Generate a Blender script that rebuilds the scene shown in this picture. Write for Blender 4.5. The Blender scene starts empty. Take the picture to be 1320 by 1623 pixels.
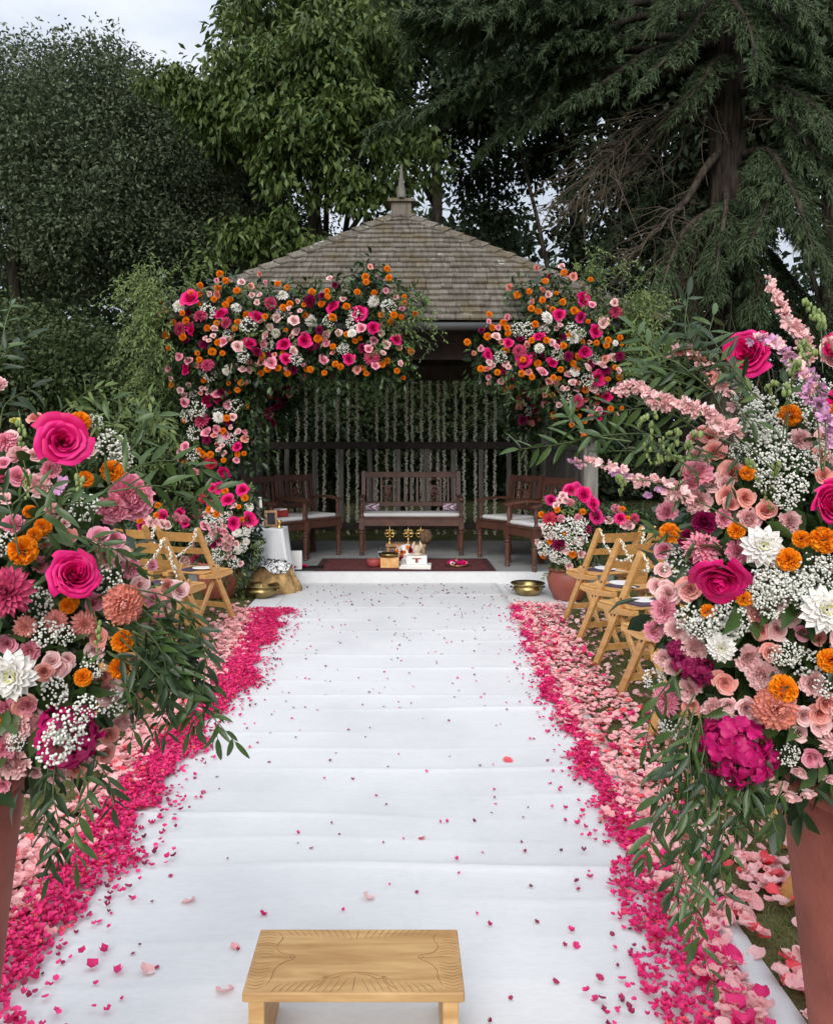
import bpy, bmesh, math, random
import numpy as np
from mathutils import Vector, Matrix, Euler, Quaternion

# ------------------------------------------------------------------ camera, sky, sun, exposure
SC = bpy.context.scene
COL = SC.collection
F, CX, HY, CH = 1320.0, 636.0, 711.0, 1.43      # focal length (px), centre line, horizon, eye height

cam_d = bpy.data.cameras.new('camera')
cam = bpy.data.objects.new('camera', cam_d)
COL.objects.link(cam)
cam.location = (0, 0, CH)
cam.rotation_euler = (math.radians(90), 0, 0)
cam_d.sensor_width = 36.0
cam_d.lens = F / 1623.0 * 36.0
cam_d.shift_x = (660 - CX) / 1623.0
cam_d.shift_y = -(811.5 - HY) / 1623.0
cam_d.clip_start = 0.05
cam_d.clip_end = 600
SC.camera = cam

SUN_EL, SUN_AZ = math.radians(30), math.radians(190)   # azimuth measured from +Y clockwise: behind the camera
world = bpy.data.worlds.new('World')
SC.world = world
world.use_nodes = True
wn, wl = world.node_tree.nodes, world.node_tree.links
wn.clear()
w_out = wn.new('ShaderNodeOutputWorld')
w_bg = wn.new('ShaderNodeBackground')
w_bg.inputs['Strength'].default_value = 0.1
sky = wn.new('ShaderNodeTexSky')
sky.sky_type = 'NISHITA'
sky.sun_disc = False
sky.sun_elevation = SUN_EL
sky.sun_rotation = SUN_AZ
w_tc = wn.new('ShaderNodeTexCoord')
w_map = wn.new('ShaderNodeMapping'); w_map.inputs['Scale'].default_value = (1.0, 1.0, 2.6)
w_noise = wn.new('ShaderNodeTexNoise')
w_noise.inputs['Scale'].default_value = 3.2; w_noise.inputs['Detail'].default_value = 5
w_noise.inputs['Roughness'].default_value = 0.55
w_ramp = wn.new('ShaderNodeValToRGB')
w_ramp.color_ramp.elements[0].position = 0.3; w_ramp.color_ramp.elements[0].color = (0.54, 0.60, 0.70, 1)
w_ramp.color_ramp.elements[1].position = 0.72; w_ramp.color_ramp.elements[1].color = (0.93, 0.95, 0.98, 1)
w_sep = wn.new('ShaderNodeSeparateXYZ')
w_grad = wn.new('ShaderNodeMapRange')                    # overcast sky: brighter overhead than at the horizon
w_grad.inputs['From Min'].default_value = 0.1; w_grad.inputs['From Max'].default_value = 1.0
w_grad.inputs['To Min'].default_value = 5.0; w_grad.inputs['To Max'].default_value = 11.5; w_grad.interpolation_type = 'SMOOTHSTEP'
w_mul = wn.new('ShaderNodeVectorMath'); w_mul.operation = 'SCALE'
w_mix = wn.new('ShaderNodeMix'); w_mix.data_type = 'RGBA'
w_mix.inputs['Factor'].default_value = 0.86
wl.new(w_tc.outputs['Generated'], w_map.inputs['Vector'])
wl.new(w_map.outputs['Vector'], w_noise.inputs['Vector'])
wl.new(w_noise.outputs['Fac'], w_ramp.inputs['Fac'])
wl.new(w_tc.outputs['Generated'], w_sep.inputs['Vector'])
wl.new(w_sep.outputs['Z'], w_grad.inputs['Value'])
wl.new(w_ramp.outputs['Color'], w_mul.inputs[0])
wl.new(w_grad.outputs['Result'], w_mul.inputs['Scale'])
wl.new(sky.outputs['Color'], w_mix.inputs['A'])
wl.new(w_mul.outputs['Vector'], w_mix.inputs['B'])
wl.new(w_mix.outputs['Result'], w_bg.inputs['Color'])
wl.new(w_bg.outputs['Background'], w_out.inputs['Surface'])

sun_d = bpy.data.lights.new('sun', 'SUN')
sun_d.energy = 1.5
sun_d.angle = math.radians(40)
sun_d.color = (1.0, 0.96, 0.9)
sun = bpy.data.objects.new('sun', sun_d)
COL.objects.link(sun)
sdir = Vector((math.sin(SUN_AZ) * math.cos(SUN_EL), math.cos(SUN_AZ) * math.cos(SUN_EL), math.sin(SUN_EL)))
sun.rotation_euler = sdir.to_track_quat('Z', 'Y').to_euler()
sun.location = sdir * 30

SC.view_settings.view_transform = 'Standard'
SC.view_settings.look = 'None'
SC.view_settings.gamma = 1.0
SC.view_settings.exposure = 0.85
SC.view_settings.use_curve_mapping = False
SC.render.engine = 'CYCLES'
SC.cycles.max_bounces = 5
SC.cycles.diffuse_bounces = 4
SC.cycles.use_adaptive_sampling = True
SC.cycles.adaptive_threshold = 0.03
SC.cycles.glossy_bounces = 2
SC.cycles.transmission_bounces = 4
SC.cycles.transparent_max_bounces = 6
SC.cycles.use_denoising = True

# ------------------------------------------------------------------ helpers
rng = np.random.default_rng(7)
random.seed(7)
pi = math.pi

def P(px, py, d):
    """a point of the place seen at photo pixel (px, py), d metres in front of the camera"""
    return Vector(((px - CX) * d / F, d, CH - (py - HY) * d / F))

def G(px, py, z=0.0):
    """the point of the ground (height z) seen at a photo pixel"""
    d = (CH - z) * F / (py - HY)
    return Vector(((px - CX) * d / F, d, z))

def nrm(a):
    a = np.asarray(a, float)
    return a / np.maximum(np.linalg.norm(a, axis=-1, keepdims=True), 1e-9)

def mesh_np(name, V, Fc, mats=None, midx=None, smooth=False):
    me = bpy.data.meshes.new(name)
    V = np.ascontiguousarray(V, dtype=np.float32); Fc = np.ascontiguousarray(Fc, dtype=np.int32)
    m, k = Fc.shape
    me.vertices.add(len(V)); me.vertices.foreach_set('co', V.ravel())
    me.loops.add(m * k); me.loops.foreach_set('vertex_index', Fc.ravel())
    me.polygons.add(m); me.polygons.foreach_set('loop_start', np.arange(0, m * k, k, dtype=np.int32))
    if midx is not None: me.polygons.foreach_set('material_index', np.asarray(midx, dtype=np.int32))
    if smooth: me.polygons.foreach_set('use_smooth', np.ones(m, dtype=bool))
    me.update(calc_edges=True)
    for mt in (mats or []): me.materials.append(mt)
    return me

class MB:
    """collects shapes and links them as ONE mesh"""
    def __init__(s): s.v = []; s.f = []; s.m = []; s.n = 0; s.cur = 0
    def add(s, V, Fs):
        V = [tuple(map(float, q)) for q in V]
        s.v += V
        for f in Fs:
            s.f.append(tuple(i + s.n for i in f)); s.m.append(s.cur)
        s.n += len(V); return s
    def box(s, c, size, rot=None):
        c = Vector(c); hx, hy, hz = [q / 2 for q in size]
        vs = [Vector((x, y, z)) for x in (-hx, hx) for y in (-hy, hy) for z in (-hz, hz)]
        if rot is not None: vs = [rot @ q for q in vs]
        return s.add([q + c for q in vs], [(0, 1, 3, 2), (4, 6, 7, 5), (0, 4, 5, 1), (2, 3, 7, 6), (0, 2, 6, 4), (1, 5, 7, 3)])
    def bar(s, a, b, w, t, side=(1, 0, 0)):
        """a square bar from a to b; w measured along side, t across"""
        a, b = Vector(a), Vector(b); ax = (b - a).normalized()
        sd = Vector(side); sd = (sd - ax * sd.dot(ax)).normalized(); up = sd.cross(ax)
        o = []
        for p in (a, b):
            for i, j in ((-1, -1), (1, -1), (1, 1), (-1, 1)): o.append(p + sd * (i * w / 2) + up * (j * t / 2))
        return s.add(o, [(3, 2, 1, 0), (4, 5, 6, 7), (0, 1, 5, 4), (1, 2, 6, 5), (2, 3, 7, 6), (3, 0, 4, 7)])
    def tube(s, pts, rad, seg=6, cap=True):
        pts = [Vector(p) for p in pts]; n = len(pts)
        if not hasattr(rad, '__len__'): rad = [rad] * n
        V = []; ref = Vector((0.31, 0.17, 0.93))
        t0 = (pts[1] - pts[0]).normalized()
        if abs(t0.dot(ref)) > 0.95: ref = Vector((1, 0.1, 0.05))
        a = (ref - t0 * ref.dot(t0)).normalized()
        for i, p in enumerate(pts):
            t = (pts[min(i + 1, n - 1)] - pts[max(i - 1, 0)])
            t = t.normalized() if t.length > 1e-9 else t0
            a = (a - t * a.dot(t))
            a = a.normalized() if a.length > 1e-6 else t.orthogonal().normalized()
            b = t.cross(a)
            for k in range(seg):
                an = 2 * pi * k / seg
                V.append(p + (a * math.cos(an) + b * math.sin(an)) * rad[i])
        Fs = [(i * seg + k, i * seg + (k + 1) % seg, (i + 1) * seg + (k + 1) % seg, (i + 1) * seg + k) for i in range(n - 1) for k in range(seg)]
        if cap: Fs += [tuple(range(seg - 1, -1, -1)), tuple((n - 1) * seg + k for k in range(seg))]
        return s.add(V, Fs)
    def lathe(s, prof, c=(0, 0, 0), seg=20, cap=True):
        """prof: list of (radius, height)"""
        c = Vector(c); V = []; n = len(prof)
        for r, z in prof:
            for k in range(seg):
                an = 2 * pi * k / seg
                V.append(c + Vector((r * math.cos(an), r * math.sin(an), z)))
        Fs = [(i * seg + k, i * seg + (k + 1) % seg, (i + 1) * seg + (k + 1) % seg, (i + 1) * seg + k) for i in range(n - 1) for k in range(seg)]
        if cap: Fs += [tuple(range(seg - 1, -1, -1)), tuple((n - 1) * seg + k for k in range(seg))]
        return s.add(V, Fs)
    def ball(s, c, r, seg=8, rings=5, sc=(1, 1, 1)):
        c = Vector(c); V = [c + Vector((0, 0, -r * sc[2]))]
        for i in range(1, rings):
            th = -pi / 2 + pi * i / rings
            for k in range(seg):
                an = 2 * pi * k / seg
                V.append(c + Vector((r * sc[0] * math.cos(th) * math.cos(an), r * sc[1] * math.cos(th) * math.sin(an), r * sc[2] * math.sin(th))))
        V.append(c + Vector((0, 0, r * sc[2]))); top = len(V) - 1
        Fs = [(0, 1 + (k + 1) % seg, 1 + k) for k in range(seg)]
        for i in range(rings - 2):
            for k in range(seg):
                a = 1 + i * seg + k; b = 1 + i * seg + (k + 1) % seg
                Fs.append((a, b, b + seg, a + seg))
        q = 1 + (rings - 2) * seg
        Fs += [(q + k, q + (k + 1) % seg, top) for k in range(seg)]
        return s.add(V, Fs)
    def mesh(s, name, mats, smooth=False, bevel=0.0):
        me = bpy.data.meshes.new(name)
        me.from_pydata(s.v, [], s.f)
        for mt in (mats if isinstance(mats, (list, tuple)) else [mats]): me.materials.append(mt)
        me.polygons.foreach_set('material_index', np.asarray(s.m, dtype=np.int32))
        if bevel:
            bm = bmesh.new(); bm.from_mesh(me)
            bmesh.ops.bevel(bm, geom=list(bm.edges), offset=bevel, segments=1, affect='EDGES', profile=0.5)
            bm.to_mesh(me); bm.free()
        if smooth: me.polygons.foreach_set('use_smooth', np.ones(len(me.polygons), dtype=bool))
        me.update()
        return me
    def build(s, name, mats, parent=None, smooth=False, bevel=0.0):
        return obj(name, s.mesh(name, mats, smooth, bevel), parent)

def obj(name, me, parent=None, loc=None, rot=None, scale=None):
    o = bpy.data.objects.new(name, me); COL.objects.link(o)
    if parent is not None: o.parent = parent
    if loc is not None: o.location = loc
    if rot is not None:
        if isinstance(rot, Quaternion): o.rotation_mode = 'QUATERNION'; o.rotation_quaternion = rot
        else: o.rotation_euler = rot
    if scale is not None: o.scale = (scale,) * 3 if not hasattr(scale, '__len__') else scale
    return o

def tag(o, label=None, cat=None, group=None, kind=None):
    if label: o['label'] = label
    if cat: o['category'] = cat
    if group: o['group'] = group
    if kind: o['kind'] = kind
    return o

def thing(name, label, cat, loc=(0, 0, 0), rz=0.0, group=None):
    o = obj(name, None, None, loc, (0, 0, rz)); o.empty_display_size = 0.1
    return tag(o, label, cat, group)

def copy_tree(o, parent=None):
    c = o.copy(); COL.objects.link(c); c.parent = parent
    for ch in list(o.children): copy_tree(ch, c)
    return c

def smooth_line(pts, n):
    """Catmull-Rom through pts, n samples"""
    p = np.array([list(q) for q in pts], float)
    p = np.vstack([2 * p[0] - p[1], p, 2 * p[-1] - p[-2]])
    t = np.linspace(0, len(p) - 3 - 1e-6, n); i = t.astype(int); u = (t - i)[:, None]
    a, b, c, d = p[i], p[i + 1], p[i + 2], p[i + 3]
    return 0.5 * (2 * b + (c - a) * u + (2 * a - 5 * b + 4 * c - d) * u ** 2 + (3 * b - a - 3 * c + d) * u ** 3)

# ------------------------------------------------------------------ materials
MATS = {}
def srgb(r, g, b):
    f = lambda c: (c / 255 / 12.92) if c / 255 <= 0.04045 else ((c / 255 + 0.055) / 1.055) ** 2.4
    return (f(r), f(g), f(b), 1)

def nodes_of(name):
    m = bpy.data.materials.new(name); m.use_nodes = True
    nt = m.node_tree; nt.nodes.clear()
    return m, nt.nodes, nt.links

def mat_plain(name, col, rough=0.6, metal=0.0, var=0.12, scale=6.0, bump=0.0, bscale=40.0, stretch=None, spec=0.5, col2=None, detail=5, coat=0.0):
    """principled, colour broken up by noise and by object, with fine relief"""
    m, N, L = nodes_of(name)
    out = N.new('ShaderNodeOutputMaterial'); b = N.new('ShaderNodeBsdfPrincipled')
    b.inputs['Roughness'].default_value = rough; b.inputs['Metallic'].default_value = metal
    b.inputs['Specular IOR Level'].default_value = spec; b.inputs['Coat Weight'].default_value = coat
    tc = N.new('ShaderNodeTexCoord'); mp = N.new('ShaderNodeMapping')
    if stretch: mp.inputs['Scale'].default_value = stretch
    no = N.new('ShaderNodeTexNoise'); no.inputs['Scale'].default_value = scale; no.inputs['Detail'].default_value = detail
    oi = N.new('ShaderNodeObjectInfo')
    L.new(tc.outputs['Object'], mp.inputs['Vector']); L.new(mp.outputs['Vector'], no.inputs['Vector'])
    c2 = col2 or tuple(q * (1 - 2.2 * var) for q in col[:3]) + (1,)
    c1 = col if col2 else tuple(min(1, q * (1 + var)) for q in col[:3]) + (1,)
    rp = N.new('ShaderNodeValToRGB')
    rp.color_ramp.elements[0].position = 0.3; rp.color_ramp.elements[0].color = c2
    rp.color_ramp.elements[1].position = 0.7; rp.color_ramp.elements[1].color = c1
    L.new(no.outputs['Fac'], rp.inputs['Fac'])
    hs = N.new('ShaderNodeHueSaturation')
    mr = N.new('ShaderNodeMapRange'); mr.inputs['To Min'].default_value = 1 - var; mr.inputs['To Max'].default_value = 1 + var
    L.new(oi.outputs['Random'], mr.inputs['Value']); L.new(mr.outputs['Result'], hs.inputs['Value'])
    L.new(rp.outputs['Color'], hs.inputs['Color']); L.new(hs.outputs['Color'], b.inputs['Base Color'])
    if bump:
        n2 = N.new('ShaderNodeTexNoise'); n2.inputs['Scale'].default_value = bscale; n2.inputs['Detail'].default_value = 4
        L.new(mp.outputs['Vector'], n2.inputs['Vector'])
        bp = N.new('ShaderNodeBump'); bp.inputs['Strength'].default_value = bump; bp.inputs['Distance'].default_value = 0.01
        L.new(n2.outputs['Fac'], bp.inputs['Height']); L.new(bp.outputs['Normal'], b.inputs['Normal'])
    L.new(b.outputs['BSDF'], out.inputs['Surface'])
    return m

def mat_leaf(name, ca, cb, trans=0.25, rough=0.5, spec=0.35, tcol=None):
    """leaf or petal: colour differs from one to the next, some light comes through"""
    m, N, L = nodes_of(name)
    out = N.new('ShaderNodeOutputMaterial'); b = N.new('ShaderNodeBsdfPrincipled')
    b.inputs['Roughness'].default_value = rough; b.inputs['Specular IOR Level'].default_value = spec
    ge = N.new('ShaderNodeNewGeometry'); oi = N.new('ShaderNodeObjectInfo')
    ad = N.new('ShaderNodeMath'); ad.operation = 'ADD'; fr = N.new('ShaderNodeMath'); fr.operation = 'FRACT'
    L.new(ge.outputs['Random Per Island'], ad.inputs[0]); L.new(oi.outputs['Random'], ad.inputs[1]); L.new(ad.outputs[0], fr.inputs[0])
    mx = N.new('ShaderNodeMix'); mx.data_type = 'RGBA'
    mx.inputs['A'].default_value = ca; mx.inputs['B'].default_value = cb
    tcn = N.new('ShaderNodeTexCoord'); nz = N.new('ShaderNodeTexNoise'); nz.inputs['Scale'].default_value = 3.5; nz.inputs['Detail'].default_value = 4
    L.new(tcn.outputs['Object'], nz.inputs['Vector'])
    am = N.new('ShaderNodeMath'); am.operation = 'MULTIPLY_ADD'; am.inputs[1].default_value = 1.1; am.inputs[2].default_value = -0.55
    a2 = N.new('ShaderNodeMath'); a2.operation = 'ADD'; a2.use_clamp = True
    L.new(nz.outputs['Fac'], am.inputs[0]); L.new(am.outputs[0], a2.inputs[0]); L.new(fr.outputs[0], a2.inputs[1])
    L.new(a2.outputs[0], mx.inputs['Factor'])
    L.new(mx.outputs['Result'], b.inputs['Base Color'])
    if trans > 0:
        t = N.new('ShaderNodeBsdfTranslucent'); ms = N.new('ShaderNodeMixShader'); ms.inputs['Fac'].default_value = trans
        L.new(mx.outputs['Result'], t.inputs['Color'])
        L.new(b.outputs['BSDF'], ms.inputs[1]); L.new(t.outputs['BSDF'], ms.inputs[2]); L.new(ms.outputs['Shader'], out.inputs['Surface'])
    else:
        L.new(b.outputs['BSDF'], out.inputs['Surface'])
    return m

def M(k): return MATS[k]
def rgb(r, g, b): return (r, g, b, 1)
# flowers
MATS['hot'] = mat_leaf('petal_hot_pink', rgb(0.66, 0.004, 0.13), rgb(0.80, 0.014, 0.22), 0.14, 0.5)
MATS['magenta'] = mat_leaf('petal_magenta', rgb(0.42, 0.003, 0.10), rgb(0.56, 0.008, 0.16), 0.14, 0.5)
MATS['burgundy'] = mat_leaf('petal_burgundy', rgb(0.20, 0.004, 0.05), rgb(0.34, 0.008, 0.10), 0.14, 0.5)
MATS['dusty'] = mat_leaf('petal_dusty_rose', rgb(0.56, 0.05, 0.16), rgb(0.70, 0.12, 0.24), 0.14, 0.55)
MATS['red'] = mat_leaf('petal_coral_red', rgb(0.60, 0.03, 0.06), rgb(0.72, 0.07, 0.13), 0.14, 0.55)
MATS['pink'] = mat_leaf('petal_pink', rgb(0.88, 0.29, 0.42), rgb(0.92, 0.46, 0.55), 0.14, 0.55)
MATS['pale'] = mat_leaf('petal_pale_pink', rgb(0.88, 0.50, 0.51), rgb(0.92, 0.66, 0.65), 0.14, 0.55)
MATS['salmon'] = mat_leaf('petal_salmon', rgb(0.86, 0.33, 0.28), rgb(0.90, 0.46, 0.41), 0.14, 0.55)
MATS['peach'] = mat_leaf('petal_peach', rgb(0.84, 0.32, 0.22), rgb(0.88, 0.40, 0.35), 0.14, 0.55)
MATS['lilac'] = mat_leaf('petal_lilac', rgb(0.60, 0.28, 0.52), rgb(0.74, 0.44, 0.62), 0.14, 0.55)
MATS['white'] = mat_leaf('petal_white', rgb(0.84, 0.80, 0.76), rgb(0.90, 0.88, 0.85), 0.14, 0.55)
MATS['cream'] = mat_leaf('petal_cream', rgb(0.72, 0.72, 0.40), rgb(0.80, 0.76, 0.50), 0.14, 0.6)
MATS['yellow'] = mat_leaf('petal_yellow_green', rgb(0.55, 0.55, 0.10), rgb(0.66, 0.62, 0.18), 0.2, 0.6)
MATS['orange'] = mat_leaf('petal_orange', rgb(0.92, 0.25, 0.004), rgb(0.95, 0.36, 0.008), 0.14, 0.6)
MATS['gyp'] = mat_leaf('gypsophila_white', rgb(0.80, 0.80, 0.72), rgb(0.86, 0.86, 0.80), 0.14, 0.6)
MATS['jasmine'] = mat_leaf('jasmine_bud', rgb(0.84, 0.82, 0.68), rgb(0.92, 0.90, 0.80), 0.08, 0.6)
# greens
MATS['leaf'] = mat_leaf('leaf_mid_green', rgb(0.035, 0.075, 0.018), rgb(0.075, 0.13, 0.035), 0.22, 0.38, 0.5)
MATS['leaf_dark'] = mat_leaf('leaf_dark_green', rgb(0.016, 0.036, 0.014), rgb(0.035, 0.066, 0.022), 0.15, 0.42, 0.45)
MATS['leaf_light'] = mat_leaf('leaf_light_green', rgb(0.11, 0.17, 0.045), rgb(0.20, 0.26, 0.085), 0.3, 0.5)
MATS['bud_green'] = mat_leaf('bud_green', rgb(0.22, 0.30, 0.09), rgb(0.34, 0.42, 0.16), 0.25, 0.5)
MATS['stem'] = mat_leaf('stem_green', rgb(0.06, 0.09, 0.03), rgb(0.10, 0.13, 0.05), 0.0, 0.6)
MATS['oak'] = mat_leaf('tree_leaf_grey_green', rgb(0.076, 0.104, 0.058), rgb(0.130, 0.160, 0.092), 0.16, 0.7, 0.2)
MATS['chestnut'] = mat_leaf('tree_leaf_fresh_green', rgb(0.040, 0.075, 0.018), rgb(0.125, 0.17, 0.045), 0.18, 0.5, 0.3)
MATS['darkwood'] = mat_leaf('tree_leaf_deep_green', rgb(0.030, 0.048, 0.026), rgb(0.064, 0.090, 0.046), 0.25, 0.65, 0.2)
MATS['ivy'] = mat_leaf('hedge_leaf', rgb(0.030, 0.052, 0.018), rgb(0.074, 0.100, 0.036), 0.12, 0.6, 0.25)
MATS['needle'] = mat_leaf('cedar_needle', rgb(0.032, 0.056, 0.027), rgb(0.090, 0.125, 0.060), 0.2, 0.7, 0.2)
MATS['grass'] = mat_leaf('grass_blade', rgb(0.085, 0.105, 0.030), rgb(0.20, 0.195, 0.075), 0.25, 0.7, 0.2)
MATS['bark'] = mat_plain('bark', rgb(0.058, 0.047, 0.038), 0.95, 0, 0.36, 6, 1.0, 9, (3, 3, 0.45), 0.1)
MATS['twig'] = mat_plain('dead_twig', rgb(0.085, 0.066, 0.046), 0.9, 0, 0.2, 6)
# ground petals
MATS['petal_m'] = mat_leaf('fallen_petal_magenta', rgb(0.62, 0.010, 0.135), rgb(0.88, 0.05, 0.25), 0.25, 0.55)
MATS['petal_r'] = mat_leaf('fallen_petal_coral', rgb(0.76, 0.05, 0.08), rgb(0.80, 0.12, 0.14), 0.2, 0.55)
MATS['petal_p'] = mat_leaf('fallen_petal_pink', rgb(0.84, 0.36, 0.38), rgb(0.90, 0.60, 0.59), 0.3, 0.55)
MATS['petal_d'] = mat_leaf('fallen_petal_dried', rgb(0.16, 0.012, 0.04), rgb(0.42, 0.02, 0.10), 0.1, 0.6)

# ------------------------------------------------------------------ ground, lawn, runner
def mat_lawn():
    m, N, L = nodes_of('lawn')
    out = N.new('ShaderNodeOutputMaterial'); b = N.new('ShaderNodeBsdfPrincipled'); b.inputs['Roughness'].default_value = 0.95
    b.inputs['Specular IOR Level'].default_value = 0.1
    tc = N.new('ShaderNodeTexCoord'); n1 = N.new('ShaderNodeTexNoise'); n1.inputs['Scale'].default_value = 2.2; n1.inputs['Detail'].default_value = 8
    n2 = N.new('ShaderNodeTexNoise'); n2.inputs['Scale'].default_value = 60; n2.inputs['Detail'].default_value = 4
    r1 = N.new('ShaderNodeValToRGB'); r1.color_ramp.elements[0].color = rgb(0.085, 0.100, 0.036); r1.color_ramp.elements[1].color = rgb(0.17, 0.155, 0.065)
    r1.color_ramp.elements[0].position = 0.35; r1.color_ramp.elements[1].position = 0.65
    r2 = N.new('ShaderNodeValToRGB'); r2.color_ramp.elements[0].color = rgb(0.35, 0.35, 0.35); r2.color_ramp.elements[1].color = rgb(1.2, 1.2, 1.2)
    mx = N.new('ShaderNodeMix'); mx.data_type = 'RGBA'; mx.blend_type = 'MULTIPLY'; mx.inputs['Factor'].default_value = 1
    bp = N.new('ShaderNodeBump'); bp.inputs['Strength'].default_value = 0.8; bp.inputs['Distance'].default_value = 0.02
    L.new(tc.outputs['Object'], n1.inputs['Vector']); L.new(tc.outputs['Object'], n2.inputs['Vector'])
    L.new(n1.outputs['Fac'], r1.inputs['Fac']); L.new(n2.outputs['Fac'], r2.inputs['Fac'])
    L.new(r1.outputs['Color'], mx.inputs['A']); L.new(r2.outputs['Color'], mx.inputs['B']); L.new(mx.outputs['Result'], b.inputs['Base Color'])
    L.new(n2.outputs['Fac'], bp.inputs['Height']); L.new(bp.outputs['Normal'], b.inputs['Normal']); L.new(b.outputs['BSDF'], out.inputs['Surface'])
    return m
MATS['lawn'] = mat_lawn()
mb = MB(); mb.add([(-250, -60, 0), (250, -60, 0), (250, 400, 0), (-250, 400, 0)], [(0, 1, 2, 3)])
tag(mb.build('ground', M('lawn')), kind='structure')

CL, CR = -1.13, 1.0                                # edges of the runner

def grass_blades(n, x0, x1, y0, y1, h, w, keep):
    x = rng.uniform(x0, x1, n); y = y0 + (y1 - y0) * rng.random(n) ** 1.25
    k = keep(x, y); x, y = x[k], y[k]; n = len(x)
    a = rng.uniform(0, 2 * pi, n); ln = rng.normal(0, 0.55, (n, 2)) * h
    hh = h * rng.uniform(0.5, 1.25, n); ww = w * rng.uniform(0.7, 1.3, n)
    dx, dy = np.cos(a) * ww, np.sin(a) * ww
    V = np.stack([np.stack([x - dx, y - dy, np.zeros(n)], 1), np.stack([x + dx, y + dy, np.zeros(n)], 1),
                  np.stack([x + ln[:, 0], y + ln[:, 1], hh], 1)], 1).reshape(-1, 3)
    return V
def keep_near(x, y):
    k = ~((x > CL - 0.005) & (x < CR + 0.005))
    k &= ~((y > 7.32) & (np.abs(x - 0.08) < 1.58))
    k &= ~((y > 8.75) & (y < 12.0) & (np.abs(x) < 2.3))
    return k
GV = [grass_blades(110000, -3.4, 3.4, 1.6, 9.2, 0.034, 0.0022, keep_near),
      grass_blades(26000, -5, 5, 9.0, 15.0, 0.05, 0.004, keep_near)]
GV = np.concatenate(GV)
tag(obj('grass', mesh_np('grass', GV, np.arange(len(GV)).reshape(-1, 3), [M('grass')])), 'short green lawn grass on both sides of the white aisle', 'grass', kind='stuff')

def mat_cloth(name, col, sx=900, sy=240, bump=0.25):
    m, N, L = nodes_of(name)
    out = N.new('ShaderNodeOutputMaterial'); b = N.new('ShaderNodeBsdfPrincipled'); b.inputs['Roughness'].default_value = 0.9
    b.inputs['Specular IOR Level'].default_value = 0.15; b.inputs['Sheen Weight'].default_value = 0.15
    tc = N.new('ShaderNodeTexCoord'); mp = N.new('ShaderNodeMapping'); mp.inputs['Scale'].default_value = (sy / 10, sx / 10, 30)
    n1 = N.new('ShaderNodeTexNoise'); n1.inputs['Scale'].default_value = 1.0; n1.inputs['Detail'].default_value = 6; n1.inputs['Roughness'].default_value = 0.7
    n3 = N.new('ShaderNodeTexNoise'); n3.inputs['Scale'].default_value = 1.3; n3.inputs['Detail'].default_value = 6
    rp = N.new('ShaderNodeValToRGB'); rp.color_ramp.elements[0].color = tuple(q * 0.93 for q in col[:3]) + (1,); rp.color_ramp.elements[1].color = col
    rp.color_ramp.elements[0].position = 0.3; rp.color_ramp.elements[1].position = 0.6
    r3 = N.new('ShaderNodeValToRGB'); r3.color_ramp.elements[0].color = rgb(0.90, 0.90, 0.905); r3.color_ramp.elements[1].color = rgb(1, 1, 1)
    r3.color_ramp.elements[0].position = 0.35; r3.color_ramp.elements[1].position = 0.55
    mx = N.new('ShaderNodeMix'); mx.data_type = 'RGBA'; mx.blend_type = 'MULTIPLY'; mx.inputs['Factor'].default_value = 1
    bp = N.new('ShaderNodeBump'); bp.inputs['Strength'].default_value = bump; bp.inputs['Distance'].default_value = 0.004
    L.new(tc.outputs['Object'], mp.inputs['Vector']); L.new(mp.outputs['Vector'], n1.inputs['Vector']); L.new(tc.outputs['Object'], n3.inputs['Vector'])
    L.new(n1.outputs['Fac'], rp.inputs['Fac']); L.new(n3.outputs['Fac'], r3.inputs['Fac'])
    L.new(rp.outputs['Color'], mx.inputs['A']); L.new(r3.outputs['Color'], mx.inputs['B']); L.new(mx.outputs['Result'], b.inputs['Base Color'])
    L.new(n1.outputs['Fac'], bp.inputs['Height']); L.new(bp.outputs['Normal'], b.inputs['Normal']); L.new(b.outputs['BSDF'], out.inputs['Surface'])
    return m
MATS['runner'] = mat_cloth('white_runner_felt', rgb(0.62, 0.622, 0.63))
MATS['cloth'] = mat_cloth('white_tablecloth', rgb(0.78, 0.78, 0.79), 300, 300)

RIDGES = [(1887 / (y - 711), a) for y, a in ((985, 9), (1020, 8), (1062, 10), (1130, 9), (1222, 8), (1300, 9), (1386, 13), (1500, 6), (945, 8), (965, 5), (1003, 5), (1041, 5), (1085, 4), (1108, 5), (1165, 5), (1190, 4), (1262, 5), (1340, 4), (1440, 5), (1565, 4))]
def runner_z(x, y):
    z = 0.008 + 0 * x
    for y0, a in RIDGES:
        c = y0 + 0.025 * np.sin(x * 1.7 + y0 * 3) + 0.01 * np.sin(x * 5 + y0)
        z = z + a * 0.0012 * (0.55 + 0.45 * np.sin(x * 2.1 + y0 * 7)) * (0.5 * np.exp(-((y - c) / 0.05) ** 2) + 0.6 * np.exp(-((y - c) / 0.016) ** 2))
    z = z + 0.0022 * np.sin(y * 5.1 + 0.6 * np.sin(x * 2)) * np.sin(x * 1.3 + 0.7 * y) + 0.0022
    return z
def sheet(xs, ys, zf):
    X, Y = np.meshgrid(xs, ys); Z = zf(X, Y)
    V = np.stack([X, Y, Z], -1).reshape(-1, 3); nx = len(xs)
    i, j = np.meshgrid(np.arange(nx - 1), np.arange(len(ys) - 1)); a = (j * nx + i).ravel()
    return V, np.stack([a, a + 1, a + 1 + nx, a + nx], 1)
V, Fq = sheet(np.linspace(CL, CR, 26), np.linspace(0.4, 8.77, 760), runner_z)
o = obj('aisle_runner', mesh_np('aisle_runner', V, Fq, [M('runner')], smooth=True))
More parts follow.
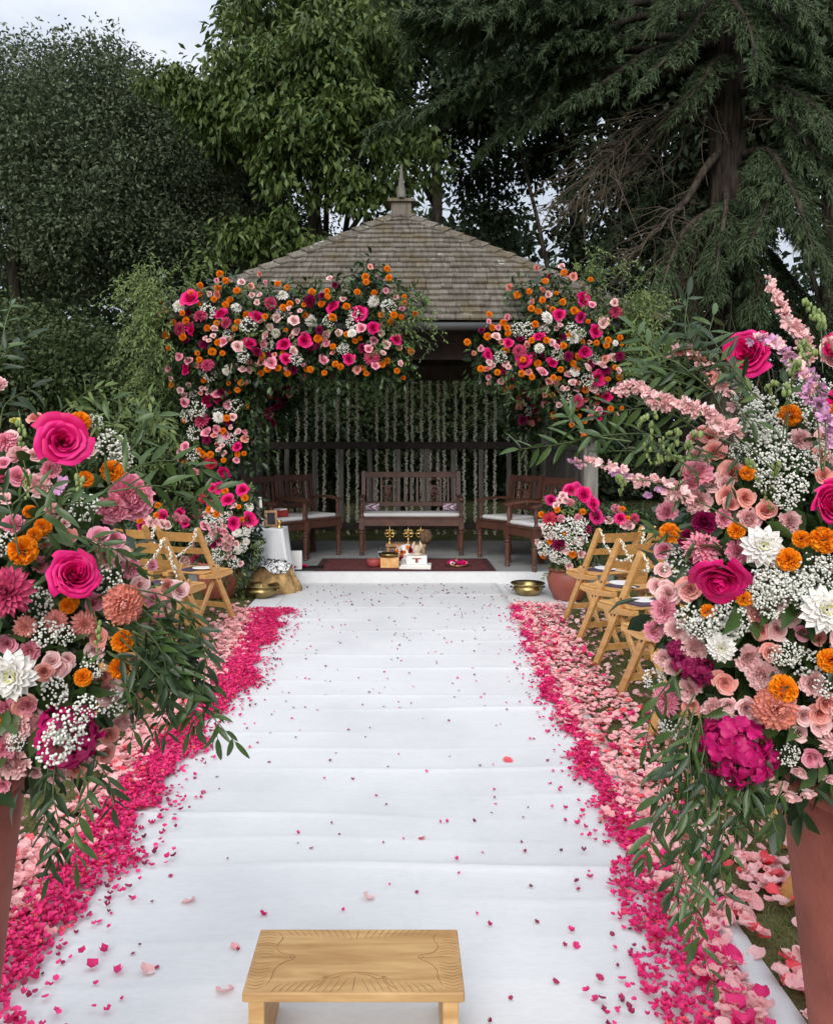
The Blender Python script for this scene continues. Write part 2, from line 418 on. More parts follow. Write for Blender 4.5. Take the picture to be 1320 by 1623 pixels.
so = o.modifiers.new('thickness', 'SOLIDIFY'); so.thickness = 0.003; so.offset = 1
tag(o, 'long white fabric aisle runner leading to the gazebo step', 'aisle runner')

# wide white cloth across the far end, up and over the step
prof = [(7.42, 0.003), (7.44, 0.006), (7.9, 0.006), (8.2, 0.006), (8.5, 0.006), (8.76, 0.007), (8.782, 0.015), (8.785, 0.12), (8.80, 0.127), (8.84, 0.128)]
xs = np.linspace(-1.38, 1.62, 30)
V = np.array([(x, y, z + 0.0004 * math.sin(x * 4 + y * 9)) for y, z in prof for x in xs])
nx = len(xs); Fq = np.array([(j * nx + i, j * nx + i + 1, (j + 1) * nx + i + 1, (j + 1) * nx + i) for j in range(len(prof) - 1) for i in range(nx - 1)])
tag(obj('step_cloth', mesh_np('step_cloth', V, Fq, [M('runner')], smooth=False)), 'wide white cloth laid across the gazebo step at the end of the aisle', 'floor cloth')

# ------------------------------------------------------------------ foliage builders
LEAF_V = np.array([(0, 0, 0), (-0.5, 0.45, 0.10), (0.5, 0.45, 0.10), (0, 1, -0.06)], float)
LEAF_F = np.array([(0, 3, 1), (0, 2, 3)])
BLEAF_V = np.array([(0, 0, 0), (-0.38, 0.28, 0.05), (0, 0.30, -0.03), (0.38, 0.28, 0.05), (-0.46, 0.62, 0.02), (0, 0.64, -0.06), (0.46, 0.62, 0.02), (0, 1.0, -0.22)], float)
BLEAF_F = np.array([(0, 2, 1), (0, 3, 2), (1, 2, 5), (1, 5, 4), (2, 3, 6), (2, 6, 5), (4, 5, 7), (5, 6, 7)])

def scatter(tv, tf, pos, axis, hint, ln, wd):
    """a leaf-shaped template at each position, pointing along axis"""
    k = len(pos); ax = nrm(axis); sd = nrm(np.cross(ax, hint)); nn = np.cross(sd, ax)
    R = np.stack([sd, ax, nn], 2)
    T = tv[None] * np.stack([wd, ln, ln], 1)[:, None, :]
    V = pos[:, None, :] + np.einsum('kij,knj->kni', R, T)
    Fc = tf[None] + (np.arange(k) * len(tv))[:, None, None]
    return V.reshape(-1, 3), Fc.reshape(-1, tf.shape[1])

def clump_leaves(C, rad, n, ln, wd, droop=0.3, flat=0.75, big=False, outward=0.7):
    """n leaves round each clump centre; returns V, F"""
    C = np.asarray(C, float); K = len(C); rad = np.broadcast_to(np.asarray(rad, float), (K,))
    q = rng.normal(size=(K, n, 3)); q = nrm(q) * (rng.random((K, n, 1)) ** 0.45)
    q[..., 2] *= flat
    pos = (C[:, None] + q * rad[:, None, None]).reshape(-1, 3)
    ax = q.reshape(-1, 3) * outward + rng.normal(size=(K * n, 3)) * 0.45 + np.array([0, 0, -droop])
    hint = rng.normal(size=(K * n, 3)) * 0.6 + np.array([0, 0, 1.0])
    L = ln * rng.uniform(0.6, 1.25, K * n); W = wd * rng.uniform(0.7, 1.2, K * n)
    tv, tf = (BLEAF_V, BLEAF_F) if big else (LEAF_V, LEAF_F)
    return scatter(tv, tf, pos, ax, hint, L, W)

def lump_points(center, radii, n_lumps, lump_r, n_clumps, seed):
    """clump centres on the outer side of lumps spread over an ellipsoid: an uneven crown"""
    r = np.random.default_rng(seed)
    d = nrm(r.normal(size=(n_lumps, 3))); d[:, 2] = np.where(d[:, 2] < -0.5, -d[:, 2], d[:, 2])
    Lc = np.array(center) + d * np.array(radii) * r.uniform(0.55, 0.95, (n_lumps, 1))
    Lr = lump_r * r.uniform(0.6, 1.35, n_lumps)
    i = r.integers(0, n_lumps, n_clumps)
    e = nrm(r.normal(size=(n_clumps, 3)) + d[i] * 0.35)
    return Lc[i] + e * Lr[i][:, None] * (r.random((n_clumps, 1)) ** 0.35), Lc, Lr

def trunk_and_limbs(root, base, top, r0, targets, seed, mat='bark', limb_r=0.35):
    r = random.Random(seed); base, top = Vector(base), Vector(top); n = 9
    pts = []
    for i in range(n):
        t = i / (n - 1); p = base.lerp(top, t)
        pts.append(p + Vector((r.uniform(-1, 1), r.uniform(-1, 1), 0)) * r0 * 0.5 * (t > 0))
    rad = [r0 * (1.35 if i == 0 else 1.0) * (1 - 0.75 * i / (n - 1)) for i in range(n)]
    mb = MB(); mb.tube([p - root.location for p in pts], rad, 10)
    mb.build('trunk', M(mat), root, smooth=True)
    for tg in targets:
        tg = Vector(tg); k = r.randint(2, n - 2); s = pts[k]
        mid = s.lerp(tg, 0.5) + Vector((r.uniform(-.3, .3), r.uniform(-.3, .3), r.uniform(0, .5)))
        ln = smooth_line([s, mid, tg], 8)
        mb = MB(); mb.tube([Vector(q) - root.location for q in ln], [rad[k] * limb_r * (1 - 0.8 * i / 7) + 0.012 for i in range(8)], 6)
        mb.build('limb', M(mat), root, smooth=True)

def broad_tree(name, label, px, d, crown_c, radii, n_lumps, lump_r, n_clumps, per, ln, wd, mat, seed, droop=0.3, clump_r=0.42, big=False, trunk_r=0.2, cat='tree', group=None, n_limbs=6, extra=None):
    base = Vector(((px - CX) * d / F, d, 0))
    root = thing(name, label, cat, base, 0, group)
    pts, Lc, Lr = lump_points(crown_c, radii, n_lumps, lump_r, n_clumps, seed)
    if extra is not None: pts = np.concatenate([pts, extra])
    rr = np.random.default_rng(seed)
    V, Fc = clump_leaves(pts, clump_r * rr.uniform(0.6, 1.3, len(pts)), per, ln, wd, droop, big=big)
    k = V[Fc[:, 0], 2] > 0.02
    obj('crown', mesh_np('crown', V - np.array(base), Fc[k], [M(mat)]), root)
    cz = crown_c[2]
    trunk_and_limbs(root, base, Vector((crown_c[0], crown_c[1], cz + radii[2] * 0.5)), trunk_r, [tuple(q) for q in Lc[:n_limbs]], seed)
    return root
def cc(px, py, d): return np.array(P(px, py, d))

# dark grey-green trees on the left
broad_tree('oak_tree', 'tall dark grey-green tree at the left edge under open sky', 30, 16, cc(30, 330, 16), (3.0, 2.2, 2.9), 44, 1.0, 1650, 68, 0.095, 0.048, 'oak', 11, 0.1, 0.45, group='dark trees on the left')
broad_tree('oak_tree', 'dark small-leaved tree, second from the left edge, its round top against the sky', 235, 17, cc(240, 345, 17), (2.5, 2.2, 2.75), 40, 0.95, 1450, 68, 0.095, 0.048, 'oak', 12, 0.1, 0.45, group='dark trees on the left')
broad_tree('oak_tree', 'dark lower tree left of the bright green tree, meeting it over the gazebo roof edge', 345, 19, cc(350, 350, 19), (1.8, 2.0, 2.9), 26, 1.0, 900, 56, 0.11, 0.06, 'darkwood', 13, 0.1, 0.45, group='dark trees on the left')
# fresh green broadleaf above the gazebo
ex = []
for (x, y, d, n, s) in ((290, 130, 13.6, 16, .30), (330, 165, 13.6, 18, .34), (390, 150, 13.4, 26, .4), (450, 115, 13.3, 26, .42), (500, 90, 13.3, 26, .45), (540, 60, 13.3, 22, .45), (420, 190, 13.2, 18, .35),
                    (450, 215, 13.2, 20, .35), (520, 175, 13.2, 18, .35), (560, 200, 13.2, 18, .35), (600, 170, 13.4, 14, .3), (440, 225, 13.2, 14, .25), (380, 385, 13.4, 12, .28), (440, 370, 13.4, 14, .3), (500, 280, 13.5, 16, .4), (570, 290, 13.4, 12, .3), (600, 300, 13.4, 10, .28)):
    ex.append(cc(x, y, d) + rng.normal(size=(n, 3)) * np.array([s, s * 0.6, s * 0.6]))
broad_tree('chestnut_tree', 'fresh yellow-green broadleaf tree hanging over the left of the gazebo roof', 520, 15, cc(500, 160, 14.8), (2.1, 1.4, 2.8), 40, 0.52, 400, 44, 0.17, 0.07, 'chestnut', 21, 0.9, 0.29, False, 0.22, extra=np.concatenate(ex))
# deep green broadleaves behind the roof
broad_tree('beech_tree', 'deep green broadleaf tree straight behind the gazebo finial', 690, 18, cc(690, 170, 18), (3.0, 1.8, 3.3), 26, 1.05, 760, 42, 0.18, 0.10, 'darkwood', 31, 0.4, 0.5, False, 0.22)
broad_tree('beech_tree', 'dark shadowed broadleaf tree between the roof and the cedar trunk', 905, 19, cc(905, 215, 19), (2.6, 1.8, 3.8), 26, 1.05, 780, 42, 0.18, 0.10, 'darkwood', 32, 0.4, 0.5, False, 0.22)
# hedge bushes left of and behind the gazebo
def bush(label, px, d, top, rx, mat, seed, n=420, per=40, ln=0.085, wd=0.05, big=False):
    z = CH - (top - HY) * d / F
    return broad_tree('hedge_bush', label, px, d, np.array([(px - CX) * d / F, d, z * 0.42]), (rx, 0.9, z * 0.5), 18, 0.62, n, per, ln, wd, mat, seed, 0.35, 0.34, big, 0.06, 'bush', 'bushes behind the gazebo and chairs', 4)
bush('big ivy-green bush at the left edge behind the flower urn', 40, 12.6, 440, 1.5, 'ivy', 41, 620)
bush('ivy-green bush beside the left flower-covered post', 200, 12.2, 455, 1.3, 'ivy', 42, 620)
bush('ivy-green bush just left of the gazebo, half hidden by the trailing vines', 335, 13.2, 470, 1.2, 'ivy', 43, 480)
bush('leafy bush behind the left end of the hanging flower strings', 470, 14.6, 560, 1.0, 'ivy', 44, 420, 34, 0.12, 0.06)
bush('dark bush behind the bench and the middle flower strings', 640, 15.2, 520, 1.4, 'ivy', 45, 480, 34, 0.12, 0.07)
bush('dark bush behind the right end of the hanging flower strings', 830, 15.0, 520, 1.4, 'ivy', 46, 480, 34, 0.12, 0.07)
bush('dark bush under the cedar trunk, right of the gazebo', 1050, 14.6, 470, 1.4, 'darkwood', 47, 480)
bush('dark bush at the right edge behind the tall flower urn', 1290, 14.2, 420, 1.5, 'darkwood', 48, 520)

broad_tree('yew_tree', 'tall black-green tree in deep shade behind the cedar trunk', 1080, 18, cc(1080, 250, 18), (2.8, 1.6, 4.6), 30, 1.15, 800, 42, 0.2, 0.12, 'darkwood', 33, 0.3, 0.5, False, 0.22)
broad_tree('yew_tree', 'tall black-green tree behind the cedar at the right edge', 1310, 17, cc(1310, 250, 17), (2.8, 1.6, 4.6), 30, 1.15, 800, 42, 0.2, 0.12, 'darkwood', 34, 0.3, 0.5, False, 0.22)
# far wood: one dark mass closing the view behind everything
pts = np.stack([rng.uniform(-19, 19, 2400), rng.uniform(22, 26, 2400), rng.random(2400) ** 1.15 * 8.6], 1)
pts[:, 2] *= 0.80 + 0.16 * np.sin(pts[:, 0] * 0.9) + 0.08 * np.sin(pts[:, 0] * 2.3)
V, Fc = clump_leaves(pts, 0.8, 34, 0.32, 0.22, 0.2)
tag(obj('far_wood', mesh_np('far_wood', V, Fc, [M('darkwood')])), 'dark mass of distant woodland behind the garden trees', 'woodland', kind='stuff')

# ------------------------------------------------------------------ cedar
CD = 13.0
cedar = thing('cedar_tree', 'large cedar with ridged brown trunk and drooping needle boughs on the right', 'tree', ((1150 - CX) * CD / F, CD, 0))
cb = cedar.location.copy()
tp = [P(1148, 860, CD), P(1150, 640, CD), P(1152, 480, CD), P(1152, 330, CD), P(1150, 180, CD), P(1147, 40, CD), P(1146, -120, CD), P(1146, -330, CD)]
ln = smooth_line(tp, 60)
seg = 40; V = []
for i, p in enumerate(ln):
    t = i / 59; r = 0.36 * (1 - 0.5 * t) * (1 + 0.3 * math.exp(-t * 14))
    for k in range(seg):
        a = 2 * pi * k / seg
        rr = r * (1 + 0.05 * math.sin(a * 9 + 2.5 * math.sin(i * 0.33)) + 0.045 * math.sin(a * 17 + i * 0.5 + 2 * math.sin(i * 0.21)) + 0.025 * random.uniform(-1, 1))
        V.append((p[0] + rr * math.cos(a) - cb.x, p[1] + rr * math.sin(a) - cb.y, p[2]))
Fq = [(i * seg + k, i * seg + (k + 1) % seg, (i + 1) * seg + (k + 1) % seg, (i + 1) * seg + k) for i in range(59) for k in range(seg)]
obj('trunk', mesh_np('trunk', np.array(V), np.array(Fq), [M('bark')], smooth=False), cedar)

NV = np.array([(-0.5, 0, 0), (0.5, 0, 0), (0, 1, 0)], float); NF = np.array([(0, 1, 2)])
def bough(pts, spread, dens=1.0, bare=0.0, tw_r=0.01, droop=0.30, fol=True):
    """a limb with side twigs hung with needles: pts are world points from trunk to tip"""
    L = smooth_line(pts, 30); total = np.linalg.norm(np.diff(L, axis=0), axis=1).sum()
    mb = MB(); mb.tube([Vector(q) - cb for q in L], [0.055 * (1 - 0.85 * i / 29) * min(1.4, total / 2.2) + 0.006 for i in range(30)], 6)
    lim = mb.build('limb', M('bark'), cedar, smooth=True)
    if not fol: return
    n = int(total * 23 * dens); pos, axs = [], []
    twm = MB()
    for j in range(n):
        t = bare + (1 - bare) * random.random(); f = t * 28.99; i = int(f); u = f - i
        s = L[i] * (1 - u) + L[i + 1] * u; tg = nrm(L[i + 1] - L[i])
        side = nrm(np.cross(tg, (0, 0, 1))) * random.choice((-1, 1))
        l = spread * (0.35 + 0.65 * math.sin(pi * min(1, 0.25 + 0.75 * t))) * random.uniform(0.5, 1.1)
        dirv = nrm(side * random.uniform(0.4, 1.0) + tg * random.uniform(0.5, 1.1) + np.array([0, 0, random.uniform(-0.25, 0.15)]))
        m = max(5, int(l / 0.030)); tt = np.linspace(0.05, 1, m)[:, None]
        c = s + dirv * tt * l + np.array([0, 0, -1.0]) * (tt ** 2) * l * droop * random.uniform(0.6, 1.4)
        twm.tube([Vector(c[0]) - cb, Vector(c[m // 2]) - cb, Vector(c[-1]) - cb], [0.006, 0.005, 0.003], 3, False)
        d2 = np.gradient(c, axis=0)
        for _ in range(4):
            pos.append(c + rng.normal(size=c.shape) * 0.012); axs.append(nrm(d2) * 0.9 + rng.normal(size=c.shape) * 0.42 + np.array([0, 0, -0.30]))
    pos = np.concatenate(pos); axs = np.concatenate(axs); k = len(pos)
    V, Fc = scatter(NV, NF, pos, axs, rng.normal(size=(k, 3)), rng.uniform(0.08, 0.165, k), rng.uniform(0.016, 0.028, k))
    ndl = obj('needles', mesh_np('needles', V - np.array(cb), Fc, [M('needle')]), lim); tag(ndl, kind='stuff')
    twm.build('twigs', M('bark'), lim)['kind'] = 'stuff'
B = lambda *q: [P(x, y, d) for x, y, d in q]
# long boughs sweeping left over the gazebo
bough(B((1140, -60, 13), (960, -50, 12.2), (790, -20, 11.6), (660, 60, 11.4)), 0.75, 1.25, 0.25)
bough(B((1140, -20, 13), (980, 10, 12.2), (850, 30, 11.8), (720, 85, 11.6)), 0.75, 1.2, 0.3)
bough(B((1145, 60, 13), (1000, 60, 12.4), (860, 75, 12), (680, 170, 11.8)), 0.8, 1.25, 0.3)
bough(B((1145, 90, 13), (960, 80, 12.6), (800, 120, 12.2), (590, 205, 12)), 0.75, 1.15, 0.35)
bough(B((1150, 110, 13), (980, 110, 13), (860, 150, 12.8), (760, 240, 12.6)), 0.7, 1.0, 0.4)
bough(B((1140, -160, 13), (1000, -140, 12), (880, -70, 11.4), (800, 10, 11.2)), 0.8, 1.1, 0.3)
bough(B((1140, -170, 13), (900, -170, 12.4), (700, -110, 12), (600, -30, 12)), 0.85, 1.0, 0.3)
bough(B((1145, 30, 13), (1000, 30, 12.8), (880, 110, 12.6), (840, 190, 12.4)), 0.8, 1.0, 0.35)
bough(B((1140, -40, 13), (900, -20, 11.8), (760, 20, 11.3), (640, 20, 11.1)), 0.8, 1.1, 0.35)
bough(B((1145, 70, 13), (1040, 80, 12.2), (960, 130, 11.8), (900, 160, 11.6)), 0.6, 1.1, 0.3)
# short boughs in front of the trunk
bough(B((1145, 0, 13), (1120, 10, 12.3), (1085, 60, 11.6), (1010, 140, 11.2)), 0.5, 1.6, 0.25)
bough(B((1150, -80, 13), (1110, -60, 12), (1080, -20, 11.4), (1050, 25, 11.2)), 0.6, 1.4, 0.2)
bough(B((1150, -100, 13), (1200, -90, 12), (1240, -30, 11.4), (1290, 60, 11.2)), 0.65, 1.4, 0.2)
bough(B((1160, 20, 13), (1210, 10, 12.2), (1245, 45, 11.6), (1300, 100, 11.3)), 0.5, 1.5, 0.25)
bough(B((1160, 60, 13), (1240, 60, 12.4), (1300, 90, 12), (1360, 140, 11.8)), 0.6, 1.2, 0.25)
# right-hand boughs, low and broad
bough(B((1165, 200, 13), (1230, 190, 12.2), (1290, 240, 11.6), (1350, 330, 11.2)), 0.7, 1.5, 0.25)
bough(B((1165, 250, 13), (1215, 240, 12.2), (1255, 300, 11.4), (1290, 400, 11)), 0.6, 1.5, 0.25)
bough(B((1165, 270, 13), (1195, 260, 12.2), (1215, 320, 11.6), (1180, 400, 11.2)), 0.45, 1.4, 0.3)
bough(B((1165, 300, 13), (1240, 330, 12.6), (1310, 390, 12.2), (1360, 470, 12)), 0.6, 1.2, 0.25)
bough(B((1165, 360, 13), (1220, 400, 12.8), (1270, 470, 12.4), (1300, 540, 12.2)), 0.55, 1.1, 0.25)
# low drooping skirts
bough(B((1135, 330, 13), (1090, 360, 12.6), (1060, 420, 12.4), (1040, 500, 12.2)), 0.45, 1.2, 0.3)
bough(B((1140, 360, 13), (1110, 420, 12.8), (1100, 480, 12.6), (1085, 560, 12.4)), 0.45, 1.2, 0.3)
bough(B((1155, 380, 13), (1170, 430, 12.6), (1180, 500, 12.4), (1175, 580, 12.2)), 0.45, 1.2, 0.3)
bough(B((1140, 420, 13), (1050, 470, 13.2), (1000, 540, 13.4), (960, 620, 13.6)), 0.6, 1.0, 0.3)
bough(B((1140, 480, 13.5), (980, 520, 14), (860, 580, 14), (760, 690, 13.8)), 0.7, 0.9, 0.4)
for q, sp in ((((1165, 150, 13), (1230, 140, 12.2), (1290, 170, 11.6), (1340, 240, 11.2)), .7), (((1160, -20, 13), (1230, -20, 12.6), (1300, 20, 12.2), (1380, 80, 12)), .7), (((1160, 110, 13.2), (1240, 120, 13.4), (1310, 160, 13.4), (1380, 230, 13.4)), .8), (((1165, 330, 13), (1250, 350, 12), (1300, 400, 11.6), (1345, 480, 11.4)), .7), (((1160, 440, 13), (1230, 470, 12.6), (1290, 520, 12.4), (1350, 600, 12.2)), .7), (((1150, 300, 12.9), (1150, 330, 12.2), (1140, 390, 12.0), (1130, 470, 11.9)), .5), (((1155, 330, 12.9), (1180, 360, 12.1), (1200, 430, 11.9), (1195, 510, 11.8)), .55), (((1140, 200, 13), (1060, 190, 13.4), (980, 230, 13.6), (900, 300, 13.6)), .7), (((1140, 280, 13.3), (1060, 300, 13.6), (980, 360, 13.8), (930, 440, 13.8)), .7), (((1150, 90, 12.9), (1130, 100, 12.2), (1105, 140, 11.9), (1060, 190, 11.8)), .5), (((1150, -10, 12.8), (1160, 0, 12), (1185, 40, 11.6), (1200, 110, 11.4)), .5)):
    bough(B(*q), sp, 1.1, 0.2)
# bare curved limbs and hanging dead twigs
bough(B((1145, 235, 13), (1115, 270, 12.5), (1085, 320, 12.3), (1040, 365, 12.2), (995, 410, 12.1)), 0.4, fol=False)
bough(B((1160, 215, 13), (1210, 170, 12.6), (1250, 165, 12.3), (1255, 205, 12.2)), 0.4, fol=False)
bough(B((1150, 150, 13), (1105, 170, 12.6), (1040, 220, 12.4), (950, 320, 12.3)), 0.4, fol=False)
def dead_spray(a, b, n, sag, fan, seed):
    r = random.Random(seed); mb = MB()
    a, b = Vector(a), Vector(b)
    for i in range(n):
        t = r.random(); s = a.lerp(b, t * 0.75)
        e = b + Vector((r.gauss(0, fan), r.gauss(0, fan * 0.6), r.gauss(0, fan) - sag * r.random()))
        mid = s.lerp(e, 0.5) + Vector((r.gauss(0, .22), r.gauss(0, .15), r.uniform(-.15, .35)))
        L = smooth_line([s, mid, e], 9)
        mb.tube([Vector(q) - cb for q in L], [0.011 * (1 - 0.85 * k / 8) + 0.0025 for k in range(9)], 4, False)
        for _ in range(3):
            k = r.randint(2, 7); q = Vector(L[k]) - cb
            mb.tube([q, q + Vector((r.gauss(0, .18), r.gauss(0, .12), -r.random() * .35))], [0.004, 0.002], 3, False)
    o = mb.build('dead_twigs', M('twig'), cedar); o['kind'] = 'stuff'
def hanging_twigs(limb, n, lo, hi, seed, lean=-0.5):
    """bare twigs hanging off a limb, no two alike"""
    r = random.Random(seed); L = smooth_line(limb, 40); mb = MB()
    for i in range(n):
        s = Vector(L[r.randint(6, 39)]); l = r.uniform(lo, hi)
        d = Vector((r.gauss(lean, 0.45), r.gauss(-0.1, 0.4), r.gauss(-0.55, 0.4))).normalized()
        a = s + d * l * 0.35 + Vector((0, 0, r.uniform(-.05, .12))); b = a + (d + Vector((r.gauss(0, .3), 0, -0.25))) * l * 0.35; e = b + (d + Vector((r.gauss(0, .4), r.gauss(0, .2), -0.5 * r.random()))) * l * 0.35
        C = smooth_line([s, a, b, e], 10); w = r.uniform(0.005, 0.012)
        mb.tube([Vector(q) - cb for q in C], [w * (1 - 0.8 * k / 9) + 0.0015 for k in range(10)], 4, False)
        for _ in range(r.randint(2, 6)):
            k = r.randint(2, 9); q = Vector(C[k]) - cb; m = Vector((r.gauss(0, .14), r.gauss(0, .1), -r.random() * .22))
            mb.tube([q, q + m * 0.5 + Vector((r.gauss(0, .02), 0, r.gauss(0, .02))), q + m], [0.0035, 0.003, 0.0015], 3, False)
    o = mb.build('dead_twigs', M('twig'), cedar); o['kind'] = 'stuff'
hanging_twigs(B((1145, 150, 12.8), (1080, 170, 12.5), (1000, 210, 12.4), (930, 290, 12.3)), 75, 0.5, 1.5, 1)
hanging_twigs(B((1145, 235, 13), (1085, 320, 12.3), (1040, 365, 12.2), (995, 410, 12.1)), 40, 0.3, 0.9, 2)
hanging_twigs(B((1120, 190, 12.6), (1010, 270, 12.4), (940, 310, 12.3), (865, 325, 12.3)), 40, 0.2, 0.6, 3, -0.8)
dead_spray(P(1120, 330, 12.6), P(1060, 520, 12.4), 24, 0.8, 0.6, 4)
dead_spray(P(1175, 170, 12.6), P(1290, 210, 12.3), 20, 0.8, 0.5, 5)
dead_spray(P(1170, 400, 12.7), P(1190, 600, 12.5), 20, 0.6, 0.5, 6)

# ------------------------------------------------------------------ gazebo
def mat_shingle():
    m, N, L = nodes_of('weathered_shingle')
    out = N.new('ShaderNodeOutputMaterial'); b = N.new('ShaderNodeBsdfPrincipled'); b.inputs['Roughness'].default_value = 0.9
    b.inputs['Specular IOR Level'].default_value = 0.2
    ge = N.new('ShaderNodeNewGeometry'); oi = N.new('ShaderNodeObjectInfo')
    mp = N.new('ShaderNodeMapping'); mp.inputs['Scale'].default_value = (26, 4, 4)
    n1 = N.new('ShaderNodeTexNoise'); n1.inputs['Scale'].default_value = 1.0; n1.inputs['Detail'].default_value = 6      # grain down the slope
    n2 = N.new('ShaderNodeTexNoise'); n2.inputs['Scale'].default_value = 7; n2.inputs['Detail'].default_value = 7; n2.inputs['Roughness'].default_value = 0.7   # lichen
    n3 = N.new('ShaderNodeTexNoise'); n3.inputs['Scale'].default_value = 2.6; n3.inputs['Detail'].default_value = 6       # moss
    L.new(ge.outputs['Position'], mp.inputs['Vector']); L.new(mp.outputs['Vector'], n1.inputs['Vector'])
    L.new(ge.outputs['Position'], n2.inputs['Vector']); L.new(ge.outputs['Position'], n3.inputs['Vector'])
    ad = N.new('ShaderNodeMath'); ad.operation = 'ADD'; fr = N.new('ShaderNodeMath'); fr.operation = 'FRACT'
    L.new(ge.outputs['Random Per Island'], ad.inputs[0]); L.new(oi.outputs['Random'], ad.inputs[1]); L.new(ad.outputs[0], fr.inputs[0])
    r0 = N.new('ShaderNodeValToRGB'); e = r0.color_ramp
    e.elements[0].color = rgb(0.115, 0.099, 0.082); e.elements[1].color = rgb(0.178, 0.158, 0.136)
    L.new(fr.outputs[0], r0.inputs['Fac'])
    r1 = N.new('ShaderNodeValToRGB'); r1.color_ramp.elements[0].position = 0.3; r1.color_ramp.elements[0].color = rgb(0.6, 0.58, 0.55); r1.color_ramp.elements[1].position = 0.65; r1.color_ramp.elements[1].color = rgb(1.1, 1.1, 1.1)
    L.new(n1.outputs['Fac'], r1.inputs['Fac'])
    m1 = N.new('ShaderNodeMix'); m1.data_type = 'RGBA'; m1.blend_type = 'MULTIPLY'; m1.inputs['Factor'].default_value = 1
    L.new(r0.outputs['Color'], m1.inputs['A']); L.new(r1.outputs['Color'], m1.inputs['B'])
    r2 = N.new('ShaderNodeValToRGB'); r2.color_ramp.elements[0].position = 0.60; r2.color_ramp.elements[0].color = rgb(0, 0, 0); r2.color_ramp.elements[1].position = 0.68; r2.color_ramp.elements[1].color = rgb(0.8, 0.8, 0.8)
    L.new(n2.outputs['Fac'], r2.inputs['Fac'])
    m2 = N.new('ShaderNodeMix'); m2.data_type = 'RGBA'; m2.inputs['B'].default_value = rgb(0.42, 0.41, 0.36)
    L.new(r2.outputs['Color'], m2.inputs['Factor']); L.new(m1.outputs['Result'], m2.inputs['A'])
    r3 = N.new('ShaderNodeValToRGB'); r3.color_ramp.elements[0].position = 0.50; r3.color_ramp.elements[0].color = rgb(0, 0, 0); r3.color_ramp.elements[1].position = 0.70; r3.color_ramp.elements[1].color = rgb(0.75, 0.75, 0.75)
    L.new(n3.outputs['Fac'], r3.inputs['Fac'])
    m3 = N.new('ShaderNodeMix'); m3.data_type = 'RGBA'; m3.inputs['B'].default_value = rgb(0.115, 0.085, 0.035)
    L.new(r3.outputs['Color'], m3.inputs['Factor']); L.new(m2.outputs['Result'], m3.inputs['A'])
    L.new(m3.outputs['Result'], b.inputs['Base Color'])
    bp = N.new('ShaderNodeBump'); bp.inputs['Strength'].default_value = 0.5; bp.inputs['Distance'].default_value = 0.01
    L.new(n1.outputs['Fac'], bp.inputs['Height']); L.new(bp.outputs['Normal'], b.inputs['Normal'])
    L.new(b.outputs['BSDF'], out.inputs['Surface'])
    return m
MATS['shingle'] = mat_shingle()
MATS['greywood'] = mat_plain('weathered_grey_timber', rgb(0.20, 0.185, 0.165), 0.85, 0, 0.18, 4, 0.4, 20, (6, 6, 0.7))
MATS['darktimber'] = mat_plain('dark_brown_timber', rgb(0.050, 0.036, 0.030), 0.8, 0, 0.2, 4, 0.4, 20, (2, 2, 2))
MATS['gutter'] = mat_plain('dark_grey_gutter', rgb(0.045, 0.047, 0.05), 0.5, 0, 0.1, 3)
MATS['concrete'] = mat_plain('grey_deck_boards', rgb(0.30, 0.31, 0.31), 0.8, 0, 0.08, 5, 0.2, 60)

HP = 0.12
GY0, GY1 = 8.95, 11.7          # front and back posts
gz = thing('gazebo', 'timber gazebo with a weathered shingle pyramid roof and pointed finial', 'gazebo', (0, 10.35, 0))
g0 = gz.location.copy()
def gpart(name, mb, mat, parent=None, bevel=0.0, smooth=False):
    mb.v = [tuple(Vector(q) - g0) for q in mb.v]
    return mb.build(name, mat, parent or gz, smooth, bevel)
# floor: boards on a plinth
mb = MB(); mb.box((0, 10.35, 0.045), (4.5, 3.04, 0.09)); fl = gpart('plinth', mb, M('concrete'))
nb = 24
for i in range(nb):
    y = 8.84 + 3.03 * (i + 0.5) / nb
    mb = MB(); mb.box((0, y, 0.105), (4.52, 3.03 / nb - 0.006, 0.028)); gpart('floor_board', mb, M('concrete'), fl, 0.002)
# posts, beams, braces
PX = 2.02
for x in (-PX, PX):
    for y in (GY0, GY1):
        mb = MB(); mb.box((x, y, HP + 1.22), (0.15, 0.15, 2.44)); gpart('post', mb, M('greywood'), bevel=0.008)
for y in (GY0, GY1):
    mb = MB(); mb.box((0, y, 2.49), (4.5, 0.12, 0.20)); gpart('beam', mb, M('darktimber'), bevel=0.005)
mb = MB(); mb.box((0, GY0 - 0.08, 2.60), (4.7, 0.03, 0.10)); gpart('fascia', mb, M('darktimber'))
for x in (-PX, PX):
    mb = MB(); mb.box((x, 10.33, 2.50), (0.12, 2.60, 0.18)); gpart('beam', mb, M('darktimber'), bevel=0.005)
    for y, s in ((GY0, 1), (GY1, -1)):
        L = smooth_line([(x, y + s * 0.07, 1.75), (x, y + s * 0.22, 2.12), (x, y + s * 0.62, 2.40)], 8)
        mb = MB(); mb.tube(L, 0.045, 4); gpart('brace', mb, M('greywood'))
        sx = -1 if x > 0 else 1
        L = smooth_line([(x + sx * 0.07, y, 1.75), (x + sx * 0.24, y, 2.10), (x + sx * 0.66, y, 2.39)], 8)
        mb = MB(); mb.tube(L, 0.045, 4); gpart('brace', mb, M('greywood'))
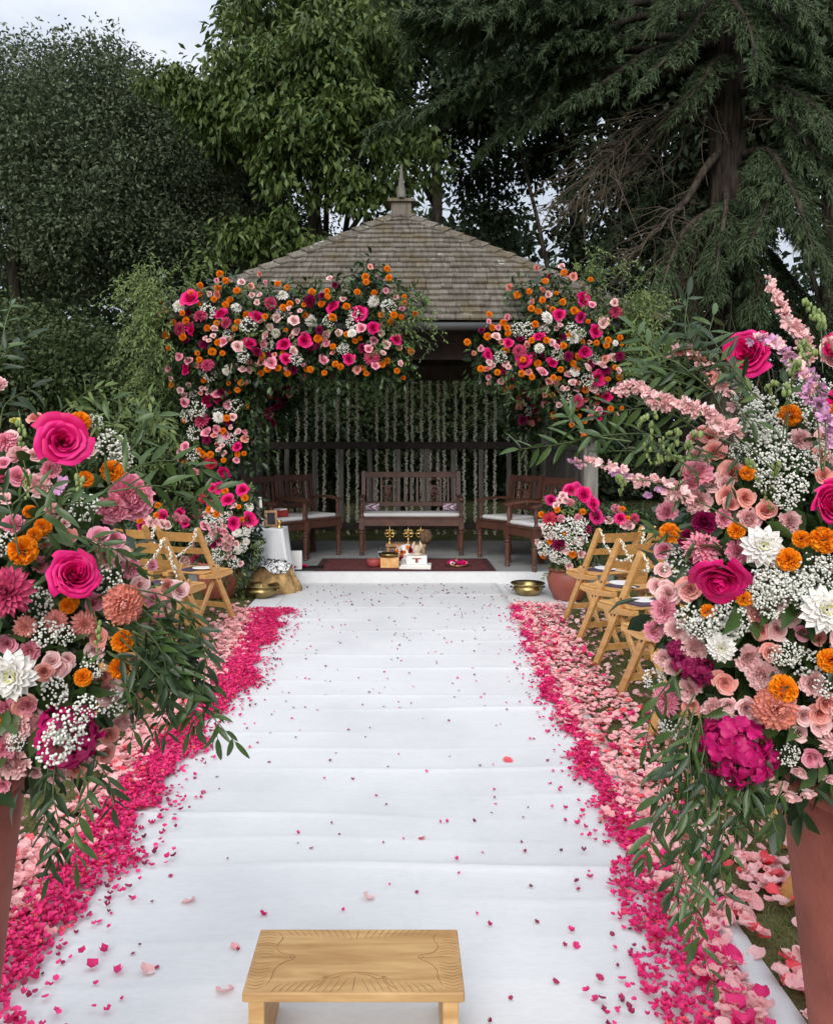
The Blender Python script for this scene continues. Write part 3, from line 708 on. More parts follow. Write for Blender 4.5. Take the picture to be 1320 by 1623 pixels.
# half-height side walls of upright boards, with a cap
for x in (-PX, PX):
    n = 17
    for i in range(n):
        y = GY0 + 0.12 + (GY1 - GY0 - 0.24) * (i + 0.5) / n
        mb = MB(); mb.box((x, y, HP + 0.66), (0.03 + 0.006 * (i % 2), (GY1 - GY0 - 0.24) / n - 0.008, 1.24)); gpart('wall_board', mb, M('greywood'), bevel=0.003)
    mb = MB(); mb.box((x, (GY0 + GY1) / 2, HP + 1.315), (0.12, GY1 - GY0 - 0.17, 0.05)); gpart('rail', mb, M('greywood'), bevel=0.005)
# open back: top rail, low rail, uprights
mb = MB(); mb.box((0, GY1, 1.475), (3.88, 0.09, 0.10)); gpart('rail', mb, M('darktimber'), bevel=0.004)
mb = MB(); mb.box((0, GY1, 0.345), (3.88, 0.07, 0.09)); gpart('rail', mb, M('darktimber'), bevel=0.004)
for px in (455, 499, 541, 586, 631, 675, 718, 762, 806, 846):
    mb = MB(); x = (px - CX) * GY1 / F
    mb.box((x, GY1 - 0.01, 0.905), (0.065, 0.045, 1.03)); gpart('upright', mb, M('greywood'), bevel=0.003)
# roof
EZ, EX, EY0, EY1 = 2.71, 2.62, 8.3, 12.4
AP = Vector((0, 10.35, 4.36)); EC = [Vector((-EX, EY0, EZ)), Vector((EX, EY0, EZ)), Vector((EX, EY1, EZ)), Vector((-EX, EY1, EZ))]
mb = MB(); mb.add([q - Vector((0, 0, 0.03)) for q in EC] + [AP - Vector((0, 0, 0.03))], [(0, 1, 4), (1, 2, 4), (2, 3, 4), (3, 0, 4)])
mb.add([q - Vector((0, 0, 0.075)) for q in EC] + [AP - Vector((0, 0, 0.08))], [(4, 1, 0), (4, 2, 1), (4, 3, 2), (4, 0, 3)])
roof = gpart('roof', mb, M('darktimber'))
unit = MB().box((0, 0, 0), (1, 1, 1)); unit_me = unit.mesh('shingle', M('shingle'), bevel=0.03)
NC = 21
sh_list = []
for fi in range(4):
    A, Bc = EC[fi], EC[(fi + 1) % 4]
    mid = (A + Bc) / 2; ex = (Bc - A).normalized(); up = AP - mid; SL = up.length; up.normalize(); nn = ex.cross(up).normalized()
    half = (Bc - A).length / 2; e = SL / NC
    for c in range(NC):
        s0 = c * e; hw = half * (1 - (s0 + e * 0.5) / SL) + 0.02
        x = -hw
        while x < hw - 0.02:
            w = min(random.uniform(0.11, 0.23), hw - x)
            if hw - (x + w) < 0.06: w = hw - x
            ctr = mid + ex * (x + w / 2) + up * (s0 + e * 0.5 + random.uniform(-0.008, 0.008)) + nn * (0.012 + random.uniform(-0.002, 0.004))
            tilt = math.atan2(0.030, e * 1.25) + random.uniform(-0.01, 0.015)
            R = Matrix((ex, up, nn)).transposed().to_3x3() @ Matrix.Rotation(-tilt + 2 * 0, 3, 'X')
            sh_list.append((fi, ctr, R, (max(0.02, w - random.uniform(0.002, 0.006)), e * 1.28, 0.022)))
            x += w
front = [q for q in sh_list if q[0] == 0]
front.sort(key=lambda q: -q[3][0])
solo = front[:300]; rest = front[300:] + [q for q in sh_list if q[0] != 0]
for fi, c, R, s in solo:
    obj('shingle', unit_me, roof, c - g0, R.to_quaternion(), s)
mb = MB()
for fi, c, R, s in rest: mb.box(c, s, R)
o = gpart('shingles', mb, M('shingle'), roof); o['kind'] = 'stuff'
# hip caps: overlapping bent pieces
for i in range(4):
    A = EC[i]; up = AP - A; Lh = up.length; up.normalize(); n = 19
    lat = up.cross(Vector((0, 0, 1))).normalized(); nz = lat.cross(up).normalized()
    for k in range(n):
        c = A + up * (Lh * (k + 0.45) / n) + nz * (0.042 + random.uniform(-0.003, 0.004)); h = Lh / n * 0.62; j = random.uniform(-0.01, 0.01)
        V = []
        for t, dz in ((-h, 0.014), (h, -0.010)):
            for l, dd in ((-0.105, -0.058), (0, 0), (0.105, -0.058)):
                for th in (0, -0.016): V.append(c + up * t + lat * (l + j) + nz * (dd + dz + th))
        mb = MB(); mb.add(V, [(0, 2, 8, 6), (2, 4, 10, 8), (1, 7, 9, 3), (3, 9, 11, 5), (0, 6, 7, 1), (4, 5, 11, 10), (0, 1, 3, 2), (2, 3, 5, 4), (6, 8, 9, 7), (8, 10, 11, 9)])
        gpart('hip_cap', mb, M('shingle'), roof)
# finial: boxed base, cap, tapered spike
mb = MB(); mb.box(AP + Vector((0, 0, -0.01)), (0.25, 0.25, 0.22)); gpart('finial_base', mb, M('shingle'), roof, 0.006)
mb = MB(); mb.box(AP + Vector((0, 0, 0.118)), (0.33, 0.33, 0.036)); mb.lathe([(0.215, 0.1365), (0.05, 0.185)], AP, 4); gpart('finial_cap', mb, M('shingle'), roof)
mb = MB(); mb.lathe([(0.050, 0.165), (0.056, 0.21), (0.050, 0.26), (0.004, 0.60)], AP, 8); gpart('finial_spike', mb, M('greywood'), roof)
# gutters
for a, b in ((EC[0], EC[1]),):
    ctr = (a + b) / 2; off = Vector((ctr.x, ctr.y - 10.35, 0)).normalized() * 0.055
    mb = MB(); mb.tube([a.lerp(b, 0.09) + off - Vector((0, 0, 0.07)), b.lerp(a, 0.09) + off - Vector((0, 0, 0.07))], 0.042, 8); gpart('gutter', mb, M('gutter'), smooth=True)

# ------------------------------------------------------------------ hanging flower strings
def string_mesh(length, seed, rad=0.023, n_per_m=185, knots=True):
    r = np.random.default_rng(seed); n = int(length * n_per_m)
    OV = np.array([(1, 0, 0), (-1, 0, 0), (0, 1, 0), (0, -1, 0), (0, 0, 1.5), (0, 0, -1.5)], float)
    OF = np.array([(0, 2, 4), (2, 1, 4), (1, 3, 4), (3, 0, 4), (2, 0, 5), (1, 2, 5), (3, 1, 5), (0, 3, 5)])
    z = -np.linspace(0, length, n); a = r.uniform(0, 2 * pi, n)
    sw = 0.002 * np.sin(z * 5 + seed) + 0.001 * np.sin(z * 13)
    rr = rad * r.uniform(0.35, 0.95, n)
    pos = np.stack([sw + np.cos(a) * rr, np.sin(a) * rr, z + r.normal(0, 0.004, n)], 1)
    ax = np.stack([np.cos(a), np.sin(a), r.normal(0, 0.7, n)], 1)
    ax = nrm(ax); sd = nrm(np.cross(ax, r.normal(size=(n, 3)))); nn = np.cross(sd, ax); R = np.stack([sd, nn, ax], 2)
    sc = rad * 0.45 * r.uniform(0.7, 1.35, n)
    V = pos[:, None] + np.einsum('kij,knj->kni', R, OV[None] * sc[:, None, None])
    Fc = OF[None] + (np.arange(n) * 6)[:, None, None]
    return mesh_np('jasmine_string', V.reshape(-1, 3), Fc.reshape(-1, 3), [M('jasmine')], smooth=True)
STR = [425, 441, 455, 472, 485, 502, 514, 535, 552, 566, 597, 613, 626, 644, 653, 668, 681, 694, 704, 722, 735, 753, 770, 784, 805, 823, 833]
ORD = ['first', 'second', 'third', 'fourth', 'fifth', 'sixth', 'seventh', 'eighth', 'ninth', 'tenth', 'eleventh', 'twelfth', 'thirteenth', 'fourteenth', 'fifteenth', 'sixteenth', 'seventeenth', 'eighteenth', 'nineteenth', 'twentieth']
sm = [string_mesh(2.36, s) for s in (1, 2, 3, 4)]
for i, px in enumerate(STR):
    which = ORD[i] + ' from the left' if i < 14 else ('last on the right' if i == 26 else ORD[26 - i] + ' from the right')
    o = obj('flower_string', sm[i % 4], None, ((px - CX) * 11.80 / F, 11.80, 2.57), (0, 0, random.uniform(0, 6)), (1, 1, random.uniform(0.985, 1.0)))
    tag(o, 'hanging string of white jasmine buds at the gazebo back, ' + which, 'flower string', 'flower strings hanging at the back of the gazebo')

# ------------------------------------------------------------------ flower meshes (unit radius, facing +Z)
def patch(fn, nu, nv):
    u, v = np.meshgrid(np.linspace(-1, 1, nu), np.linspace(0, 1, nv))
    V = np.stack(fn(u, v), -1).reshape(-1, 3)
    i, j = np.meshgrid(np.arange(nu - 1), np.arange(nv - 1)); a = (j * nu + i).ravel()
    return V, np.stack([a, a + 1, a + 1 + nu, a + nu], 1)
def join(parts):
    V, Fc, n = [], [], 0
    for v, f in parts: V.append(v); Fc.append(f + n); n += len(v)
    return np.concatenate(V), np.concatenate(Fc)

def rose_petals(n, seed, open_=1.0, nu=7, nv=6):
    r = np.random.default_rng(seed); out = []
    for i in range(n):
        t = i / (n - 1); ph = i * 2.39996 + r.normal(0, 0.12)
        R = 0.07 + 0.72 * t ** 0.9; H = 0.98 - 0.30 * t + r.normal(0, 0.025); hw = 1.55 - 0.78 * t
        flare = (0.05 + 0.42 * t ** 2.2 * open_) * r.uniform(0.8, 1.2); curl = (0.05 + 0.16 * t) * r.uniform(0.6, 1.4); sp = 0.05 + 0.06 * t; tip = r.uniform(0.0, 0.10); tw = r.normal(0, 0.15)
        def fn(u, v):
            w = np.sin(np.clip(v * 1.35 + 0.16, 0, 1) * pi / 2)
            an = ph + u * hw * w * (1 - 0.12 * v ** 3)
            rad = R * (0.30 + 0.70 * np.sin(np.clip(v * 1.1, 0, 1) * pi / 2)) + flare * v ** 3 + sp * u * v + 0.03 * np.sin(u * 5 + i) * v ** 4
            z = H * v - 0.35 * u ** 2 * v * H * 0.45 - curl * np.clip((v - 0.78) / 0.22, 0, 1) ** 2 + tip * (1 - np.abs(u)) * v ** 4 + tw * u * v * 0.12
            wv = 0.022 * (0.4 + t) * np.sin(3.1 * u + 5.0 * v + i * 1.7) + 0.016 * (0.3 + t) * np.sin(7.3 * u - 4.1 * v + i * 2.9) * v
            rad = rad + wv
            return rad * np.cos(an), rad * np.sin(an), z - 0.35 + wv * 0.8
        out.append(patch(fn, nu, nv))
    return out
def dahlia_petals(layers, seed, width=0.17, cup=0.35, n0=17, ball=False, point=1.0, soft=False):
    r = np.random.default_rng(seed); out = []
    for l in range(layers):
        t = l / (layers - 1)                       # 0 outer, 1 heart
        el = math.radians((-14 + (100 if not soft else 62) * t ** 1.15) if not ball else (-35 + 122 * t)); ln = (1.0 - 0.66 * t) if not ball else (0.62 - 0.22 * t)
        n = max(5, int(n0 * (1 - 0.62 * t)))
        for k in range(n):
            ph = 2 * pi * (k + 0.5 * (l % 2)) / n + r.normal(0, 0.06); e = el + r.normal(0, 0.06)
            a = np.array([math.cos(ph) * math.cos(e), math.sin(ph) * math.cos(e), math.sin(e)])
            s = np.array([-math.sin(ph), math.cos(ph), 0]); nn = np.cross(a, s)
            if nn[2] < 0: nn = -nn
            L = ln * r.uniform(0.9, 1.06); W = width * (1.0 - 0.35 * t) * r.uniform(0.9, 1.1)
            base = a * (0.10 if not ball else 0.36) + np.array([0, 0, 0.10 * t])
            def fn(u, v):
                w = W * np.sin(np.clip(0.12 + 0.88 * v, 0, 1) * pi) ** (0.55 / point) * (1 - 0.15 * v)
                q = base[None, None] + a * (L * v)[..., None] + s * (u * w)[..., None] + nn * (cup * W * 2.2 * u ** 2 * (1 - 0.3 * v) + 0.16 * L * v ** 2 * (0.5 - t) * -0.6)[..., None]
                return q[..., 0], q[..., 1], q[..., 2]
            out.append(patch(fn, 3, 5))
    return out
def marigold(seed, n=300):
    r = np.random.default_rng(seed); out = []
    for i in range(n):
        zc = 1 - 1.62 * (i + 0.5) / n; ph = i * 2.39996
        rr = math.sqrt(max(0, 1 - zc * zc)); a = nrm(np.array([rr * math.cos(ph), rr * math.sin(ph), zc]) + r.normal(0, 0.16, 3))
        s = nrm(np.cross(a, r.normal(size=3))); nn = np.cross(a, s); L = r.uniform(0.34, 0.50); W = r.uniform(0.075, 0.125); f = r.uniform(5, 9); p0 = r.uniform(0, 6)
        def fn(u, v):
            q = a * (0.42 + L * v)[..., None] + s * (u * W * (0.4 + v))[..., None] + nn * (0.055 * np.sin(u * f + p0) * v + 0.05 * v * v)[..., None]
            q = q * np.array([1, 1, 0.86])
            return q[..., 0], q[..., 1], q[..., 2]
        out.append(patch(fn, 4, 3))
    return out
def ruffled(seed, n=46, tight=0.5, freq=8, notch=0.05):
    r = np.random.default_rng(seed); out = []
    for i in range(n):
        t = (i + 1) / n; ph = i * 2.39996 + r.normal(0, 0.2); R = 0.10 + 0.50 * t; e = 1.35 - 1.25 * t + r.normal(0, 0.12); L = 0.45 + 0.28 * t; hw = r.uniform(0.20, 0.30); p0 = r.uniform(0, 6)
        a = np.array([math.cos(ph) * math.cos(e), math.sin(ph) * math.cos(e), math.sin(e)]); s = np.array([-math.sin(ph), math.cos(ph), 0]); nn = np.cross(a, s)
        if nn[2] < 0: nn = -nn
        base = np.array([math.cos(ph), math.sin(ph), 0]) * R * 0.55 + np.array([0, 0, 0.26 * (1 - t) - 0.12])
        def fn(u, v):
            q = base + a * ((L + notch * np.sin(u * freq * 1.7 + p0)) * v)[..., None] + s * (u * hw * (0.35 + 1.0 * v))[..., None] + nn * (0.10 * u ** 2 + 0.075 * np.sin(u * freq + p0) * v ** 2 + tight * 0.22 * v ** 2)[..., None]
            return q[..., 0], q[..., 1], q[..., 2]
        out.append(patch(fn, 7, 4))
    return out
def hydrangea(seed, n=64):
    r = np.random.default_rng(seed); out = []
    for i in range(n):
        zc = 1 - 1.5 * (i + 0.5) / n; ph = i * 2.39996 + r.normal(0, 0.15); rr = math.sqrt(max(0, 1 - zc * zc))
        c = np.array([rr * math.cos(ph), rr * math.sin(ph), zc]) * r.uniform(0.70, 1.02) * np.array([1.0, 0.92, 0.85]); a = nrm(c + r.normal(0, 0.30, 3)); s0 = nrm(np.cross(a, r.normal(size=3))); t0 = np.cross(a, s0)
        for k in range(4):
            th = k * pi / 2 + r.normal(0, 0.1); d = s0 * math.cos(th) + t0 * math.sin(th); sd = np.cross(a, d); L = r.uniform(0.20, 0.29); up = r.uniform(-0.02, 0.09); p0 = r.uniform(0, 6)
            def fn(u, v):
                w = L * 0.56 * np.sin(np.clip(0.1 + 0.78 * v, 0, 1) * pi) ** 0.6
                q = c + d * (L * v)[..., None] + sd * (u * w)[..., None] + a * (up * v - 0.10 * v ** 3 + 0.025 * np.sin(4 * u + p0) * v + 0.03 * np.abs(u) * v)[..., None]
                return q[..., 0], q[..., 1], q[..., 2]
            out.append(patch(fn, 5, 4))
    return out
def floret(seed):
    r = np.random.default_rng(seed); out = []
    for k in range(8):
        ph = k * 2 * pi / 5.2 + r.normal(0, 0.2); e = r.uniform(0.15, 0.9); L = r.uniform(0.75, 1.05)
        a = np.array([math.cos(ph) * math.cos(e), math.sin(ph) * math.cos(e), math.sin(e)]); s = np.array([-math.sin(ph), math.cos(ph), 0]); nn = np.cross(a, s)
        def fn(u, v):
            w = 0.36 * np.sin(np.clip(0.08 + 0.84 * v, 0, 1) * pi) ** 0.8
            q = a * (L * v)[..., None] + s * (u * w)[..., None] - nn * (0.18 * u ** 2 - 0.2 * v * v + 0.05 * np.sin(u * 4 + k))[..., None]
            return q[..., 0], q[..., 1], q[..., 2]
        out.append(patch(fn, 4, 4))
    return out
ICO = None
def gyp_cluster(seed, n=95, r0=0.088):
    """baby's breath: little balls on hair-thin stems; returns a mesh with two materials"""
    r = random.Random(seed); mb = MB()
    for i in range(n):
        a = r.uniform(0, 2 * pi); z = r.uniform(-0.35, 1); q = math.sqrt(max(0, 1 - z * z)); k = r.uniform(0.62, 1.0)
        c = Vector((q * math.cos(a), q * math.sin(a), z)) * k
        mb.cur = 0; mb.ball(c, r0 * r.uniform(0.6, 1.2), 6, 4, (1, 1, 0.85))
        mb.cur = 1; mb.tube([c, c * 0.5 + Vector((0, 0, -0.25)), Vector((0, 0, -0.8))], 0.006, 3, False)
    return mb.mesh('gypsophila', [M('gyp'), M('stem')], smooth=True)

FM = {}
def fmesh(kind, colour, var=0):
    key = (kind, colour, var)
    if key in FM: return FM[key]
    if kind == 'gyp': me = gyp_cluster(var + 5)
    else:
        s = var * 17 + 3
        pr = {'rose': lambda: rose_petals(32, s, 0.7), 'bigrose': lambda: rose_petals(34, s, 1.0, 11, 9), 'spray': lambda: rose_petals(26, s, 0.55, 5, 5), 'bud': lambda: rose_petals(14, s, 0.3, 5, 5), 'dahlia': lambda: dahlia_petals(9, s), 'white_dahlia': lambda: dahlia_petals(6, s, 0.24, 0.30, 14, False, 1.5, True),
              'ball': lambda: dahlia_petals(10, s, 0.185, 0.55, 20, True, 2.2), 'marigold': lambda: marigold(s), 'carnation': lambda: ruffled(s), 'peony': lambda: ruffled(s, 60, 0.9, 4, 0.02), 'hydrangea': lambda: hydrangea(s), 'floret': lambda: floret(s)}[kind]()
        V, Fc = join(pr)
        mats = [M(colour)]; midx = None
        if kind in ('white_dahlia',):
            hv, hf = join(marigold(s + 1, 40)); hv = hv * np.array([0.36, 0.36, 0.22]) + np.array([0, 0, 0.27])
            midx = [0] * len(Fc) + [1] * len(hf); Fc = np.concatenate([Fc, hf + len(V)]); V = np.concatenate([V, hv]); mats = [M(colour), M('yellow')]
        me = mesh_np(kind, V, Fc, mats, midx, smooth=True)
    FM[key] = me
    return me
PART = {'rose': 'rose', 'bigrose': 'rose', 'spray': 'spray_rose', 'bud': 'rose_bud', 'dahlia': 'dahlia', 'white_dahlia': 'white_dahlia', 'ball': 'ball_dahlia', 'marigold': 'marigold', 'carnation': 'carnation', 'peony': 'peony', 'hydrangea': 'hydrangea', 'gyp': 'gypsophila', 'floret': 'floret'}
ZV = Vector((0, 0, 1))
def flower(root, kind, colour, pos, r, face, spin=None, squash=1.0):
    q = ZV.rotation_difference(Vector(face).normalized()) @ Quaternion((0, 0, 1), random.uniform(0, 6.28) if spin is None else spin)
    nv = 3 if kind != 'bigrose' else 2
    return obj(PART[kind], fmesh(kind, colour, random.randrange(nv)), root, Vector(pos) - root.location, q, (r, r, r * squash))

_petal_cache = {}
def big_rose(root, colour, pos, r, face, spin=0.0, seed=1):
    """a near rose whose petals are sub-parts of their own"""
    if (colour, seed) not in _petal_cache:
        _petal_cache[(colour, seed)] = [mesh_np('petal', v, f, [M(colour)], smooth=True) for v, f in rose_petals((34, 28, 38, 30, 32)[seed % 5], seed * 13 + 5, (0.8, 1.35, 0.6, 1.0, 0.45)[seed % 5], 11, 9)]
    ms = _petal_cache[(colour, seed)]
    q = ZV.rotation_difference(Vector(face).normalized()) @ Quaternion((0, 0, 1), spin)
    mb = MB(); mb.lathe([(0.02, -0.75), (0.05, -0.5), (0.22, -0.36), (0.30, -0.24)], (0, 0, 0), 8)
    o = mb.build('rose', M('stem'), root, True); o.location = Vector(pos) - root.location; o.rotation_mode = 'QUATERNION'; o.rotation_quaternion = q; o.scale = (r * 0.86,) * 3
    for me in ms: obj('petal', me, o)
    return o

# leaves
def blade(nu, nv, wid, bend, fold, seed=0):
    def fn(u, v):
        w = wid * np.sin(np.clip(v, 0, 1) ** 0.85 * pi) ** 0.75 * (1 - 0.12 * v)
        return u * w, v, -bend * v ** 2 + fold * np.abs(u) * w + 0.015 * np.sin(v * 9 + seed) * u
    V, Fc = patch(fn, nu, nv)
    return V, Fc
LEAFM = {}
def leaf_mesh(mat, var):
    if (mat, var) not in LEAFM:
        V, Fc = blade(3, 8, (0.105, 0.125, 0.115, 0.14)[var], (0.10, 0.25, -0.05, 0.32)[var], 0.5, var)
        LEAFM[(mat, var)] = mesh_np('leaf', V, Fc, [M(mat)], smooth=True)
    return LEAFM[(mat, var)]
def leaf_quat(axis, up):
    y = Vector(axis).normalized(); z = Vector(up); z = (z - y * z.dot(y))
    z = z.normalized() if z.length > 1e-5 else y.orthogonal().normalized()
    x = y.cross(z)
    return Matrix((x, y, z)).transposed().to_quaternion()
def leaf_spray(root, pts, n, ln, mat='leaf', split=True, wmul=1.0, stem_r=0.0014, name='leaf_spray', start=0.08, hang=0.2):
    """a stem with alternate leaves; pts are world points from root to tip"""
    L = smooth_line(pts, 24); org = Vector(L[0])
    mb = MB(); mb.tube([Vector(q) - org for q in L], [stem_r * (1 - 0.6 * i / 23) for i in range(24)], 5)
    places = []
    for k in range(n):
        t = start + (1 - start) * (k + 0.6) / n; f = min(t, 0.999) * 23; i = int(f); p = Vector(L[i] * (1 - (f - i)) + L[min(i + 1, 23)] * (f - i))
        tg = Vector(nrm(L[min(i + 1, 23)] - L[max(i - 1, 0)]))
        sd = tg.cross(Vector((random.gauss(0, .3), -1, random.gauss(0, .3)))).normalized() * (1 if k % 2 else -1)
        ax = tg * random.uniform(0.45, 0.9) + sd * random.uniform(0.5, 1.0) + Vector((0, random.gauss(0, 0.35), -hang + random.gauss(0, 0.15)))
        up = Vector((random.gauss(0, .5), -0.7 + random.gauss(0, .5), 0.9))
        l = ln * random.uniform(0.7, 1.15) * (0.7 + 0.3 * math.sin(pi * t))
        places.append((p - org, leaf_quat(ax, up), l))
    tip = Vector(nrm(L[23] - L[21])); places.append((Vector(L[23]) - org, leaf_quat(tip, Vector((0, -1, 0.6))), ln * 0.85))
    if split:
        o = mb.build(name, M('stem'), root, True); o.location = org - root.location
        for p, q, l in places: obj('leaf', leaf_mesh(mat, random.randrange(4)), o, p, q, (l * wmul, l, l))
        return o
    mb.cur = 1
    V, Fc = blade(3, 5, 0.125, 0.18, 0.5)
    for p, q, l in places:
        mb.add([p + q @ Vector((v[0] * l * wmul, v[1] * l, v[2] * l)) for v in V], [tuple(f) for f in Fc])
    o = mb.build(name, [M('stem'), M(mat)], root, True); o.location = org - root.location
    return o
def spike(root, pts, n, r, colour, name='larkspur', stem_r=0.0013):
    """flower spike: a stem with florets along it, smaller to the tip"""
    L = smooth_line(pts, 24); org = Vector(L[0])
    mb = MB(); mb.tube([Vector(q) - org for q in L], [stem_r * (1 - 0.5 * i / 23) for i in range(24)], 5)
    o = mb.build(name, M('stem'), root, True); o.location = org - root.location
    for k in range(n):
        t = 0.22 + 0.78 * (k + 0.5) / n; f = min(t, 0.999) * 23; i = int(f); p = Vector(L[i] * (1 - (f - i)) + L[min(i + 1, 23)] * (f - i)) - org
        d = Vector((random.gauss(0, 1), random.gauss(-0.5, 0.7), random.gauss(0, 1))).normalized()
        rr = r * (1.1 - 0.45 * t) * random.uniform(0.8, 1.15)
        obj('floret', fmesh('floret', colour if isinstance(colour, str) else random.choice(colour), random.randrange(3)), o, p + d * rr * 0.4, ZV.rotation_difference(d) @ Quaternion((0, 0, 1), random.uniform(0, 6)), rr)
    return o
def bud_spike(root, pts, n, r, name='bud_spike'):
    L = smooth_line(pts, 20); org = Vector(L[0]); mb = MB()
    mb.tube([Vector(q) - org for q in L], [0.0009 * (1 - 0.4 * i / 19) for i in range(20)], 4)
    for k in range(n):
        t = 0.3 + 0.7 * (k + 0.5) / n; i = min(19, int(t * 19)); p = Vector(L[i]) - org
        d = Vector((random.gauss(0, 1), random.gauss(0, 1), random.gauss(-0.3, 0.6))).normalized(); rr = r * (1.15 - 0.6 * t) * random.uniform(0.8, 1.2)
        mb.cur = 1; mb.ball(p + d * rr * 1.3, rr, 6, 5, (0.8, 0.8, 1.35))
    o = mb.build(name, [M('stem'), M('bud_green')], root, True); o.location = org - root.location
    return o
def foliage_mass(root, pts, rad, per, ln, wd, mat, name='foliage', big=True, droop=0.25):
    V, Fc = clump_leaves(np.array(pts), rad, per, ln, wd, droop, 1.0, big)
    o = obj(name, mesh_np(name, V - np.array(root.location), Fc, [M(mat)]), root); o['kind'] = 'stuff'
    return o

# ------------------------------------------------------------------ flower swags on the gazebo
def parse(txt):
    out = []
    for line in txt.strip().splitlines():
        k, rest = line.split(':'); kind, col = k.split()
        for it in rest.split():
            q = [float(v) for v in it.split(',')]
            out.append((kind, col, q))
    return out
SWAG_L = parse('''
rose hot: 320,590,38 450,655,32 600,668,30 325,715,28 918,625,30 1028,652,32 1087,712,26 1182,760,24 568,778,30 713,782,30 800,765,30 722,842,24 985,842,25 305,885,26 390,1018,26 435,1005,22 518,1210,22 462,1318,28
dahlia dusty: 362,660,28 280,715,30 658,607,28 392,867,28 370,1098,32 1080,835,32 470,690,24
dahlia burgundy: 822,600,28 380,780,24 860,720,20 1040,795,20 600,810,22 455,985,22 480,1100,22 390,1180,20 820,790,22
dahlia red: 405,1280,27
white_dahlia white: 272,620,26 515,625,22 707,573,25 827,682,26 1090,603,25 680,735,20 997,732,20 473,887,22 440,1085,24 450,1175,20
marigold orange: 470,515,15 437,546,15 517,556,16 421,592,14 488,594,15 470,615,16 687,527,14 726,543,13 711,627,16 558,658,18 520,688,15 507,714,14 635,665,14 432,692,14 393,713,15 304,682,17 289,651,13 191,600,13 213,642,14 250,690,15 222,742,17 232,794,13 290,750,17 325,570,16 437,774,15 491,757,14 414,812,18 360,845,14 457,818,13 379,930,14 442,963,14 535,942,15 520,972,13 244,950,13 556,1042,12 359,1070,13 474,1090,16 300,1098,14 460,1143,14 357,1225,14 406,1243,16 461,1266,12 520,1240,14 547,1238,11 830,563,16 893,558,13 896,582,14 798,615,12 975,622,17 917,668,18 1020,562,15 1090,567,15 1054,498,16 1057,520,14 1152,503,15 1120,658,14 1173,658,16 1216,582,11 803,660,14 856,757,20 918,790,14 1010,766,13 975,738,13 622,828,15 710,820,14 646,885,16 688,880,16 617,902,15 728,902,15 824,886,15 882,900,13 928,863,15 950,875,15 1043,880,14 1058,903,13 1146,850,14 1186,892,14 1245,810,16 810,885,14
spray pale: 755,680,20 765,728,16 637,743,16 753,808,16 889,740,18 684,670,16 943,733,13 1142,782,15 1128,817,10 507,874,16 540,885,14 568,886,14 520,788,20 423,715,14 280,973,12 500,1085,14 522,1147,14 277,1228,12 440,1222,10 464,1238,12 456,1205,9 580,575,11 600,605,11 612,575,11 770,600,9 735,630,9 745,655,9 780,640,9 403,570,10 385,755,10 400,765,10 418,745,10 370,965,9 390,965,9 395,985,9 1200,860,12 315,950,10 560,940,10 455,770,16
spray pink: 627,778,16 890,773,16 1037,713,18 1089,765,14 1067,800,16 878,845,18 660,858,20 460,770,18 275,832,14 315,850,16 297,1025,17 480,1033,17 434,990,20 430,1137,16 390,1148,20 470,1160,16 300,1208,18 340,1315,16 1095,870,16
gyp x: 560,700,34 1010,650,30 700,650,28 390,640,32 350,1050,34 500,1040,36 340,1150,34 440,1060,28 330,1000,28 1000,690,28 330,1240,30 640,780,28 905,680,28 480,740,26 1150,620,30 760,840,26 400,905,30 300,1080,26 490,1180,26 540,830,26 960,800,26
''')
SWAG_LI = parse('''
rose burgundy: 675,990,24 690,1040,22 712,1010,20 640,1100,20
rose magenta: 650,1060,18
dahlia burgundy: 720,960,22 610,960,20 660,1110,22
white_dahlia white: 630,933,16
marigold orange: 595,940,12 655,995,14 700,935,12
spray salmon: 650,1075,16 680,935,14 735,990,12
''')
SWAG_R = parse('''
rose hot: 800,593,32 853,727,30 863,922,32 617,750,26 702,658,25 402,825,25 555,850,32 490,775,20 810,812,26 672,857,24 898,1000,24 862,1087,20
rose magenta: 792,668,24
dahlia dusty: 938,645,28 535,808,28 780,1020,26
dahlia burgundy: 955,830,20 830,860,22 740,830,22 590,830,20 900,890,20
white_dahlia white: 653,668,27 763,750,27 618,797,21 768,893,23 938,775,13
marigold orange: 722,482,16 645,516,14 576,560,14 632,596,15 717,604,16 585,631,15 764,640,17 785,652,15 602,697,16 485,712,14 402,748,17 587,764,14 648,764,16 480,805,15 720,787,16 745,743,13 799,769,12 782,832,17 858,775,14 907,763,15 900,785,14 611,860,17 708,886,14 545,903,15 588,918,14 678,920,14 775,890,16 905,925,12 954,920,14 936,877,13 444,898,14 673,993,13 812,970,18 862,1000,14 775,1048,14 917,1050,14 810,1103,11 785,1080,11 833,510,12 550,845,14
spray pale: 933,606,14 887,690,20 438,748,16 822,878,17 880,868,18 929,836,16 758,940,14 785,1002,14 845,960,20 838,1045,14 817,1050,11 775,970,12 735,965,10 715,965,10 700,680,11 705,700,11 690,715,10 410,855,12 425,870,12 478,860,14 490,875,10 700,1035,11 950,890,12 855,980,14
spray pink: 630,897,20 870,1060,15 645,1030,14 740,905,14 690,790,14
gyp x: 570,720,32 530,715,30 760,720,30 890,960,26 790,730,26 850,840,26 700,820,26 640,720,24 820,930,28 460,830,26 730,1000,26
''')
SWAG_RI = parse('''
rose burgundy: 629,955,22 575,995,22 550,1097,22 565,925,26 600,1050,20
dahlia burgundy: 540,960,22 620,1010,20 590,1095,22
spray salmon: 540,1040,16 585,1110,13 535,1010,13
marigold orange: 615,1090,12 540,985,11
gyp x: 610,990,22 580,1060,20
''')
def zpt(z, ox): return ox + z[0] / 2.64, 250 + z[1] / 2.64
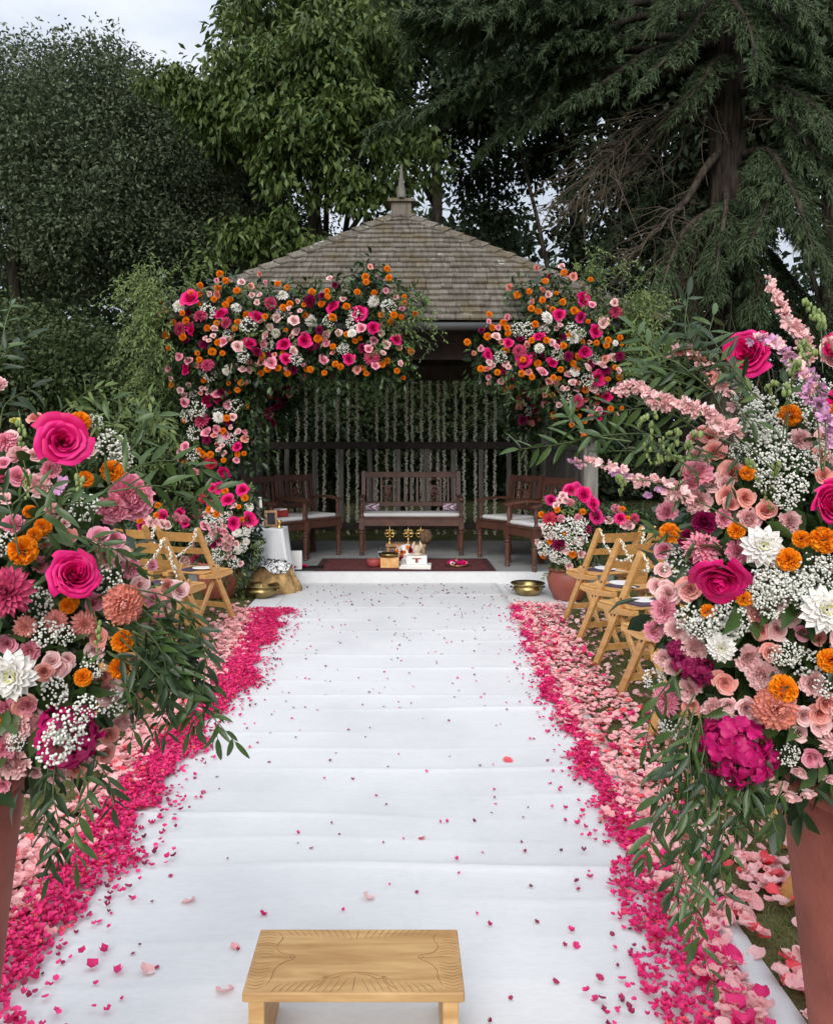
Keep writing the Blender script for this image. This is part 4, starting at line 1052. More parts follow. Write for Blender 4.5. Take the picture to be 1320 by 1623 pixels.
def build_swag(label, main, inner, ox, dfun, base):
    root = thing('flower_swag', label, 'flower garland', base)
    pts = []; light = []
    for grp, add in ((main, 0.0), (inner, 0.9)):
        for kind, col, z in grp:
            px, py = zpt(z, ox); d = dfun(px, py) + add + random.uniform(-0.08, 0.08); r = z[2] / 2.64 * d / F
            p = P(px, py, d)
            face = Vector((random.gauss(0, .45), -1.0, random.gauss(0.25, .4)))
            if kind == 'gyp':
                flower(root, 'gyp', 'x', p + Vector((0, 0.05, 0)), r * 1.15, face)
            else:
                f = {'marigold': 1.12, 'rose': 1.0, 'spray': 1.25, 'dahlia': 1.1, 'white_dahlia': 1.08}[kind]
                flower(root, kind, col, p, r * f, face)
            back = p + Vector((random.gauss(0, .05), random.uniform(0.16, 0.30), random.gauss(0, .05)))
            pts.append(back)
            if random.random() < 0.5: pts.append(p + Vector((random.gauss(0, .10), random.uniform(0.2, 0.36), random.gauss(0, .10))))
    zs = [(kind, z) for g in (main,) for kind, col, z in g]                 # small blooms filling between the larger ones
    made = 0
    for _ in range(4000):
        if made >= 70: break
        k0, z0 = random.choice(zs); zx = z0[0] + random.gauss(0, 25); zy = z0[1] + random.gauss(0, 25)
        if any((zx - q[0]) ** 2 + (zy - q[1]) ** 2 < (q[2] * 0.85 + 11) ** 2 for _, q in zs): continue
        made += 1; zr = random.uniform(9, 16); zs.append(('spray', (zx, zy, zr))); px, py = zpt((zx, zy), ox); d = dfun(px, py) + random.uniform(-0.02, 0.10)
        kind, col = random.choice((('spray', 'pale'), ('spray', 'salmon'), ('spray', 'pink'), ('marigold', 'orange'), ('carnation', 'peach'), ('carnation', 'burgundy'), ('marigold', 'orange'), ('spray', 'salmon')))
        flower(root, kind, col, P(px, py, d), zr * (1.7 if kind == 'gyp' else 1.15) / 2.64 * d / F, Vector((random.gauss(0, .5), -1.0, random.gauss(0.25, .4))))
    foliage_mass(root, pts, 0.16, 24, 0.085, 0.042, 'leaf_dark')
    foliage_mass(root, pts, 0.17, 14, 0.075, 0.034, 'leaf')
    return root
swl = build_swag('long swag of mixed flowers along the roof edge and down the left post', SWAG_L, SWAG_LI, 180, lambda px, py: 8.08 + max(0, min(0.36, (py - 570) / 60 * 0.36)) , P(330, 560, 8.5))
swr = build_swag('shorter swag of pink and orange flowers on the right corner of the gazebo', SWAG_R, SWAG_RI, 620, lambda px, py: 8.08 + max(0, min(0.36, (py - 590) / 60 * 0.36)), P(930, 560, 8.5))
def vine(root, px, py, d, dx, dy, n=12, ln=0.05, mat='leaf_light', hang=0.25):
    p0 = P(px, py, d); p2 = P(px + dx, py + dy, d + random.uniform(-0.25, 0.1))
    mid = p0.lerp(p2, 0.5) + Vector((random.gauss(0, .06), random.uniform(-.12, .05), random.uniform(0.02, .16)))
    leaf_spray(root, [p0, mid, p2], n, ln, mat, False, 1.5, 0.003, 'vine', 0.02, hang)
# airy vines spilling from the left end
for _ in range(170):
    px = random.uniform(205, 245) if random.random() < .75 else random.uniform(245, 300); py = random.uniform(440, 640) if random.random() < .8 else random.uniform(640, 760)
    vine(swl, px + 20, py, (random.uniform(7.85, 8.2) if py < 560 else random.uniform(8.1, 8.6)) if px < 246 else random.uniform(8.3, 8.6), random.uniform(-60, 12), random.uniform(-25, 60), 14, 0.05, random.choice(('leaf_light', 'leaf_light', 'leaf_light', 'leaf')))
for _ in range(60): vine(swl, random.uniform(210, 262), random.uniform(445, 540), random.uniform(7.85, 8.15), random.uniform(-40, 20), random.uniform(-20, 40), 14, 0.05)
for _ in range(16): vine(swl, random.uniform(230, 330), random.uniform(440, 480), 8.2, random.uniform(-70, 40), random.uniform(-40, 5), 12, 0.05)
for _ in range(6): vine(swl, 240, random.uniform(450, 500), 8.15, random.uniform(-90, -50), random.uniform(-15, 30), 16, 0.05)
for _ in range(44): vine(swl, random.uniform(580, 660), random.uniform(470, 560), random.uniform(8.05, 8.25), random.uniform(-10, 70), random.uniform(-15, 45), 12, 0.045, random.choice(('leaf_light', 'leaf')))
for _ in range(36): vine(swl, random.uniform(330, 640), random.uniform(465, 570), random.uniform(8.05, 8.2), random.uniform(-40, 40), random.uniform(-30, 40), 10, 0.045, random.choice(('leaf_light', 'leaf')))
for _ in range(30): vine(swl, random.uniform(290, 390), random.uniform(600, 740), 8.72, random.uniform(-40, 40), random.uniform(-10, 50), 10, 0.05, random.choice(('leaf_light', 'leaf')))
# and from the right corner
for _ in range(130): vine(swr, random.choice((random.uniform(985, 1030), random.uniform(900, 1000))), random.uniform(440, 600), random.uniform(8.12, 8.4), random.uniform(-20, 75), random.uniform(-35, 45), 13, 0.048, random.choice(('leaf_light', 'leaf_light', 'leaf')))
for _ in range(10): vine(swr, random.uniform(900, 980), 450, 8.2, random.uniform(-10, 60), random.uniform(-65, -20), 12, 0.05)
for _ in range(34): vine(swr, 990, random.uniform(480, 560), 8.2, random.uniform(30, 75), random.uniform(-30, 40), 14, 0.05)
for _ in range(40): vine(swr, random.uniform(790, 940), random.uniform(470, 640), random.uniform(8.05, 8.3), random.uniform(-45, 35), random.uniform(-35, 40), 10, 0.045, random.choice(('leaf_light', 'leaf')))

# ------------------------------------------------------------------ folding chairs
def mat_wood(name, c1, c2, rough=0.45, sc=(30, 2.5, 30), coat=0.15, bump=0.15):
    m, N, L = nodes_of(name)
    out = N.new('ShaderNodeOutputMaterial'); b = N.new('ShaderNodeBsdfPrincipled'); b.inputs['Roughness'].default_value = rough; b.inputs['Coat Weight'].default_value = coat
    b.inputs['Coat Roughness'].default_value = 0.3
    tc = N.new('ShaderNodeTexCoord'); mp = N.new('ShaderNodeMapping'); mp.inputs['Scale'].default_value = sc
    oi = N.new('ShaderNodeObjectInfo'); av = N.new('ShaderNodeVectorMath'); av.operation = 'ADD'
    L.new(tc.outputs['Object'], av.inputs[0]); L.new(oi.outputs['Random'], av.inputs[1]); L.new(av.outputs[0], mp.inputs['Vector'])
    n1 = N.new('ShaderNodeTexNoise'); n1.inputs['Scale'].default_value = 1; n1.inputs['Detail'].default_value = 6; n1.inputs['Distortion'].default_value = 0.6
    rp = N.new('ShaderNodeValToRGB'); rp.color_ramp.elements[0].position = 0.3; rp.color_ramp.elements[0].color = c2; rp.color_ramp.elements[1].position = 0.68; rp.color_ramp.elements[1].color = c1
    hs = N.new('ShaderNodeHueSaturation'); mr = N.new('ShaderNodeMapRange'); mr.inputs['To Min'].default_value = 0.88; mr.inputs['To Max'].default_value = 1.12
    L.new(mp.outputs['Vector'], n1.inputs['Vector']); L.new(n1.outputs['Fac'], rp.inputs['Fac']); L.new(rp.outputs['Color'], hs.inputs['Color'])
    L.new(oi.outputs['Random'], mr.inputs['Value']); L.new(mr.outputs['Result'], hs.inputs['Value']); L.new(hs.outputs['Color'], b.inputs['Base Color'])
    bp = N.new('ShaderNodeBump'); bp.inputs['Strength'].default_value = bump; bp.inputs['Distance'].default_value = 0.004
    L.new(n1.outputs['Fac'], bp.inputs['Height']); L.new(bp.outputs['Normal'], b.inputs['Normal']); L.new(b.outputs['BSDF'], out.inputs['Surface'])
    return m
MATS['beech'] = mat_wood('honey_beech', rgb(0.62, 0.355, 0.125), rgb(0.47, 0.235, 0.070), 0.42)
MATS['walnut'] = mat_wood('dark_carved_wood', rgb(0.120, 0.048, 0.030), rgb(0.06, 0.024, 0.016), 0.5, (8, 8, 8), 0.08)
MATS['stoolwood'] = mat_wood('pale_mango_wood', rgb(0.60, 0.375, 0.16), rgb(0.38, 0.205, 0.07), 0.55, (5, 34, 30), 0.05, 0.2)
MATS['bolt'] = mat_plain('dark_bolt', rgb(0.03, 0.028, 0.025), 0.4, 0.6)
MATS['booklet'] = mat_plain('dark_purple_booklet', rgb(0.07, 0.055, 0.10), 0.5)
MATS['paper'] = mat_plain('white_paper', rgb(0.78, 0.76, 0.73), 0.7, 0, 0.03)

def chair_parts(root):
    W = 0.205
    top = [(-0.235, 0.80), (0.235, 0.0)]                     # long legs: back top to front foot (y, z)
    for s in (-1, 1):
        x = s * W
        mb = MB(); mb.bar((x, -0.235, 0.79), (x, 0.235, 0.0), 0.022, 0.046)
        d = Vector((0, 0.47, -0.79)).normalized(); up = Vector((1, 0, 0)).cross(d)
        V = []                                              # rounded head of the leg
        for xx in (-0.011, 0.011):
            for k in range(9):
                a = pi * k / 8; V.append(Vector((x + xx, -0.235, 0.79)) - d * (0.023 * math.sin(a)) + up * (0.023 * math.cos(a)))
        mb.add(V, [tuple(range(9)), tuple(range(17, 8, -1))] + [(k + 1, k, 9 + k, 10 + k) for k in range(8)])
        mb.build('leg', M('beech'), root, bevel=0.0)
        mb = MB(); mb.bar((s * (W - 0.026), 0.055, 0.475), (s * (W - 0.026), -0.235, 0.0), 0.020, 0.036); mb.build('leg', M('beech'), root, bevel=0.003)
        for yy, zz in ((-0.055, 0.487), (0.012, 0.375)):
            mb = MB(); c = Vector((x + s * 0.0115, yy, zz)); mb.tube([c, c + Vector((s * 0.003, 0, 0))], 0.007, 8); mb.build('bolt', M('bolt'), root)
        mb = MB()                                           # tapered seat rail
        prof = [(-0.16, 0.425), (0.20, 0.425), (0.20, 0.395), (0.03, 0.375), (-0.16, 0.395)]
        xi, xo = s * (W - 0.046), s * (W + 0.012)
        V = [(xi, y, z) for y, z in prof] + [(xo, y, z) for y, z in prof]
        mb.add(V, [(0, 1, 2, 3, 4), (9, 8, 7, 6, 5)] + [(k, 5 + k, 5 + (k + 1) % 5, (k + 1) % 5) for k in range(5)])
        mb.build('seat_rail', M('beech'), root, bevel=0.003)
    for k in range(6):
        y = -0.155 + 0.335 * (k + 0.5) / 6 + 0.01
        mb = MB(); mb.box((0, y, 0.4335), (0.425 if k > 1 else 0.37, 0.051, 0.014)); mb.build('seat_slat', M('beech'), root, bevel=0.003)
    for z, h, bow, yo in ((0.728, 0.075, 0.030, 0.0), (0.615, 0.050, 0.026, 0.0)):   # bowed back slats between the legs
        yb = -0.235 + (0.79 - z) * 0.47 / 0.79
        V = []; n = 11
        for k in range(n):
            t = -1 + 2 * k / (n - 1); y = yb - bow * (1 - t * t)
            for dy in (-0.007, 0.007):
                for dz in (-h / 2, h / 2): V.append((t * (W - 0.01), y + dy - dz * 0.55, z + dz))
        Fs = []
        for k in range(n - 1):
            a = k * 4; Fs += [(a, a + 4, a + 5, a + 1), (a + 2, a + 3, a + 7, a + 6), (a + 1, a + 5, a + 7, a + 3), (a, a + 2, a + 6, a + 4)]
        Fs += [(0, 1, 3, 2), (4 * n - 4, 4 * n - 2, 4 * n - 1, 4 * n - 3)]
        mb = MB(); mb.add(V, Fs); mb.build('back_slat', M('beech'), root)
    t = 0.135; mb = MB(); mb.box((0, 0.235 - t * 0.47 / 0.79, t), (2 * W - 0.02, 0.018, 0.042)); mb.build('stretcher', M('beech'), root, bevel=0.003)
    t = 0.16; mb = MB(); mb.box((0, -0.235 + t * 0.29 / 0.475, t), (2 * W - 0.06, 0.018, 0.035)); mb.build('stretcher', M('beech'), root, bevel=0.003)
proto = thing('folding_chair', 'x', 'chair', (0, 0, 0), 0, 'wooden folding chairs beside the aisle'); chair_parts(proto)
first = [True]
def place_chair(x, y, rz, label):
    if first[0]: o = proto; first[0] = False
    else: o = copy_tree(proto)
    o.location = (x, y, 0); o.rotation_euler = (0, 0, rz); o['label'] = label
    return o
CHAIRS = []
RZ = math.radians(22); LZ = math.radians(-27)
rown = ['row nearest the gazebo', 'second row', 'third row', 'fourth row', 'fifth row', 'sixth row', 'row nearest the camera']
for k, (fx, fd) in enumerate(((1.354, 6.91), (1.311, 6.17), (1.277, 5.49), (1.244, 4.78), (1.21, 4.10), (1.18, 3.40), (1.20, 2.62))):
    f = Vector((-math.sin(RZ), math.cos(RZ))); r = Vector((math.cos(RZ), math.sin(RZ)))
    c = Vector((fx, fd)) - f * 0.235 + r * 0.205
    CHAIRS.append((place_chair(c.x, c.y, RZ + random.uniform(-.03, .03), 'folding chair at the right of the aisle, ' + rown[k]), 'R', k))
    if k < 5:
        q = c + r * (0.53 + random.uniform(-.02, .02)); place_chair(q.x, q.y, RZ + random.uniform(-.05, .05), 'folding chair second from the aisle on the right, ' + rown[k])
    if k < 2:
        q = c + r * 1.08; place_chair(q.x, q.y, RZ + random.uniform(-.05, .05), 'folding chair third from the aisle on the right, ' + rown[k])
for k, (fx, fd) in enumerate(((-1.388, 6.94), (-1.435, 6.21), (-1.46, 5.52), (-1.46, 4.85), (-1.45, 4.18))):
    f = Vector((-math.sin(LZ), math.cos(LZ))); r = Vector((math.cos(LZ), math.sin(LZ)))
    c = Vector((fx, fd)) - f * 0.235 - r * 0.205
    nm = rown[k] if k < 4 else 'row nearest the camera'
    CHAIRS.append((place_chair(c.x, c.y, LZ + random.uniform(-.03, .03), 'folding chair at the left of the aisle, ' + nm), 'L', k))
    if k < 3:
        q = c - r * 0.53; place_chair(q.x, q.y, LZ + random.uniform(-.05, .05), 'folding chair second from the aisle on the left, ' + nm)

# garlands of buds draped over the aisle chairs
def garland_mesh(pts, rad, seed):
    L = smooth_line(pts, 60); seg = np.linalg.norm(np.diff(L, axis=0), axis=1).sum(); me = string_mesh(1.0, seed, rad, max(40, int(seg * 150)))
    V = np.empty(len(me.vertices) * 3, np.float32); me.vertices.foreach_get('co', V); V = V.reshape(-1, 3)
    t = np.clip(-V[:, 2], 0, 1) * 59; i = np.clip(t.astype(int), 0, 58); u = (t - i)[:, None]
    c = L[i] * (1 - u) + L[i + 1] * u
    jit = np.stack([V[:, 0], V[:, 1], (V[:, 2] * 97 % 1 - 0.5) * rad * 1.6], 1)
    me.vertices.foreach_set('co', (c + jit).astype(np.float32).ravel()); me.update()
    return me
gm_a = garland_mesh([(-0.205, -0.265, 0.80), (-0.19, -0.295, 0.72), (-0.10, -0.295, 0.615), (0.02, -0.30, 0.58), (0.12, -0.29, 0.63), (0.195, -0.275, 0.73), (0.205, -0.25, 0.80)], 0.014, 11)
gm_b = garland_mesh([(-0.205, -0.265, 0.80), (-0.17, -0.30, 0.66), (-0.06, -0.30, 0.56), (0.07, -0.30, 0.60), (0.18, -0.28, 0.71), (0.205, -0.25, 0.80), (0.222, -0.20, 0.66), (0.225, -0.14, 0.52)], 0.014, 12)
for o, side, k in CHAIRS:
    g = obj('chair_garland', gm_a if (k + (side == 'L')) % 2 else gm_b, None, o.location, o.rotation_euler)
    tag(g, 'cream jasmine garland on the %s aisle chair, %s' % ('right' if side == 'R' else 'left', rown[k] if not (side == 'L' and k == 4) else 'row nearest the camera'), 'garland', 'garlands on the aisle chairs')

# programmes and fans lying on seats
fan = MB(); fan.lathe([(0.001, 0.0), (0.085, 0.0), (0.088, 0.003), (0.085, 0.006), (0.001, 0.006)], seg=20); fan.bar((0.08, 0, 0.003), (0.20, 0, 0.003), 0.014, 0.005, (0, 1, 0)); fan_me = fan.mesh('hand_fan', M('paper'))
bk = MB(); bk.box((0, 0, 0.004), (0.15, 0.21, 0.008)); bk_me = bk.mesh('booklet', M('booklet'), bevel=0.001)
seats = [o for o in bpy.data.objects if o.name.startswith('folding_chair')]
for o in seats:
    lab = o['label'].replace('folding chair ', '')
    if 'fifth' in lab or 'sixth' in lab or ('nearest the camera' in lab): continue
    R2 = Matrix.Rotation(o.rotation_euler.z, 3, 'Z')
    p = o.location + R2 @ Vector((random.uniform(-.07, .0), -0.02 + random.uniform(-.03, .03), 0.4412))
    b2 = obj('booklet', bk_me, None, p, (0, 0, o.rotation_euler.z + random.uniform(-.5, .5))); tag(b2, 'dark booklet, seat ' + lab, 'booklet', 'booklets on the chair seats')
    p2 = o.location + R2 @ Vector((random.uniform(.02, .08), 0.03, 0.4502))
    f2 = obj('hand_fan', fan_me, None, p2, (0, 0.02, random.uniform(0, 6))); tag(f2, 'white fan, seat ' + lab, 'fan', 'fans on the chair seats')

# ------------------------------------------------------------------ carved seats inside the gazebo
MATS['cushion'] = mat_plain('white_cushion', rgb(0.66, 0.65, 0.66), 0.9, 0, 0.04, 3, 0.15, 30)
def rounded_slab(w, d, h, r, name, mat, parent, loc, n=8):
    """a soft cushion: a rounded, slightly domed slab"""
    V = []; Fs = []; k = 0
    ring = []
    for c in range(4):
        cx = (w / 2 - r) * (1, -1, -1, 1)[c]; cy = (d / 2 - r) * (1, 1, -1, -1)[c]
        for j in range(n):
            a = pi / 2 * c + pi / 2 * j / (n - 1); ring.append((cx, cy, math.cos(a), math.sin(a)))
    levels = [(0.0, 0.88), (0.25, 1.0), (0.65, 1.0), (0.9, 0.9), (1.0, 0.55), (1.06, 0.0)]
    m = len(ring)
    for z, s in levels:
        for cx, cy, a, b in ring:
            V.append(((cx + r * a) * (s if s > 0.6 else s) if s < 0.85 else cx + r * a * (s * 2 - 1) if s < 1 else cx + r * a, (cy + r * b) * s if s < 0.85 else cy + r * b * (s * 2 - 1) if s < 1 else cy + r * b, z * h))
    for l in range(len(levels) - 1):
        for j in range(m): Fs.append((l * m + j, l * m + (j + 1) % m, (l + 1) * m + (j + 1) % m, (l + 1) * m + j))
    Fs.append(tuple(range(m - 1, -1, -1)))
    mb = MB(); mb.add(V, Fs); o = mb.build(name, mat, parent, True); o.location = loc
    return o
TURN = [(0.026, 0.0), (0.030, 0.012), (0.022, 0.03), (0.030, 0.045), (0.022, 0.06), (0.026, 0.10), (0.031, 0.20), (0.033, 0.25), (0.024, 0.262), (0.035, 0.28), (0.024, 0.298), (0.034, 0.315), (0.034, 0.33)]
def carved_seat(root, W, D, panels, post_h=1.0, slats=9):
    wd = M('walnut'); h = W / 2 - 0.03; f = -D / 2 + 0.03; bk = D / 2 - 0.03
    for s in (-1, 1):
        mb = MB(); mb.lathe(TURN, (s * h, f, 0), 12); mb.box((s * h, f, 0.39), (0.062, 0.062, 0.12)); mb.build('leg', wd, root, False)
        mb = MB(); mb.bar((s * h, bk, 0), (s * h, bk, 0.47), 0.05, 0.05); mb.bar((s * h, bk, 0.47), (s * h, bk + 0.07, post_h), 0.05, 0.042); mb.build('leg', wd, root, False)
        mb = MB(); mb.box((s * h, 0, 0.41), (0.03, D - 0.11, 0.085)); mb.build('apron', wd, root, bevel=0.003)
        mb = MB(); mb.lathe([(0.02, 0.45), (0.027, 0.48), (0.018, 0.51), (0.024, 0.58), (0.018, 0.64), (0.024, 0.67)], (s * h, f + 0.02, 0), 10); mb.build('arm_post', wd, root)
        L = smooth_line([(s * h, bk + 0.03, 0.70), (s * h, 0.0, 0.715), (s * h, f - 0.03, 0.69)], 8)
        mb = MB()
        for i in range(7): mb.bar(L[i], Vector(L[i + 1]) + (Vector(L[i + 1]) - Vector(L[i])) * 0.06, 0.052, 0.03)
        mb.build('armrest', wd, root)
    for y in (f, bk):
        mb = MB(); mb.box((0, y, 0.405), (W - 0.11, 0.03, 0.09)); mb.build('apron', wd, root, bevel=0.003)
    mb = MB(); mb.box((0, 0, 0.458), (W + 0.01, D, 0.022)); mb.build('seat', wd, root, bevel=0.006)
    lean = lambda z: bk + 0.07 * (z - 0.47) / (post_h - 0.47)
    for z, hh in ((post_h - 0.045, 0.075), (0.60, 0.06)):
        mb = MB(); mb.box((0, lean(z), z), (W - 0.10, 0.03, hh)); mb.build('back_rail', wd, root, bevel=0.004)
    z0, z1 = 0.63, post_h - 0.08
    pw = 0.16; cxs = [0] if panels == 1 else [-W * 0.235, W * 0.235]
    for c in cxs:                                            # pierced carved panels
        mb = MB(); zc = (z0 + z1) / 2; H = z1 - z0
        for s in (-1, 1): mb.bar((c + s * pw / 2, lean(z0), z0), (c + s * pw / 2, lean(z1), z1), 0.022, 0.022)
        arc = [(c + (pw / 2 - 0.01) * math.cos(a), lean(z0 + H * .62), z0 + H * 0.66 + 0.085 * math.sin(a)) for a in np.linspace(0, pi, 11)]
        mb.tube(arc, 0.011, 6); mb.bar((c - pw / 2, lean(z0 + H * .64), z0 + H * 0.64), (c + pw / 2, lean(z0 + H * .64), z0 + H * 0.64), 0.02, 0.022, (0, 1, 0))
        for rr, zz, sx in ((0.045, z0 + H * 0.34, 0.75), (0.026, z0 + H * 0.34, 0.75), (0.02, z0 + H * 0.10, 1), (0.018, z0 + H * 0.56, 1)):
            ring = [(c + rr * sx * math.cos(a), lean(zz), zz + rr * math.sin(a)) for a in np.linspace(0, 2 * pi, 15)]
            mb.tube(ring, 0.008, 5)
        for s in (-1, 1):
            mb.tube([(c + s * 0.03, lean(z0), z0), (c + s * 0.055, lean(z0 + .1), z0 + H * 0.3), (c + s * 0.03, lean(z0 + .15), z0 + H * 0.6)], 0.007, 5)
        mb.build('carved_panel', wd, root)
    n = slats
    for k in range(n):
        x = -W / 2 + 0.085 + (W - 0.17) * k / (n - 1)
        if any(abs(x - c) < pw / 2 + 0.025 for c in cxs): continue
        mb = MB(); mb.bar((x, lean(z0 - .02), z0 - .02), (x, lean(z1 + .02), z1 + .02), 0.026, 0.014); mb.build('back_slat', wd, root, bevel=0.002)
    rounded_slab(W - 0.08, D - 0.09, 0.05, 0.05, 'cushion', M('cushion'), root, (0, -0.01, 0.470))
def mat_check():
    m, N, L = nodes_of('checked_purple_cloth')
    out = N.new('ShaderNodeOutputMaterial'); b = N.new('ShaderNodeBsdfPrincipled'); b.inputs['Roughness'].default_value = 0.85
    tc = N.new('ShaderNodeTexCoord'); mp = N.new('ShaderNodeMapping'); mp.inputs['Rotation'].default_value = (0.5, 0.5, 0.785); ck = N.new('ShaderNodeTexChecker'); ck.inputs['Scale'].default_value = 42
    ck.inputs['Color1'].default_value = rgb(0.16, 0.03, 0.12); ck.inputs['Color2'].default_value = rgb(0.68, 0.62, 0.66)
    L.new(tc.outputs['Object'], mp.inputs['Vector']); L.new(mp.outputs['Vector'], ck.inputs['Vector']); L.new(ck.outputs['Color'], b.inputs['Base Color']); L.new(b.outputs['BSDF'], out.inputs['Surface'])
    return m
MATS['check'] = mat_check()
bench = thing('carved_bench', 'dark carved two-seat bench with long white cushion, centre of the gazebo', 'bench', (0.125, 10.45, HP)); carved_seat(bench, 1.28, 0.52, 2, 1.02, 15)
for s, w in ((-1, 'left'), (1, 'right')):
    mb = MB(); mb.tube([(-0.09, 0, 0.05), (-0.085, 0, 0.05), (0.085, 0, 0.05), (0.09, 0, 0.05)], [0.03, 0.048, 0.048, 0.03], 14); o = mb.build('bolster', M('check'), None, True)
    o.location = (0.125 + s * 0.49, 10.59, HP + 0.519); tag(o, 'small purple and white checked bolster at the %s end of the bench' % w, 'cushion', 'checked bolsters on the bench')
def seat_at(x, y, fx, fy, label):
    t = thing('carved_armchair', label, 'armchair', (x, y, HP), math.atan2(fx, -fy), 'carved armchairs in the gazebo'); carved_seat(t, 0.58, 0.52, 1, 0.99, 8); return t
seat_at(-1.46, 9.68, 0.78, -0.62, 'dark carved armchair with red box on its white cushion, far left in the gazebo')
seat_at(-1.12, 10.25, 0.75, -0.66, 'dark carved armchair with white cushion just left of the bench')
seat_at(1.28, 9.95, -0.82, -0.57, 'dark carved armchair with white cushion just right of the bench')
seat_at(1.50, 9.15, -0.90, -0.44, 'dark carved armchair nearest the right flower pot, turned to the rug')
mb = MB(); mb.box((0, 0, 0.035), (0.17, 0.11, 0.07)); mb.cur = 1; mb.box((0.01, 0, 0.082), (0.12, 0.10, 0.022)); o = mb.build('gift_box', [mat_plain('red_gold_card', rgb(0.38, 0.03, 0.03), 0.5, 0, 0.3, 40), M('paper')], None, bevel=0.003)
o.location = (-1.40, 9.62, HP + 0.526); o.rotation_euler = (0, 0, 0.9); tag(o, 'small red box with a folded card on the far left armchair', 'box')

# ------------------------------------------------------------------ floor of the gazebo: rug, ritual things
def mat_rug():
    m, N, L = nodes_of('maroon_rug')
    out = N.new('ShaderNodeOutputMaterial'); b = N.new('ShaderNodeBsdfPrincipled'); b.inputs['Roughness'].default_value = 0.95; b.inputs['Specular IOR Level'].default_value = 0.1
    tc = N.new('ShaderNodeTexCoord'); vo = N.new('ShaderNodeTexVoronoi'); vo.inputs['Scale'].default_value = 26; n1 = N.new('ShaderNodeTexNoise'); n1.inputs['Scale'].default_value = 14; n1.inputs['Detail'].default_value = 5
    r = N.new('ShaderNodeValToRGB'); r.color_ramp.elements[0].color = rgb(0.10, 0.022, 0.028); r.color_ramp.elements[1].color = rgb(0.19, 0.075, 0.07); r.color_ramp.elements[0].position = 0.2; r.color_ramp.elements[1].position = 0.55
    mx = N.new('ShaderNodeMix'); mx.data_type = 'RGBA'; mx.inputs['B'].default_value = rgb(0.10, 0.03, 0.035)
    L.new(tc.outputs['Object'], vo.inputs['Vector']); L.new(tc.outputs['Object'], n1.inputs['Vector']); L.new(vo.outputs['Distance'], r.inputs['Fac']); L.new(r.outputs['Color'], mx.inputs['A']); L.new(n1.outputs['Fac'], mx.inputs['Factor'])
    L.new(mx.outputs['Result'], b.inputs['Base Color']); L.new(b.outputs['BSDF'], out.inputs['Surface'])
    return m
MATS['rug'] = mat_rug()
MATS['rug_edge'] = mat_plain('dark_rug_border', rgb(0.065, 0.014, 0.02), 0.95, 0, 0.2, 20)
rug = thing('rug', 'flat maroon patterned rug on the gazebo floor before the bench', 'rug', (0.04, 9.36, HP))
mb = MB(); mb.box((0, 0, 0.0065), (1.78, 0.82, 0.009)); mb.build('field', M('rug'), rug)
for sx, sy, cx, cy in ((1.94, 0.08, 0, -0.45), (1.94, 0.08, 0, 0.45), (0.08, 0.82, -0.93, 0), (0.08, 0.82, 0.93, 0)):
    mb = MB(); mb.box((cx, cy, 0.007), (sx, sy, 0.010)); mb.build('border', M('rug_edge'), rug)
MATS['brass'] = mat_plain('polished_brass', rgb(0.72, 0.48, 0.16), 0.28, 1.0, 0.15, 8)
MATS['oldbrass'] = mat_plain('aged_brass', rgb(0.44, 0.33, 0.14), 0.36, 1.0, 0.3, 9, 0.2, 30)
MATS['terra'] = mat_plain('terracotta_glaze', rgb(0.33, 0.088, 0.062), 0.55, 0, 0.12, 5, 0.12, 25)
MATS['rosepot'] = mat_plain('dusty_red_pot', rgb(0.35, 0.105, 0.078), 0.75, 0, 0.15, 9.0, 0.25, 90, None, 0.2)
MATS['redclay'] = mat_plain('red_clay', rgb(0.30, 0.05, 0.05), 0.6)
MATS['coconut'] = mat_plain('coconut_fibre', rgb(0.14, 0.085, 0.045), 0.95, 0, 0.3, 30, 0.6, 60)
MATS['boxwood'] = mat_plain('plain_box_wood', rgb(0.36, 0.20, 0.10), 0.6, 0, 0.15, 8)
def small(name, label, cat, mb, mats, loc, rz=0.0, smooth=False, bevel=0.0, group=None):
    o = mb.build(name, mats, None, smooth, bevel); o.location = loc; o.rotation_euler = (0, 0, rz); tag(o, label, cat, group); return o
RZ0 = HP + 0.0115
ped = thing('low_table', 'low wooden table holding the brass lamps in front of the bench', 'table', (0.05, 9.66, RZ0))
mb = MB(); mb.box((0, 0, 0.185), (0.46, 0.24, 0.03)); mb.build('table_top', M('boxwood'), ped, bevel=0.004)
for x in (-0.20, 0.20):
    for y in (-0.09, 0.09): mb = MB(); mb.box((x, y, 0.085), (0.035, 0.035, 0.17)); mb.build('leg', M('boxwood'), ped, bevel=0.003)
mb = MB(); mb.box((0, 0.0, 0.15), (0.36, 0.16, 0.035)); mb.build('apron', M('boxwood'), ped)
